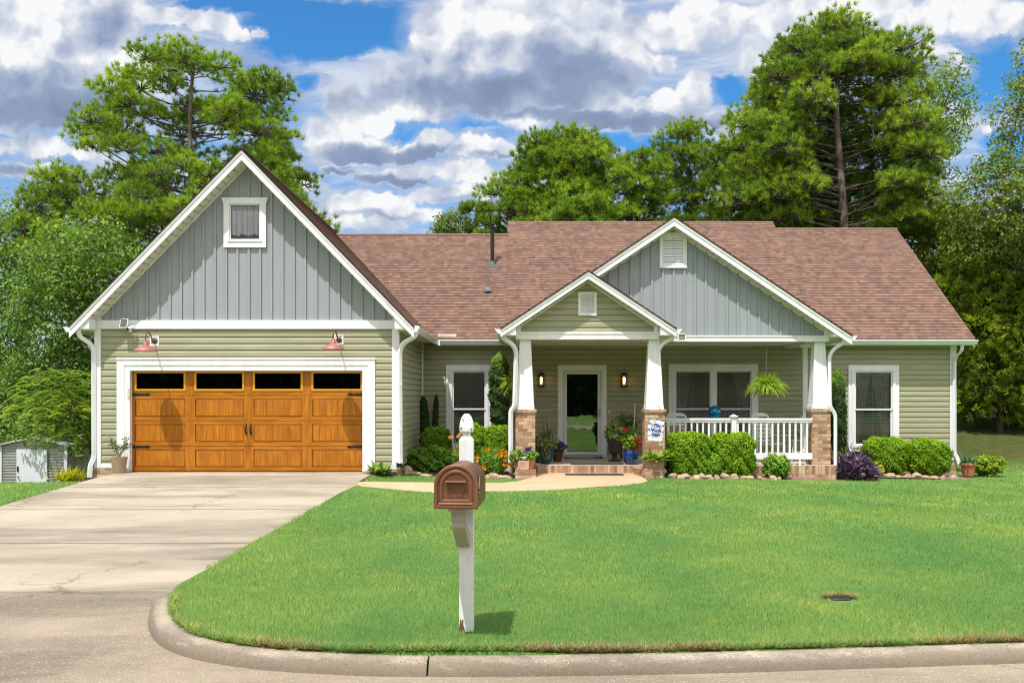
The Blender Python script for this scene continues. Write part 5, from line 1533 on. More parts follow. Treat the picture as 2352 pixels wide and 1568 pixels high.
# ------------------------------------------------------------------ shrubs and flower beds
def sup_surface(n, p, rg):
    u = nrm(rg.normal(size=(n, 3)))
    r = (np.abs(u) ** p).sum(1) ** (-1 / p)
    N_ = nrm(np.sign(u) * np.abs(u) ** (p - 1))
    return u * r[:, None], N_
def bush(name, label, x, y, w, h, d, p, leaf, n, size, seed, group=None, z=None, cat='shrub', asp=.62, bump=.05, top_cut=None, core=.86, tone=0.0):
    """clipped or loose shrub: leaves over a superellipsoid with a dark twiggy core"""
    rg = np.random.default_rng(seed); z = gz(x, y) if z is None else z
    S = np.array([w / 2, d / 2, h / 2])
    q, N_ = sup_surface(n, p, rg)
    b = 1 + bump * (np.sin(q[:, 0] * 6 + seed) * np.sin(q[:, 2] * 7 + 2 * seed) + .7 * np.sin(q[:, 0] * 13 + q[:, 2] * 11 + seed) + .5 * np.sin(q[:, 1] * 17))
    dep = rg.uniform(.84, 1.03, n) ** 1.0
    Q = q * b[:, None] * dep[:, None] * S + (0, 0, h / 2)
    Q[:, 2] = np.maximum(Q[:, 2], .01)
    Nn = nrm(N_ * .8 + rg.normal(size=(n, 3)) * .55 + (0, -.1, .25))
    vb = VB()
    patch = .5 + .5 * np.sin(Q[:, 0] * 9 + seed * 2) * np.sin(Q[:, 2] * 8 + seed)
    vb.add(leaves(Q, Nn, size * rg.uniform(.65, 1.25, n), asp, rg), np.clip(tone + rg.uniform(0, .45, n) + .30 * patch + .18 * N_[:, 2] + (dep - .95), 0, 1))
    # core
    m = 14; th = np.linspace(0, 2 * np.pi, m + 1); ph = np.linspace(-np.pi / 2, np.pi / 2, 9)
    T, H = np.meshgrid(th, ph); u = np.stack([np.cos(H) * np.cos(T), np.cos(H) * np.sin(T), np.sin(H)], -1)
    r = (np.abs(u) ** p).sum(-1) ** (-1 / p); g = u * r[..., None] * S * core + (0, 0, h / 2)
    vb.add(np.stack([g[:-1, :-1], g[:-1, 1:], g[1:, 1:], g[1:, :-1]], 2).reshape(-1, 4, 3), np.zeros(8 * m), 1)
    o = vb.build(name, [leaf, M_CORE], None)
    o.location = (x, y, z)
    return tag(o, label, cat, group)
def bush_px(name, label, x0, x1, y0, y1, Y, dd=None, **kw):
    """bush given by its picture box at depth Y"""
    w = (x1 - x0) * Y / F; h = (y1 - y0) * Y / F
    return bush(name, label, X((x0 + x1) / 2, Y), Y, w, h, dd or w, z=Z(y1, Y), **kw)
GB = 'clipped boxwoods beside the porch'
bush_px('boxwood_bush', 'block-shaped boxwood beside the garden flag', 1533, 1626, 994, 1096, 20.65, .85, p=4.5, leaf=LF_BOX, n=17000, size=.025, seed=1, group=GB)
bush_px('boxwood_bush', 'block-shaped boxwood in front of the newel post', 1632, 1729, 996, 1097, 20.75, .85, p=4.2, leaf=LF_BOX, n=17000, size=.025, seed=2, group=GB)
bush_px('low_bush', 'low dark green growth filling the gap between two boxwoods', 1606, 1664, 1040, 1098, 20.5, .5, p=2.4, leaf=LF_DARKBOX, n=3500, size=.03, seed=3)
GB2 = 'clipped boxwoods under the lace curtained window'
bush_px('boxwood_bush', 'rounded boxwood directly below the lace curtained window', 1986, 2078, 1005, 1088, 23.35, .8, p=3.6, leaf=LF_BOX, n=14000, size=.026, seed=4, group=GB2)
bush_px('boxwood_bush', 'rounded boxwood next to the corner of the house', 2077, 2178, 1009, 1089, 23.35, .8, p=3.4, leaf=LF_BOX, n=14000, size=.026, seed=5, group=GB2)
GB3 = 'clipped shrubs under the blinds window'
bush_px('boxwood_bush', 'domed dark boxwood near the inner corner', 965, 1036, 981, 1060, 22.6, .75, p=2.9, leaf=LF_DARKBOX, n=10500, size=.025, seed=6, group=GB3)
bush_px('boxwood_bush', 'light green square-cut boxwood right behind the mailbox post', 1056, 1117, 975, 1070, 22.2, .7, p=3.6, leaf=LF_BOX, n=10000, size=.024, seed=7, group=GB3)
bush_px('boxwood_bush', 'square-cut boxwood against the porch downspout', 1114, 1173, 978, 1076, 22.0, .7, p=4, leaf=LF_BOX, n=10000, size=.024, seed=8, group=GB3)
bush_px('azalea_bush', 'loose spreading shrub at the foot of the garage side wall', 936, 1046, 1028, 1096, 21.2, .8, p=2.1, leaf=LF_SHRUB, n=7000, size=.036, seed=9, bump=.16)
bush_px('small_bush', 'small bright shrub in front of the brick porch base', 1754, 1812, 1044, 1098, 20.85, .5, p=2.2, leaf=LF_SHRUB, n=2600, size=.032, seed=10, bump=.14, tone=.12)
bush_px('golden_shrub', 'yellow-green creeping shrub beside the terracotta pot', 2236, 2300, 1050, 1090, 23.9, .6, p=2.0, leaf=leaf_mat('golden_leaf', (.13, .22, .012), (.30, .40, .02), (.46, .50, .05)), n=2200, size=.04, seed=11, bump=.25)
def column_shrub(label, px, y0, y1, wpx, Y, seed, leaf=LF_HOLLY, n=5200, lean=0.0, tone=0.0, bare=0):
    rg = np.random.default_rng(seed); s = Y / F
    zb, zt = Z(y1, Y), Z(y0, Y); H = zt - zb; x = X(px, Y)
    f = rg.uniform(0, 1, n); a = rg.uniform(0, 6.283, n)
    prof = np.interp(f, [0, .12, .5, .8, .93, 1], [.55, .8, 1, .9, .6, .12]) * wpx * s * .5
    prof = prof * (1 + .07 * np.sin(f * 26 + seed) + .08 * np.sin(a * 3 + f * 40))
    r = prof * rg.uniform(.55, 1.05, n) ** .5
    Q = np.stack([np.cos(a) * r + lean * f * H, np.sin(a) * r, f * H], 1)
    Nn = nrm(np.stack([np.cos(a), np.sin(a), np.full(n, .5)], 1) + rg.normal(size=(n, 3)) * .5)
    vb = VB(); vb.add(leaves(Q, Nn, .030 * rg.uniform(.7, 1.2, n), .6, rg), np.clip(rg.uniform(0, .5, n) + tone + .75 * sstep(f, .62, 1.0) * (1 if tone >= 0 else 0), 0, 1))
    root = empty('columnar_holly', (x, Y, zb), label, 'shrub')
    vb.build('foliage', leaf, root, world=False)
    mb = MB()
    for k in range(3): mb.tube([(rg.normal() * .03, rg.normal() * .03, -.1), (rg.normal() * .04, rg.normal() * .03, H * .4), (lean * H * .9, 0, H * .93)], [.022, .016, .005], 5)
    mb.build('stem', mat('pale_stem', (.36, .31, .25), .9, .2, 20), root, world=False)
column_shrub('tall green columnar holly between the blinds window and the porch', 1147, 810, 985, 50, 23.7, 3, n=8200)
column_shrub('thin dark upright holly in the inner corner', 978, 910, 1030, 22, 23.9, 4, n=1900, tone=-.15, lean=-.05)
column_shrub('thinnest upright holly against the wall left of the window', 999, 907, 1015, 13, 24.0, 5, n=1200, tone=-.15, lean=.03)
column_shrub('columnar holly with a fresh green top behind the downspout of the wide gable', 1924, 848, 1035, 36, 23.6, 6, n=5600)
column_shrub('wispy dark holly shoot next to the lace curtained window', 1938, 920, 1045, 13, 23.75, 7, n=900, tone=-.15)

def flower_heads(vb, C, r, rg, m=0, petals=6):
    n = len(C)
    for k in range(petals):
        a = 2 * math.pi * k / petals + rg.uniform(0, 1, n)
        tl = rg.normal(size=(n, 3)) * .25
        d = np.stack([np.cos(a), np.full(n, -.35), np.sin(a)], 1) + tl
        d = nrm(d); s = nrm(np.cross(d, np.tile((0, 1.0, 0.3), (n, 1))))
        R = np.broadcast_to(np.asarray(r, float).reshape(-1, 1), (n, 1))
        vb.add(np.stack([C, C + d * R * .6 + s * R * .45, C + d * R, C + d * R * .6 - s * R * .45], 1), rg.uniform(0, 1, n), m)
F_OR = leaf_mat('orange_petal', (.62, .20, .004), (.80, .33, .006), (.85, .45, .02), .2)
F_PU = leaf_mat('purple_petal', (.045, .012, .16), (.10, .035, .32), (.20, .10, .45), .2)
F_RED = leaf_mat('red_petal', (.42, .008, .012), (.66, .02, .02), (.75, .12, .08), .2)
F_YEL = leaf_mat('yellow_petal', (.55, .42, .02), (.75, .62, .04), (.85, .78, .2), .2)
def flower_bush(name, label, box, Y, leaf, fl, nleaf, nfl, seed, lsize=.03, fsize=.045, dd=.6, top=.35, pbloom='blossoms'):
    x0, x1, y0, y1 = box; rg = np.random.default_rng(seed)
    w = (x1 - x0) * Y / F; h = (y1 - y0) * Y / F; z = Z(y1, Y)
    root = empty(name, (X((x0 + x1) / 2, Y), Y, z), label, 'flowers')
    S = np.array([w / 2, dd / 2, h / 2])
    q, N_ = sup_surface(nleaf, 2.3, rg); Q = q * S * rg.uniform(.5, 1.02, (nleaf, 1)) ** .6 * (1 + .15 * np.sin(q[:, :1] * 9)) + (0, 0, h / 2)
    vb = VB(); vb.add(leaves(Q, nrm(N_ + rg.normal(size=(nleaf, 3)) * .7), lsize * rg.uniform(.6, 1.2, nleaf), .5, rg), rg.uniform(0, .9, nleaf))
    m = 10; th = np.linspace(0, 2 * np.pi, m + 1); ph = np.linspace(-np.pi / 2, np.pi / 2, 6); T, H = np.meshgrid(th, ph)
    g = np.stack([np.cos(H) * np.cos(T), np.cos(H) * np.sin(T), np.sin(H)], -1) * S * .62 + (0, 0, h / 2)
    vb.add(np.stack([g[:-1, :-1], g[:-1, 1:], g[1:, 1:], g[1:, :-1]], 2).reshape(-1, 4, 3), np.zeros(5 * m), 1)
    vb.build('foliage', [leaf, M_CORE], root, world=False)
    q, N_ = sup_surface(nfl * 6, 2.3, rg); q = q[(q[:, 1] < .35) & (q[:, 2] > -.7 + top)][:nfl]
    vb = VB(); flower_heads(vb, q * S * 1.06 + (0, 0, h / 2), fsize * rg.uniform(.75, 1.15, len(q)), rg, 0, 9)
    vb.build(pbloom, fl, root, world=False)
    return root
flower_bush('marigold_clump', 'orange-flowered clump between the mailbox and the porch downspout', (1096, 1174, 1030, 1098), 20.9, LF_SHRUB, F_OR, 4200, 26, 21, .034, .05, .7)
flower_bush('marigold_clump', 'few orange blooms behind the left shoulder of the mailbox', (1028, 1066, 1030, 1090), 21.6, LF_SHRUB, F_OR, 1500, 9, 22, .032, .05, .5)
flower_bush('yellow_flower_clump', 'small yellow-flowered plant beside the purple foliage', (2000, 2027, 1062, 1094), 22.5, leaf_mat('golden_leaf', (.13, .22, .012), (.30, .40, .02), (.46, .50, .05)), F_YEL, 500, 26, 23, .03, .035, .3, top=.1)
# purple trailing plant
def strap_plant(name, label, x, y, z, n, L, W, lift, droop, leafm, seed, spread=.1, seg=5, bulge=0.0, cat='plant', tipw=.1, hspread=0.0, part_name=None, parent=None, r=(.0, 1.0)):
    rg = np.random.default_rng(seed)
    a = rg.uniform(0, 6.283, n); rr = spread * np.sqrt(rg.random(n))
    C = np.stack([np.cos(a) * rr, np.sin(a) * rr, rg.uniform(0, 1, n) * hspread], 1)
    az = a + rg.normal(size=n) * .5
    lf = rg.uniform(lift[0], lift[1], n); Ls = L * rg.uniform(.6, 1.15, n); dr = rg.uniform(droop[0], droop[1], n) * 1.0
    V = strips(C, az, Ls, W * rg.uniform(.7, 1.15, n), lf, dr * Ls / np.maximum(Ls, 1e-6) * 1.0, seg, tipw, 0, bulge) if False else strips(C, az, Ls, W * rg.uniform(.7, 1.15, n), lf, dr, seg, tipw, 0, bulge)
    vb = VB(); vb.add(V, np.tile(rg.uniform(r[0], r[1], n), seg))
    if parent is not None: return vb.build(part_name or 'foliage', leafm, parent, world=False)
    o = vb.build(name, leafm); o.location = (x, y, z)
    return tag(o, label, cat)
LF_PUR = leaf_mat('purple_leaf', (.030, .016, .040), (.095, .055, .115), (.25, .17, .26), .1, .4)
def leafy_heap(name, label, box, Y, leafm, n, size, seed, asp=.3, dd=.7, pw=2.0, cat='plant', up=.35):
    x0, x1, y0, y1 = box; rg = np.random.default_rng(seed); w = (x1 - x0) * Y / F; h = (y1 - y0) * Y / F
    a = rg.uniform(0, 6.283, n); r = np.sqrt(rg.random(n)); f = rg.random(n) ** .7
    S = np.sqrt(np.clip(1 - r ** pw * .85, 0, 1))
    Q = np.stack([np.cos(a) * r * w / 2, np.sin(a) * r * dd / 2, f * h * S * (1 + .25 * np.sin(a * 3 + r * 7))], 1)
    D = nrm(np.stack([np.cos(a) * r, np.sin(a) * r, np.full(n, up)], 1) + rg.normal(size=(n, 3)) * .6)
    s = size * rg.uniform(.7, 1.3, n)[:, None]; sd = nrm(np.cross(D, rg.normal(size=(n, 3)))) * asp * s
    vb = VB(); vb.add(np.stack([Q, Q + D * s * .45 + sd * .5, Q + D * s, Q + D * s * .45 - sd * .5], 1), np.clip(rg.uniform(0, .7, n) + .3 * f, 0, 1))
    o = vb.build(name, leafm); o.location = (X((x0 + x1) / 2, Y), Y, Z(y1, Y)); return tag(o, label, cat)
leafy_heap('purple_heart_plant', 'dark purple trailing plant at the corner of the porch base', (1903, 2012, 1046, 1100), 21.6, LF_PUR, 1700, .14, 31)
leafy_heap('leggy_plant', 'thin green stems rising behind the purple foliage', (1925, 1985, 1030, 1085), 22.4, LF_SHRUB, 420, .09, 32, dd=.4, up=1.2)
LF_LIME = leaf_mat('lime_leaf', (.11, .20, .02), (.27, .40, .045), (.50, .58, .16), .35)
LF_HOSTA = leaf_mat('hosta_leaf', (.09, .18, .03), (.22, .34, .06), (.52, .56, .28), .3)
strap_plant('hosta_plant', 'variegated hosta at the corner of the driveway and garage', X(872, 19.3), 19.3, gz(X(872, 19.3), 19.3), 90, .34, .13, (.25, 1.15), (.08, .30), LF_HOSTA, 33, .10, 6, .15, tipw=.05)
leafy_heap('ground_plant', 'little green plants by the garage downspout', (902, 945, 1078, 1100), 20.1, LF_SHRUB, 260, .09, 34, dd=.4)

# edging stones
M_STONE = mat('edging_stone', (.30, .20, .14), .9, .2, 5, col2=(.50, .38, .29), bump=.8, bscale=18)
M_STONEG = mat('grey_stone', (.22, .20, .17), .9, .2, 5, col2=(.40, .36, .31), bump=.8, bscale=18)
def stone(label, px, Y, w, h, seed, group, m=None):
    rg = np.random.default_rng(seed); mb = MB(); n1, n2 = 9, 6; vs = []
    k = rg.normal(size=(6, 3))
    for i in range(n2):
        ph = math.pi * (i / (n2 - 1)) - math.pi / 2
        for j in range(n1):
            th = 2 * math.pi * j / n1
            u = np.array([math.cos(ph) * math.cos(th), math.cos(ph) * math.sin(th), math.sin(ph)])
            r = 1.0
            for q in k:
                q = q / np.linalg.norm(q); dd = u @ q
                if dd > .55: r = min(r, .62 / dd)
            vs.append((u[0] * r * w * .58, u[1] * r * w * .42, u[2] * r * h * .75))
    mb.add(vs, [(i * n1 + j, i * n1 + (j + 1) % n1, (i + 1) * n1 + (j + 1) % n1, (i + 1) * n1 + j) for i in range(n2 - 1) for j in range(n1)])
    x = X(px, Y); o = mb.build('edging_stone', m or M_STONE)
    o.location = (x, Y, gz(x, Y) + h * .22); o.rotation_euler = (0, 0, rg.uniform(0, 3))
    return tag(o, label, 'stone', group)
G1, G2, G3 = 'stones edging the bed beside the garage', 'stones edging the bed before the porch', 'stones edging the bed at the house corner'
for k, (px, Y, w, h) in enumerate([(893, 20.3, .22, .16), (915, 20.2, .3, .16), (934, 20.15, .34, .2), (952, 20.15, .3, .09), (975, 20.1, .36, .08), (1122, 20.2, .25, .12), (1136, 20.15, .28, .15), (1160, 20.1, .3, .08), (1147, 20.1, .2, .1)]):
    stone('rough sandstone lump edging the bed beside the garage', px, Y, w, h, 100 + k, G1, M_STONEG if k in (0, 1) else None)
for k, (px, w, h) in enumerate([(1545, .2, .16), (1562, .3, .1), (1577, .26, .13), (1598, .24, .1), (1612, .2, .14), (1627, .3, .12), (1645, .18, .12), (1667, .22, .18), (1688, .24, .14), (1707, .22, .12), (1722, .28, .1), (1745, .2, .08), (1776, .22, .12), (1790, .16, .08)]):
    stone('rough sandstone lump edging the bed before the porch', px, 20.05 + (.12 if px > 1700 else 0) + .3 * (px > 1735), w, h, 130 + k, G2)
for k, (px, w, h) in enumerate([(2030, .22, .12), (2044, .26, .14), (2062, .3, .09), (2085, .34, .12), (2103, .36, .2), (2124, .28, .12), (2146, .3, .12), (2166, .22, .1), (2190, .26, .16)]):
    stone('rough sandstone lump edging the bed at the house corner', px, 22.55, w, h, 160 + k, G3)
# drain pipe ends
M_PIPE = mat('brown_drain_pipe', (.22, .15, .115), .6, .15, 8); M_PIPEB = mat('black_drain_pipe', (.03, .03, .03), .6, .15, 8)
def drain(label, px, Y, z, m, dirv, r=.065):
    mb = MB(); d = Vector(dirv).normalized(); c = Vector((X(px, Y), Y, z))
    pts = [c - d * (.02 * i) for i in range(16)]
    mb.tube(pts, [r * (1.06 if i % 2 else .97) for i in range(16)], 14, 0, cap=False)
    mb.tube([c + d * .002, c - d * .3], [r * .85, r * .85], 14, 1, cap=True)
    o = mb.build('drain_pipe', [m, M_DRK]); tag(o, label, 'pipe')
drain('brown corrugated drain end below the porch downspout', 1164, 20.25, gz(X(1164, 20.25), 20.25) + .08, M_PIPE, (-.35, -1, -.35), .085)
drain('black corrugated drain end beside the brick pedestal', 1533, 20.15, gz(X(1533, 20.15), 20.15) + .06, M_PIPEB, (.3, -1, -.1), .06)

# ------------------------------------------------------------------ mailbox
M_COP = mat('weathered_copper', (.150, .070, .036), .45, .2, 3.5, metal=.45, spec=.5, col2=(.235, .112, .06), bump=.05, bscale=40)
M_COPD = mat('copper_groove', (.12, .048, .028), .5, .1, metal=.4)
MX, MY = X(1072, 5.97), 5.97
mz = Z(1443, MY)
MBX = empty('mailbox', (MX, MY, mz), 'copper arched mailbox on a white peeling wooden post near the kerb', 'mailbox')
M_POST = white_mat('peeling_white_post', (.74, .75, .77), .55, .08, .9)
h = .0455
mb = MB(); zt = Z(1008, MY); fz = Z(950, MY)
mb.box(MX - h, MX + h, MY - h, MY + h, mz - .12, zt - .002)
# turned neck and bullet finial with square section
prof = [(h, zt), (h * .62, zt + .022), (h * .55, zt + .034), (h * .60, zt + .046), (h * .98, zt + .05), (h * 1.0, zt + .075), (h * .93, zt + .11), (h * .70, zt + .142), (h * .38, zt + .163), (h * .33, zt + .165)]
sc_ = (fz - zt) / .165
vs = []; ns = 16
for r, z in prof:
    for j in range(ns):
        th = 2 * math.pi * j / ns + math.pi / ns
        e = 5.0; cx_, sx_ = math.cos(th), math.sin(th); q = (abs(cx_) ** e + abs(sx_) ** e) ** (-1 / e)
        vs.append((MX + r * cx_ * q, MY + r * sx_ * q, zt + (z - zt) * sc_))
mb.add(vs, [(i * ns + j, i * ns + (j + 1) % ns, (i + 1) * ns + (j + 1) % ns, (i + 1) * ns + j) for i in range(len(prof) - 1) for j in range(ns)] + [tuple(range((len(prof) - 1) * ns, len(prof) * ns))])
mb.build('post', M_POST, MBX, bevel=.004)
mb = MB()
for (dx, dz) in ((-.022, -.035), (.03, -.098), (-.035, -.088)): mb.box(MX + dx - .0035, MX + dx + .0035, MY - h * 1.06, MY - h * .8, fz + dz - .004, fz + dz + .004)
mb.build('nail_hole', M_DRK, MBX)
mb = MB(); rg = random.Random(4)
for k in range(8): mb.tube([(MX - .03 + rg.uniform(-.016, .02), MY - h + .0, mz + rg.uniform(-.01, .01)), (MX - .03 + rg.uniform(-.012, .012), MY - h - .002, mz + rg.uniform(.03, .075))], [.008, .003], 5)
mb.build('rotten_foot', mat('rotten_wood', (.17, .085, .035), .95, .35, 30), MBX)
# arm and brace under the box; the box and arm are turned a little
ang = math.radians(-3.2)
R_ = Matrix.Translation((MX - .013, MY, 0)) @ Matrix.Rotation(ang, 4, 'Z')
zb = Z(1170, 5.62) + .0       # underside of the box
Wb, Lb, Hs = .126, .50, .13
zb = Z(1169, 5.46)
Hs = .128
M_GREYW = white_mat('grey_weathered_wood', (.42, .40, .34), .7, .1, .6)
mb = MB(); mb.box(-.043, .043, -.34, -h - .004, zb - .095, zb - .024); mb.box(-.05, .05, -.43, .03, zb - .022, zb - .003)
mb.build('arm', M_GREYW, MBX, bevel=.003, xf=R_)
mb = MB(); mb.prism([(-.04, -h - .006, zb - .29), (-.04, -h - .006, zb - .20), (-.04, -.29, zb - .097), (-.04, -.33, zb - .097), (-.04, -.33, zb - .13), (-.04, -h - .03, zb - .29)], (.08, 0, 0))
mb.build('brace', M_GREYW, MBX, xf=R_)
mb = MB(); mb.tube([(.05, -.03, zb - .02), (.052, -.02, zb - .12), (.049, -.0, zb - .16)], .007, 6); mb.box(.046, .053, -.02, .02, zb - .2, zb - .11)
mb.build('flag_bracket', M_BLK, MBX, xf=R_)
def arch(w, hs, n=18, inset=0.0):
    r = w - inset
    return [(-r, inset)] + [(r, inset)] + [(r * math.cos(math.pi * i / n), hs + r * math.sin(math.pi * i / n)) for i in range(n + 1)]
yb, yf_ = .07, -.46
mb = MB()
pr = arch(Wb, Hs)
nn = len(pr)
rows = [(yf_ + .02, 0), (yb, 0)]
mb.add([(x, y, zb + z) for y, i in rows for x, z in pr], [(j, (j + 1) % nn, nn + (j + 1) % nn, nn + j) for j in range(nn)] + [tuple(range(nn, 2 * nn))])
for yy_ in (yb - .004, -.18):      # rolled seams
    mb.add([(x * 1.012, y, zb + z * 1.008) for y in (yy_, yy_ - .008) for x, z in pr], [(j, (j + 1) % nn, nn + (j + 1) % nn, nn + j) for j in range(nn)])
mb.build('box', M_COP, MBX, smooth=35, xf=R_)
# smudges of tarnish on the crown of the box are in this material's own stain layer
mb = MB()
def ringp(w0, i0, y0, w1, i1, y1, m=0):
    a, b = arch(Wb, Hs, 22, i0), arch(Wb, Hs, 22, i1); k = len(a)
    mb.add([(x, y0, zb + z) for x, z in a] + [(x, y1, zb + z) for x, z in b], [(j, (j + 1) % k, k + (j + 1) % k, k + j) for j in range(k)], m)
steps = [(-.004, yf_ + .02), (-.004, yf_ - .004), (.004, yf_ - .008), (.016, yf_ - .006), (.021, yf_ + .002), (.026, yf_ + .002), (.034, yf_ - .006), (.046, yf_ - .006), (.052, yf_ + .001)]
for (i0, y0), (i1, y1) in zip(steps[:-1], steps[1:]): ringp(0, i0, y0, 0, i1, y1)
a = arch(Wb, Hs, 22, .052); mb.add([(x, yf_ + .001, zb + z) for x, z in a], [tuple(range(len(a)))])
# raised inner arch, ledge and lower panel
def arc_bar(r, zc, th0, th1, y, wd, ht, n=16):
    pts = [(r * math.cos(lerp(th0, th1, i / n)), y, zc + r * math.sin(lerp(th0, th1, i / n))) for i in range(n + 1)]
    mb.tube(pts, wd, 6)
arc_bar(.074, zb + Hs + .012, .05, math.pi - .05, yf_ + .0, .0035, 0)
mb.tube([(-.074, yf_, zb + Hs + .012), (-.074, yf_, zb + .052), (.074, yf_, zb + .052), (.074, yf_, zb + Hs + .012)], .003, 6)
mb.tube([(-.10, yf_ - .003, zb + .026), (.10, yf_ - .003, zb + .026)], .005, 6)
mb.build('door', M_COP, MBX, smooth=35, xf=R_)
mb = MB(); mb.box(-.062, .062, yf_ - .026, yf_ + .0, zb + Hs + .022, zb + Hs + .034); mb.tube([(-.062, yf_ - .024, zb + Hs + .029), (.062, yf_ - .024, zb + Hs + .029)], .007, 8)
mb.tube([(-.055, yf_ - .012, zb + Hs + .02), (-.042, yf_ - .004, zb + .085)], .003, 6); mb.tube([(.055, yf_ - .012, zb + Hs + .02), (.042, yf_ - .004, zb + .085)], .003, 6)
mb.build('door_handle', M_COP, MBX, smooth=40, xf=R_)
def text_mesh(txt, size, ext, shear=0.0, align='CENTER'):
    cu = bpy.data.curves.new('txt', 'FONT'); cu.body = txt; cu.size = size; cu.extrude = ext; cu.shear = shear; cu.align_x = align; cu.align_y = 'CENTER'
    ob = bpy.data.objects.new('txt', cu); COL.objects.link(ob)
    dg = bpy.context.evaluated_depsgraph_get(); me = bpy.data.meshes.new_from_object(ob.evaluated_get(dg))
    bpy.data.objects.remove(ob); bpy.data.curves.remove(cu)
    return me
def text_part(name, txt, size, ext, M_, m, parent, shear=0.0):
    me = text_mesh(txt, size, ext, shear); me.transform(M_); me.materials.clear(); me.materials.append(m)
    return link(name, me, parent)
text_part('lettering', 'U.S. MAIL', .026, .0022, R_ @ Matrix.Translation((0, yf_ + .0, zb + .068)) @ Matrix.Rotation(math.pi / 2, 4, 'X'), M_COP, MBX)
mb = MB(); mb.box(Wb + .001, Wb + .005, -.44, -.415, zb + .06, zb + .15); mb.tube([(Wb + .006, -.428, zb + .085), (Wb + .014, -.428, zb + .085)], .012, 10); mb.tube([(Wb + .006, -.425, zb + .115), (Wb + .014, -.425, zb + .115)], .010, 10)
mb.build('flag_hinge', mat('worn_brass', (.30, .22, .12), .35, .2, metal=.7), MBX, xf=R_)
mb = MB(); mb.prism([(Wb + .003, -.42, zb + .10), (Wb + .003, -.40, zb + .10), (Wb + .003, -.33, zb + .155), (Wb + .003, -.28, zb + .155), (Wb + .003, -.28, zb + .185), (Wb + .003, -.35, zb + .18)], (.004, 0, 0))
mb.build('flag', M_COPD, MBX, xf=R_)

# ------------------------------------------------------------------ lamps, camera, small panels
M_LAMP = mat('faded_red_lamp', (.34, .135, .115), .5, .12, 8, metal=.2); M_LAMPD = mat('copper_brown_arm', (.15, .055, .04), .4, .1, metal=.4)
def barn_lamp(label, px_sh, py_sh, px_pl, py_pl):
    xp, zp = X(px_pl, GY), Z(py_pl, GY); root = empty('barn_lamp', (xp, GY, zp), label, 'lamp', 'barn lamps over the garage door')
    mb = MB(); mb.frame(-.095, .095, -.105, .105, .022, -.032, -.014); mb.box(-.075, .075, -.022, -.014, -.085, .085)
    mb.build('mounting_block', M_WHT, root, world=False)
    mb = MB(); mb.lathe([(.06, 0), (.058, .015), (.04, .026), (.001, .028)], (0, 0, 0), 16)
    mb.build('wall_plate', M_LAMPD, root, world=False, smooth=40, xf=Matrix.Translation((.0, -.022, 0)) @ Matrix.Rotation(math.pi / 2, 4, 'X'))
    Ys = GY - .53; xs_, zs_ = X(px_sh, Ys) - xp, Z(py_sh, Ys) - zp
    pts = [(0, -.04, 0), (xs_ * .12, -.10, -.005), (xs_ * .3, -.18, .06), (xs_ * .5, -.28, .17), (xs_ * .75, -.40, .215), (xs_ * .95, -.49, .19), (xs_, -.53, .11), (xs_, -.53, .03)]
    pts = [(x, y, z + (zs_ + .12) * min(1, i / 4.0)) if i > 1 else (x, y, z) for i, (x, y, z) in enumerate(pts)]
    mb = MB(); mb.tube(rounded([Vector(p) for p in pts], 3, .1), .014, 8); mb.build('gooseneck', M_LAMPD, root, world=False, smooth=True)
    mb = MB(); zt_ = zs_ + .125
    mb.lathe([(.028, zt_ + .035), (.036, zt_ + .02), (.040, zt_ - .03), (.052, zt_ - .045), (.056, zt_ - .07), (.12, zt_ - .095), (.19, zt_ - .135), (.225, zt_ - .175), (.228, zt_ - .195), (.22, zt_ - .195), (.185, zt_ - .145), (.05, zt_ - .08)], (xs_, -.53, 0), 28)
    mb.build('shade', M_LAMP, root, world=False, smooth=40)
    return root
barn_lamp('red gooseneck barn lamp near the security camera', 334.5, 799, 356, 783)
barn_lamp('red gooseneck barn lamp above the far end of the garage door', 765.5, 795, 779, 780)
M_CELL = mat('solar_cell', (.025, .03, .05), .25, .3, 20); M_CREAM = mat('cream_plastic', (.70, .68, .60), .45)
def solar(label, px, py, Y, w, h, tilt):
    root = empty('solar_panel', tuple(P(px, py, Y)), label, 'solar panel')
    Rm = Matrix.Rotation(math.radians(tilt), 4, 'X')
    mb = MB(); mb.box(-w / 2, w / 2, -.008, .008, -h / 2, h / 2); mb.build('frame', M_CREAM, root, world=False, xf=Rm)
    mb = MB()
    for k in range(4): mb.box(-w / 2 + .012, w / 2 - .012, -.011, -.008, -h / 2 + .014 + k * (h - .02) / 4, -h / 2 + .006 + (k + 1) * (h - .02) / 4)
    mb.build('cell', M_CELL, root, world=False, xf=Rm)
    mb = MB(); mb.tube([(0, .008, 0), (0, .12, -.02)], .01, 6); mb.build('bracket', M_CREAM, root, world=False)
solar('small solar panel beside the security camera on the garage', 284.5, 742, GY - .2, .16, .20, -18)
solar('small solar panel on the beam under the wide gable', 1566, 773.5, WYW - .18, .17, .15, -18)
root = empty('security_camera', tuple(P(301, 757, GY - .05)), 'white bullet security camera on the garage frieze', 'camera')
mb = MB(); mb.lathe([(.04, 0), (.04, .015), (.02, .022), (.001, .023)], (0, 0, 0), 12); mb.tube([(0, 0, .02), (-.01, .0, .07), (.03, .03, .10)], .01, 6)
mb.build('mount', M_CREAM, root, world=False, xf=Matrix.Translation((-.02, .03, -.02)) @ Matrix.Rotation(math.pi / 2, 4, 'X'), smooth=40)
mb = MB(); mb.tube([(.09, -.06, .05), (.0, -.15, .01)], [.033, .036], 12); mb.build('body', M_WHT, root, world=False, smooth=40)
mb = MB(); mb.tube([(.001, -.149, .0105), (-.012, -.162, .004)], [.034, .030], 12); mb.tube([(-.012, -.162, .004), (-.0125, -.1625, .0038)], [.014, .014], 10); mb.build('lens', M_BLK, root, world=False)
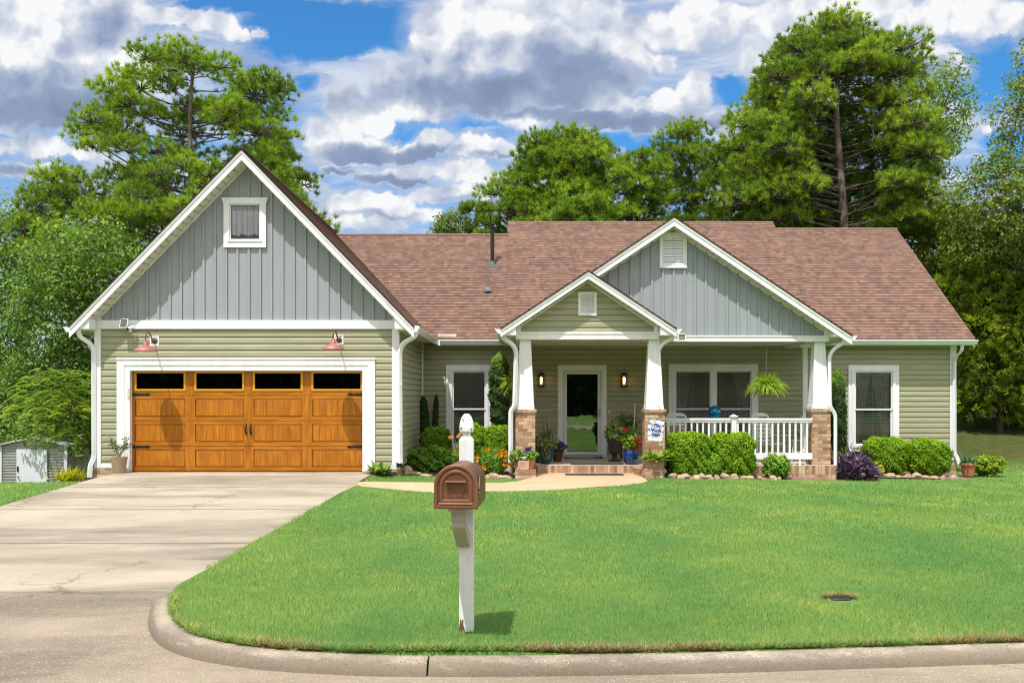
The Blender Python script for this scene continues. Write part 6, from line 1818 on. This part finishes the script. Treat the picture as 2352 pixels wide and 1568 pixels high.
def lantern(label, px):
    root = empty('wall_lantern', tuple(P(px, 872, WY - .015)), label, 'lantern', 'lit lanterns flanking the front door')
    mb = MB(); mb.box(-.075, .075, -.03, -.0, -.19, .21); mb.build('mounting_block', M_WHT, root, world=False)
    mb = MB(); yc = -.11
    mb.box(-.085, .085, yc - .075, yc + .075, .12, .145); mb.box(-.06, .06, yc - .05, yc + .05, .145, .19); mb.box(-.075, .075, yc - .07, yc + .07, -.19, -.165)
    mb.box(-.045, .045, yc + .06, .0, -.05, .1)
    for sx in (-1, 1):
        for sy in (-1, 1): mb.box(sx * .066 - .007, sx * .066 + .007, yc + sy * .06 - .007, yc + sy * .06 + .007, -.165, .12)
    mb.box(-.006, .006, yc - .012, yc + .012, -.165, -.11)
    mb.build('cage', M_BLK, root, world=False)
    mb = MB(); mb.lathe([(.014, -.11), (.017, -.08), (.03, -.02), (.033, .02), (.024, .06), (.001, .08)], (0, yc, 0), 12)
    mb.build('bulb', mat('lit_bulb', (.9, .6, .25), .4, 0, emis=(1.0, .50, .14, 5.5)), root, world=False, smooth=True)
    mb = MB(); mb.box(-.058, .058, yc - .055, yc - .052, -.16, .118); mb.box(-.058, .058, yc + .052, yc + .055, -.16, .118)
    mb.build('glass', M_GLS, root, world=False)
lantern('lit black lantern between the white column and the front door', 1243)
lantern('lit black lantern on the door-handle side of the front door', 1432.5)

# ------------------------------------------------------------------ porch pots and furniture
M_TEAL = mat('teal_glaze', (.012, .045, .055), .15, .35, 5, spec=.6); M_BLUE = mat('cobalt_glaze', (.006, .03, .14), .12, .3, 6, spec=.7)
M_TERR = mat('terracotta', (.36, .135, .065), .8, .2, 6, col2=(.48, .21, .11)); M_TERP = mat('pale_terracotta', (.42, .24, .155), .8, .15, 8)
M_URN = mat('grey_iron_urn', (.045, .042, .042), .55, .3, 12); M_SOIL = mat('potting_soil', (.03, .02, .014), .95)
M_RIB = mat('taupe_ribbed_pot', (.33, .235, .165), .6, .1, 8)
def potted(name, label, px, Y, z, prof, m, cat='potted plant'):
    root = empty(name, (X(px, Y), Y, z), label, cat)
    mb = MB(); rt, zt_ = prof[-1]
    mb.lathe(prof + [(rt * .88, zt_), (rt * .86, zt_ - .03)], (0, 0, 0), 24); mb.build('pot', m, root, world=False, smooth=40)
    mb = MB(); mb.lathe([(rt * .86, zt_ - .04), (rt * .85, zt_ - .035), (.001, zt_ - .03)], (0, 0, 0), 18); mb.build('soil', M_SOIL, root, world=False)
    return root
def heap_part(root, name, leafm, c, S, n, size, seed, asp=.55, p=2.2, petals=None):
    rg = np.random.default_rng(seed); q, N_ = sup_surface(n, p, rg)
    Q = q * S * rg.uniform(.35, 1.03, (n, 1)) ** .6 * (1 + .18 * np.sin(q[:, :1] * 7 + seed) * np.sin(q[:, 2:] * 6)) + c
    vb = VB()
    if petals: flower_heads(vb, Q, size, rg, 0, petals)
    else: vb.add(leaves(Q, nrm(N_ + rg.normal(size=(n, 3)) * .7 + (0, -.2, .3)), size * rg.uniform(.6, 1.2, n), asp, rg), rg.uniform(0, 1, n))
    return vb.build(name, leafm, root, world=False)
def frond_part(root, name, leafm, c, n, L, W, lift, droop, seed, seg=6, bulge=0.0, tipw=.1, spread=.05):
    rg = np.random.default_rng(seed); a = rg.uniform(0, 6.283, n); rr = spread * np.sqrt(rg.random(n))
    C = np.stack([np.cos(a) * rr, np.sin(a) * rr, np.zeros(n)], 1) + c
    V = strips(C, a + rg.normal(size=n) * .4, L * rg.uniform(.6, 1.15, n), W * rg.uniform(.7, 1.1, n), rg.uniform(lift[0], lift[1], n), rg.uniform(droop[0], droop[1], n), seg, tipw, 0, bulge)
    vb = VB(); vb.add(V, np.tile(rg.uniform(0, 1, n), seg)); return vb.build(name, leafm, root, world=False)
LF_DRAC = leaf_mat('dracaena_leaf', (.030, .045, .018), (.070, .095, .035), (.13, .15, .06), .2)
LF_VAR = leaf_mat('variegated_leaf', (.07, .11, .02), (.20, .25, .06), (.55, .54, .30), .3)
LF_FERN = leaf_mat('fern_leaf', (.14, .24, .015), (.34, .46, .035), (.58, .66, .10), .35)
LF_FERND = leaf_mat('dark_fern_leaf', (.030, .075, .012), (.085, .16, .03), (.20, .30, .06), .35)
r = potted('potted_dracaena', 'teal glazed pot with spiky dracaena and variegated trailing leaves', 1252, 21.75, FZ, [(.10, .0), (.105, .02), (.15, .06), (.20, .20), (.225, .36), (.235, .40)], M_TEAL)
frond_part(r, 'spiky_leaf', LF_DRAC, (.04, .02, .55), 46, .82, .020, (.55, 1.5), (.05, .55), 1, tipw=.15)
mb = MB(); mb.tube([(.04, .02, .35), (.04, .02, .62)], .03, 8); mb.build('stem', M_BARKD, r, world=False)
heap_part(r, 'variegated_foliage', LF_VAR, (.02, -.02, .50), (.29, .26, .19), 1000, .036, 2, .4)
heap_part(r, 'trailing_foliage', LF_VAR, (.0, -.23, .30), (.09, .05, .19), 170, .032, 3, .4)
r = potted('potted_petunia', 'small dark pot of petunias tucked behind the teal pot', 1280, 22.4, FZ, [(.09, 0), (.14, .2), (.15, .26)], mat('brown_pot', (.09, .035, .02), .5))
heap_part(r, 'foliage', LF_FERND, (0, 0, .36), (.20, .16, .14), 300, .04, 4); heap_part(r, 'blossoms', F_PU, (.12, -.1, .42), (.14, .1, .10), 10, .05, 5, petals=6)
r = potted('potted_petunia', 'petunia pot half hidden behind the brick pier', 1233, 22.2, FZ, [(.10, 0), (.14, .2), (.15, .30)], MATS['brown_pot'])
heap_part(r, 'foliage', LF_FERND, (0, 0, .42), (.18, .16, .16), 300, .04, 6); heap_part(r, 'blossoms', F_PU, (-.02, -.05, .58), (.14, .1, .10), 6, .05, 7, petals=6)
PEDZ = FZ - .02
r = potted('potted_petunia', 'terracotta pot of purple petunias on the brick pedestal behind the figurine', 1215, 20.36, PEDZ, [(.095, 0), (.10, .02), (.115, .22), (.125, .225), (.125, .26)], M_TERR)
heap_part(r, 'foliage', LF_SHRUB, (.0, -.02, .31), (.19, .15, .11), 420, .045, 8); heap_part(r, 'blossoms', F_PU, (.0, -.04, .37), (.18, .15, .10), 17, .042, 9, petals=6)
r = potted('potted_petunia', 'terracotta pot of darker petunias at the pedestal edge by the downspout', 1192, 20.36, PEDZ, [(.085, 0), (.09, .02), (.105, .20), (.115, .205), (.115, .23)], M_TERR)
heap_part(r, 'foliage', LF_SHRUB, (-.03, -.02, .29), (.18, .15, .13), 420, .045, 10); heap_part(r, 'blossoms', F_PU, (-.04, -.06, .29), (.17, .14, .13), 17, .042, 11, petals=6)
mb = MB(); mb.add([(-.14, -.05, 0), (.12, -.05, -.0), (.13, .05, 0), (-.13, .05, 0), (-.10, -.06, .20), (.125, -.045, .18), (.12, .05, .19), (-.10, .05, .20)], [(0, 3, 2, 1), (4, 5, 6, 7), (0, 1, 5, 4), (1, 2, 6, 5), (2, 3, 7, 6), (3, 0, 4, 7)])
o = mb.build('stone_block', mat('pink_sandstone', (.48, .30, .22), .85, .15, 8), bevel=.012); o.location = (X(1202, 20.22), 20.23, PEDZ); tag(o, 'pale pink sandstone block leaning on the pedestal front', 'stone')
root = empty('bird_figurine', (X(1203, 20.24), 20.25, PEDZ + .195), 'small grey and white ceramic bird on the stone block', 'figurine')
mb = MB()
mb.tube([(-.11, 0, .075), (-.06, 0, .055), (0, -.005, .05), (.05, -.005, .065), (.075, -.005, .085)], [.008, .03, .05, .045, .022], 12); mb.build('body', mat('grey_glaze', (.25, .28, .31), .3, .3, 25), root, world=False, smooth=True)
mb = MB(); mb.lathe([(.001, -.035), (.022, -.028), (.034, 0), (.024, .026), (.001, .033)], (.075, -.008, .115), 12); mb.build('head', mat('white_glaze', (.66, .64, .6), .3), root, world=False, smooth=True)
mb = MB(); mb.tube([(.102, -.01, .112), (.132, -.012, .105)], [.010, .003], 8); mb.build('beak', M_TERR, root, world=False)
r = potted('potted_caladium', 'dark iron urn of pale green foliage beside the front door', 1412, 22.5, FZ, [(.15, 0), (.15, .04), (.09, .06), (.06, .10), (.07, .15), (.05, .17), (.13, .20), (.16, .28), (.155, .44), (.20, .50), (.215, .52)], M_URN)
heap_part(r, 'foliage', LF_HOSTA, (0, -.02, .70), (.25, .22, .25), 330, .075, 12, .6)
r = potted('potted_fern', 'airy asparagus fern on a tall stand in the porch corner', 1440, 23.4, FZ + .45, [(.10, 0), (.15, .2), (.16, .26)], MATS['brown_pot'])
frond_part(r, 'fronds', LF_FERND, (0, 0, .24), 150, .62, .035, (.5, 1.5), (.2, .7), 13, tipw=.4, spread=.1)
heap_part(r, 'foliage', LF_FERND, (0, 0, .45), (.33, .25, .26), 700, .035, 14, .3)
mb = MB(); mb.box(-.18, .18, -.18, .18, -.03, -.0)
for sx in (-1, 1):
    for sy in (-1, 1): mb.box(sx * .15 - .012, sx * .15 + .012, sy * .15 - .012, sy * .15 + .012, -.45, -.03)
mb.build('stand', M_BLK, r, world=False)
r = potted('potted_mandevilla', 'cobalt blue dimpled pot with red trumpet flowers on a pale stake', 1449, 21.55, FZ, [(.11, 0), (.12, .02), (.15, .06), (.175, .16), (.175, .27), (.155, .33), (.165, .35)], M_BLUE)
heap_part(r, 'foliage', LF_SHRUB, (0, 0, .52), (.22, .19, .22), 420, .052, 15, .45); heap_part(r, 'blossoms', F_RED, (0, -.08, .50), (.24, .16, .18), 15, .062, 16, petals=5)
heap_part(r, 'upper_blossoms', F_RED, (-.13, -.05, .80), (.06, .05, .06), 4, .06, 17, petals=5); heap_part(r, 'upper_foliage', LF_SHRUB, (-.02, 0, .78), (.15, .12, .10), 110, .045, 18, .45)
mb = MB(); mb.tube([(.02, .02, .3), (.09, .03, 1.05), (.10, .03, 1.42)], [.012, .011, .009], 6); mb.build('stake', mat('bamboo', (.55, .47, .33), .6), r, world=False)
root = empty('planter_box', (X(1503, 20.36), 20.36, PEDZ), 'rectangular terracotta planter of lime hosta on the brick pedestal', 'planter')
mb = MB(); v0 = [(-.20, -.10), (.20, -.10), (.20, .10), (-.20, .10)]
def rg4(s, z): return [(x * s, y * s, z) for x, y in v0]
vs = rg4(.93, .03) + rg4(.98, .17) + rg4(1.06, .175) + rg4(1.06, .215) + rg4(.95, .215) + rg4(.93, .18)
mb.add(vs, [(k * 4 + j, k * 4 + (j + 1) % 4, k * 4 + 4 + (j + 1) % 4, k * 4 + 4 + j) for k in range(5) for j in range(4)] + [(0, 1, 2, 3), (20, 21, 22, 23)])
mb.build('pot', M_TERP, root, world=False)
mb = MB()
for a in range(8): mb.tube([(.0, -.105, .10), (.05 * math.cos(a * .785), -.108, .10 + .04 * math.sin(a * .785))], [.012, .008], 6)
mb.build('relief', mat('relief_cream', (.55, .42, .31), .8), root, world=False, smooth=True)
mb = MB(); mb.box(-.22, .22, -.12, .12, .0, .028); mb.build('saucer', M_TERP, root, world=False)
frond_part(root, 'hosta_leaves', LF_LIME, (.05, 0, .2), 120, .34, .11, (.15, 1.2), (.10, .36), 19, bulge=.15, tipw=.05, spread=.16)
r = potted('potted_plant', 'taupe ribbed pot with a thin straggly shrub at the garage door', 273.5, 19.25, gz(-8.1, 19.25) * 0 + .045, [(.115, 0)] + [q for k in range(9) for q in ((.118 + .0052 * k, .01 + k * .033), (.123 + .0052 * k, .028 + k * .033))] + [(.168, .305), (.168, .325)], M_RIB)
mb = MB(); rg = random.Random(8); tips = []
for k in range(11):
    a = rg.uniform(0, 6.28); L = rg.uniform(.12, .30); e = Vector((math.cos(a) * L * .9 + .02, math.sin(a) * L * .5, .32 + rg.uniform(.18, .42)))
    m_ = Vector((e.x * .35, e.y * .35, .45)); mb.tube([(0, 0, .28), m_, e], [.010, .007, .003], 5); tips += [m_.lerp(e, t) for t in (.3, .5, .7, .85, 1.0) for _ in range(5)]
mb.build('stem', mat('pale_stem', (.36, .31, .25), .9), r, world=False)
tp = np.array([tuple(t) for t in tips]); rgn = np.random.default_rng(4); tp = tp + rgn.normal(size=tp.shape) * .028
vb = VB(); vb.add(leaves(tp, rgn.normal(size=tp.shape), .030 * rgn.uniform(.6, 1.2, len(tp)), .45, rgn), rgn.uniform(0, 1, len(tp))); vb.build('foliage', LF_FERND, r, world=False)
r = potted('potted_juniper', 'orange terracotta pot with a blue-green plant at the house corner', 2224, 23.6, Z(1092, 23.6), [(.13, 0), (.135, .02), (.175, .26), (.20, .265), (.205, .33)], M_TERR)
frond_part(r, 'foliage', leaf_mat('blue_green_leaf', (.03, .10, .05), (.08, .20, .10), (.16, .30, .17)), (0, 0, .32), 90, .30, .05, (.2, 1.1), (.10, .32), 20, tipw=.2, spread=.1)
# hanging baskets
def basket(label, px, py, Y, L, leafm, n, seed, z_top=2.93, pot=True, droop=(.28, .60), w=.07):
    c = P(px, py, Y); root = empty('hanging_fern', tuple(c), label, 'hanging basket')
    mb = MB(); mb.lathe([(.08, -.10), (.12, -.05), (.14, .02), (.125, .02)], (0, 0, 0), 16); mb.build('pot', M_BLK, root, world=False)
    rg = np.random.default_rng(seed); a = rg.uniform(0, 6.283, n); C = np.stack([np.cos(a) * .05, np.sin(a) * .05, np.full(n, .02)], 1)
    lf = rg.uniform(.25, 1.45, n); Ls = L * rg.uniform(.7, 1.1, n); dr = rg.uniform(droop[0], droop[1], n)
    vb = VB(); seg = 9
    tone = rg.uniform(0, .7, n)
    def at(t): 
        h_ = Ls * t * np.cos(lf); v = Ls * np.sin(lf) * t - dr * t * t
        return C + np.stack([np.cos(a) * h_, np.sin(a) * h_, v], 1)
    sd = np.stack([-np.sin(a), np.cos(a), np.zeros(n)], 1)
    for i in range(seg * 2):        # leaflets on both sides of each frond
        t = (i + .5) / (seg * 2); p0 = at(t); p1 = at(min(t + .035, 1)); ww = w * (1 - .75 * t) * (.5 + .5 * min(1, t * 5))
        for sgn in (-1, 1):
            e = p0 * .3 + p1 * .7 + sgn * sd * ww - np.array([0, 0, .012])
            vb.add(np.stack([p0, p1, e + (p1 - p0) * .4, e], 1), np.clip(tone + rg.uniform(0, .3, n), 0, 1))
    vb.build('fronds', leafm, root, world=False)
    mb = MB(); zt_ = z_top - c.z
    for k in range(3): mb.tube([(.12 * math.cos(k * 2.1), .12 * math.sin(k * 2.1), .02), (0, 0, .42)], .003, 4)
    mb.tube([(0, 0, .42), (0, 0, zt_)], .004, 4); mb.build('hanger', mat('pale_wire', (.5, .5, .46), .5), root, world=False)
basket('bright yellow-green fern hanging over the white railing', 1760, 890, 21.75, .50, LF_FERN, 460, 1, droop=(.12, .42), w=.055)
basket('fern hanging behind the white column next to the tall holly', 1188, 880, 22.6, .50, LF_FERN, 200, 2, droop=(.15, .5), w=.055)
basket('dark-leaved hanging basket half hidden by the column at the wide gable corner', 1867, 893, 23.0, .30, LF_FERND, 70, 3, droop=(.1, .3), w=.11)
# mats
def mat_obj(label, x0, x1, y, d, z, m, stripes=None):
    root = MB(); root.box(x0, x1, y, y + d, z, z + .014); mats = [m]
    if stripes:
        for (a, b, mm) in stripes: root.box(lerp(x0, x1, a), lerp(x0, x1, b), y + .03, y + d - .03, z + .014, z + .017, len(mats)); mats.append(mm)
    o = root.build('door_mat', mats); return tag(o, label, 'mat')
M_RUB = mat('rubber_mat', (.028, .028, .030), .8, .3, 60)
mat_obj('dark doormat with coloured bands at the foot of the storm door', X(1296, 23.7), X(1384, 23.7), 23.55, .42, FZ + .001, M_RUB, [(.1, .22, mat('mat_tan', (.35, .2, .12), .9)), (.24, .78, mat('mat_grey', (.3, .3, .36), .9)), (.8, .93, mat('mat_blue', (.08, .1, .3), .9))])
mat_obj('black rubber mat at the edge of the porch floor', X(1312, 21.4), X(1433, 21.4), 21.42, .34, FZ + .001, M_RUB)
mat_obj('black rubber mat on the walk before the step', X(1298, 20.9), X(1430, 20.9), 20.62, .36, -.118 + .001, M_RUB)
# garden flag
root = empty('garden_flag', (X(1508, 20.1), 20.1, Z(1040, 20.1)), 'blue and white floral garden flag with an oval BLESS THIS HOME', 'flag')
fw, fh = .33, .46; fc = P(1508, 985, 20.1) - root.location
def fl(u, v): return (fc.x + (u - .5) * fw * (1 - .05 * v) - .035 * v + .0, .012 * math.sin(u * 5 + v * 3) - .05 * (u - .5), fc.z + fh / 2 - v * fh - .045 * u + .01 * math.sin(v * 6))
vbm = MB(); NU, NV = 44, 60; rg = random.Random(3)
flowers = [(.22, .10, .20), (.62, .12, .17), (.88, .16, .15), (.08, .38, .14), (.93, .42, .15), (.06, .66, .15), (.93, .68, .14), (.18, .90, .20), (.5, .93, .17), (.80, .88, .22), (.40, .05, .10)]
for i in range(NU):
    for j in range(NV):
        u, v = (i + .5) / NU, (j + .5) / NV
        e = ((u - .52) / .37) ** 2 + ((v - .50) / .33) ** 2
        m_ = 1
        for k, (fu, fv, fr) in enumerate(flowers):
            du, dv = (u - fu), (v - fv) * fh / fw; d = math.hypot(du, dv); th = math.atan2(dv, du)
            if d < fr * (.62 + .38 * abs(math.cos(th * 2.5 + k))): m_ = 0 if d > fr * .25 else 3
        if e < 1: m_ = 2 if e > .80 else 4
        vbm.quad(fl(i / NU, j / NV), fl(i / NU, (j + 1) / NV), fl((i + 1) / NU, (j + 1) / NV), fl((i + 1) / NU, j / NV), m_)
FB = mat('flag_blue', (.055, .085, .26), .8, .25, 30)
vbm.build('cloth', [mat('flag_white', (.74, .75, .76), .8, .06, 30), mat('flag_slate', (.14, .17, .28), .8, .4, 40), mat('flag_ring', (.62, .68, .84), .8, .05), mat('flag_cream', (.70, .66, .48), .8, .1), FB], root, world=False)
M_TXT = mat('flag_lettering', (.82, .83, .88), .8, 0)
for txt, v, s, sh in (('Bless', .40, .105, .25), ('THIS', .50, .045, 0), ('Home', .60, .10, .25)):
    q = Vector(fl(.52, v)) + Vector((0, -.016, 0))
    me = text_mesh(txt, s, .001, sh); me.transform(Matrix.Translation(q) @ Matrix.Rotation(math.radians(7), 4, 'Y') @ Matrix.Rotation(math.pi / 2, 4, 'X')); me.materials.clear(); me.materials.append(M_TXT)
    o = bpy.data.objects.new('lettering', me); COL.objects.link(o); o.parent = root
mb = MB(); tr_ = Vector(fl(1, 0)); tl_ = Vector(fl(0, 0))
mb.tube([tl_ + Vector((-.02, .0, .008)), tr_ + Vector((.04, 0, .004))], .005, 6); mb.tube([tr_ + Vector((.03, 0, .01)), (tr_.x + .03, 0, -.25)], .005, 6)
mb.tube([(tr_.x + .09 + .045 * math.cos(a * .4), 0, tr_.z - .04 + .045 * math.sin(a * .4)) for a in range(17)], .004, 5)
mb.build('stand', M_BLK, root, world=False)
# rocking chairs
M_CHR = white_mat('white_chair_paint', (.74, .75, .76), .45, .03)
def rocking_chair(label, x, y, rz, group):
    root = empty('rocking_chair', (x, y, FZ), label, 'chair', group, rz)
    mb = MB(); mb.prism([(-.26, -.25, .42), (.26, -.25, .42), (.23, .24, .39), (-.23, .24, .39)], (0, 0, .03)); mb.build('seat', M_CHR, root, world=False)
    bk = MB(); t = Matrix.Translation((0, .24, .40)) @ Matrix.Rotation(math.radians(-14), 4, 'X')
    bk.box(-.25, -.21, -.018, .018, -.02, .70); bk.box(.21, .25, -.018, .018, -.02, .70)
    for k in range(6): bk.box(-.21, .21, -.010, .010, .06 + k * .098, .125 + k * .098)
    bk.pxz([(-.25, .70), (-.20, .69), (.20, .69), (.25, .70), (.20, .75), (.10, .785), (-.10, .785), (-.20, .75)], -.016, .016)
    bk.build('backrest', M_CHR, root, world=False, xf=t)
    for sx in (-1, 1):
        mb = MB(); mb.box(sx * .27 - .045, sx * .27 + .045, -.32, .26, .62, .645); mb.build('armrest', M_CHR, root, world=False)
        mb = MB(); mb.box(sx * .25 - .02, sx * .25 + .02, -.25, -.21, .05, .62); mb.build('leg', M_CHR, root, world=False)
        mb = MB(); mb.prism([(sx * .25 - .02, .20, .05), (sx * .25 - .02, .24, .05), (sx * .25 - .02, .27, .42), (sx * .25 - .02, .23, .42)], (.04, 0, 0)); mb.build('leg', M_CHR, root, world=False)
        mb = MB(); mb.tube([(sx * .25, -.42 + k * .1, .022 + .38 * ((k - 4) * .1) ** 2) for k in range(10)], 1.0, 4, sq=(.016, .022)); mb.build('rocker', M_CHR, root, world=False)
    mb = MB(); mb.tube([(-.25, -.23, .22), (.25, -.23, .22)], .014, 6); mb.tube([(-.25, .23, .2), (.25, .23, .2)], .014, 6); mb.build('stretcher', M_CHR, root, world=False)
    return root
GR = 'white rocking chairs on the porch'
rc = rocking_chair('white slatted rocking chair behind the railing below the hanging fern', X(1768, 22.6), 22.6, .35, GR)
rc2 = copy_tree(rc, (X(1545, 22.9), 22.9, FZ), -.4, 'white slatted rocking chair behind the garden flag side of the railing', GR)
root = empty('cushion', (X(1545, 22.9) , 22.78, FZ + .46), 'tan cushion on the rocking chair behind the flag', 'cushion', rz=-.4)
mb = MB(); mb.box(-.21, .21, -.04, .06, .0, .40); mb.build('pad', mat('tan_fabric', (.30, .235, .12), .9, .15, 30), root, world=False, bevel=.03)
# gazing ball on its stand, on a small wooden table
root = empty('gazing_ball', (X(1641, 22.4), 22.4, FZ + .62), 'shiny blue gazing ball on a slim stand at the double window', 'garden ornament')
cz = Z(947, 22.4) - FZ - .62
mb = MB(); mb.lathe([(.165 * math.sin(math.pi * k / 16) + .0005, cz - .165 * math.cos(math.pi * k / 16)) for k in range(17)], (0, 0, 0), 28)
mb.build('ball', mat('blue_mirror_glass', (.01, .10, .32), .08, .35, 9, metal=.6, col2=(.02, .26, .50)), root, world=False, smooth=True)
mb = MB(); mb.lathe([(.09, 0), (.085, .02), (.03, .05), (.022, max(.1, cz - .26)), (.05, cz - .19), (.075, cz - .15)], (0, 0, 0), 14); mb.build('stand', mat('dark_blue_stand', (.012, .02, .06), .3), root, world=False, smooth=40)
root = empty('side_table', (X(1641, 22.4), 22.4, FZ), 'small brown wooden table under the blue gazing ball', 'table')
M_BRW = mat('brown_wood', (.12, .055, .028), .6, .25, 9)
mb = MB(); mb.box(-.24, .24, -.2, .2, .585, .62); mb.build('tabletop', M_BRW, root, world=False)
for sx in (-1, 1):
    for sy in (-1, 1):
        mb = MB(); mb.box(sx * .2 - .018, sx * .2 + .018, sy * .16 - .018, sy * .16 + .018, 0, .585); mb.build('leg', M_BRW, root, world=False)
root = empty('plant_stand', (X(1836, 22.6), 22.6, FZ), 'white wire plant stand between the rocking chair and the brick pier', 'plant stand')
mb = MB(); mb.box(-.22, .22, -.14, .14, .50, .52); mb.build('shelf', M_CHR, root, world=False)
mb = MB(); mb.box(-.18, .18, -.1, .1, .22, .235); mb.build('shelf', M_CHR, root, world=False)
for sx in (-1, 1):
    for sy in (-1, 1):
        mb = MB(); mb.tube([(sx * .17, sy * .1, .5), (sx * .22, sy * .13, 0)], .012, 6); mb.build('leg', M_CHR, root, world=False)
r = potted('potted_plant', 'little light green plant on the white plant stand', 1840, 22.6, FZ + .521, [(.05, 0), (.07, .1)], M_TERP); frond_part(r, 'foliage', LF_LIME, (0, 0, .09), 46, .24, .03, (.4, 1.4), (.05, .3), 22, tipw=.2)
# hummingbird stake near the mailbox bush
root = empty('butterfly_ornament', tuple(P(1046, 1003, 21.2)), 'orange butterfly ornament on a stake among the shrubs', 'garden ornament')
M_BUT = mat('orange_resin', (.55, .25, .09), .4, .3, 30)
mb = MB(); mb.tube([(-.02, 0, -.04), (.02, 0, .05)], [.012, .014], 8); mb.build('body', M_BLK, root, world=False)
for sx, a in ((-1, -.25), (1, .45)):
    mb = MB(); mb.prism([(0, 0, 0), (sx * .10, -.02, .06 + a * .1), (sx * .17, -.03, .07 + a * .22), (sx * .16, -.03, .0 + a * .2), (sx * .07, -.01, -.035)], (0, .006, 0)); mb.build('wing', M_BUT, root, world=False)
mb = MB(); mb.tube([(0, 0, -.04), (.01, .0, -.75)], .006, 6); mb.build('stake', M_PIPE, root, world=False)

# ------------------------------------------------------------------ metal shed, golden bush, meter lid
SY_ = 30.0
sx0, sx1 = X(2, SY_), X(196, SY_); sz = gz((sx0 + sx1) / 2, SY_)
SH = empty('metal_shed', ((sx0 + sx1) / 2, SY_, sz), 'low ribbed metal shed with a plain white door', 'shed')
M_RIBM = mat('ribbed_metal', (.42, .42, .40), .45, .1, 3, metal=.3); M_SHD = mat('shed_door_white', (.62, .66, .70), .5, .04, 3)
ze = Z(1022, SY_)
mb = MB(); n = 22; hh = (ze - (sz - .6)) / n
rib = []
for k in range(n):
    z = sz - .6 + k * hh; rib += [(SY_ - .0, z), (SY_ - .0, z + hh * .45), (SY_ + .035, z + hh * .55), (SY_ + .035, z + hh * .95)]
for (y0, za), (y1, zb_) in zip(rib[:-1], rib[1:]):
    mb.quad((sx0, y0, za), (sx1 - .62, y0, za), (sx1 - .62, y1, zb_), (sx0, y1, zb_)); mb.quad((sx1 - .62, y0, za), (sx1 - .62, y0 + 3, za), (sx1 - .62, y1 + 3, zb_), (sx1 - .62, y1, zb_)); mb.quad((sx0, y0 + 3, za), (sx0, y0, za), (sx0, y1, zb_), (sx0, y1 + 3, zb_))
mb.build('wall', M_RIBM, SH)
mb = MB(); mb.box(sx0 - .03, sx0 + .04, SY_ - .03, SY_ + .03, sz - .6, ze); mb.box(sx1 - .66, sx1 - .58, SY_ - .03, SY_ + .03, sz - .6, ze); mb.build('corner_post', M_SHD, SH)
mb = MB(); xr_ = sx1 - .6; xm = (sx0 + xr_) / 2
mb.prism([(sx0 - .12, SY_ - .12, ze - .02), (xm, SY_ - .12, ze + .22), (xr_ + .12, SY_ - .12, ze - .02), (xr_ + .12, SY_ - .12, ze + .02), (xm, SY_ - .12, ze + .27), (sx0 - .12, SY_ - .12, ze + .02)], (0, 3.3, 0)); mb.pxz([(sx0, ze - .02), (xr_, ze - .02), (xm, ze + .22)], SY_, SY_ + .02, 1)
mb.build('roof', [mat('pale_shed_roof', (.56, .56, .55), .4, .06, metal=.2), M_RIBM], SH)
mb = MB(); dx0, dx1 = X(40, SY_), X(110, SY_); mb.box(dx0, dx1, SY_ - .06, SY_ - .02, sz - .3, Z(1031, SY_)); dd_ = mb.build('door', M_SHD, SH)
mb = MB(); mb.box(dx0 + .03, dx0 + .07, SY_ - .09, SY_ - .06, Z(1082, SY_), Z(1070, SY_)); mb.tube([(dx0 + .05, SY_ - .1, Z(1093, SY_)), (dx0 + .11, SY_ - .11, Z(1095, SY_))], .02, 6); mb.build('handle', M_BLK, dd_)
# golden thread cypress in front of the shed
Yg = 21.5; rg = np.random.default_rng(12); C0 = P(157, 1107, Yg)
n = 260; f = rg.random(n); C = np.stack([rg.normal(size=n) * .12, rg.normal(size=n) * .15, rg.uniform(0, .12, n)], 1)
az = np.where(rg.random(n) < .7, rg.normal(size=n) * .5, math.pi + rg.normal(size=n) * .7)
V = strips(C, az, rg.uniform(.15, .42, n), np.full(n, .04), rg.uniform(.25, 1.15, n), rg.uniform(.0, .12, n), 5, .15)
vb = VB(); vb.add(V, np.tile(rg.uniform(.2, 1, n), 5)); o = vb.build('golden_cypress', leaf_mat('golden_spray', (.24, .24, .006), (.50, .46, .01), (.62, .56, .05))); o.location = C0; tag(o, 'bright yellow feathery shrub in front of the metal shed', 'shrub')
# water-meter lid sunk in the lawn
mx_, my_ = METER
zl = gz(mx_, my_)
root = empty('meter_lid', (mx_, my_, zl), 'dark water meter lid sunk in the lawn with a bare soil rim', 'meter lid')
mb = MB(); mb.lathe([(.075, .0), (.08, .008), (.075, .011), (.001, .012)], (0, -.02, 0), 24, sy=.42); mb.build('lid', mat('dark_blue_plastic', (.022, .025, .045), .5, .3, 60), root, world=False)
vb = VB(); rg = np.random.default_rng(5); n = 330; a = rg.uniform(.1, math.pi - .1, n); rr = rg.uniform(.095, .14, n)
C = np.stack([np.cos(a) * rr, .0 + np.sin(a) * rr * .75, rg.uniform(0, .025, n)], 1); az = rg.uniform(0, 6.28, n)
vb.add(strips(C, az, np.full(n, .05), np.full(n, .006), rg.uniform(-.2, .6, n), np.full(n, .01), 1, .1), rg.uniform(0, 1, n)); vb.build('bare_rim', MATS['dead_thatch'], root, world=False)
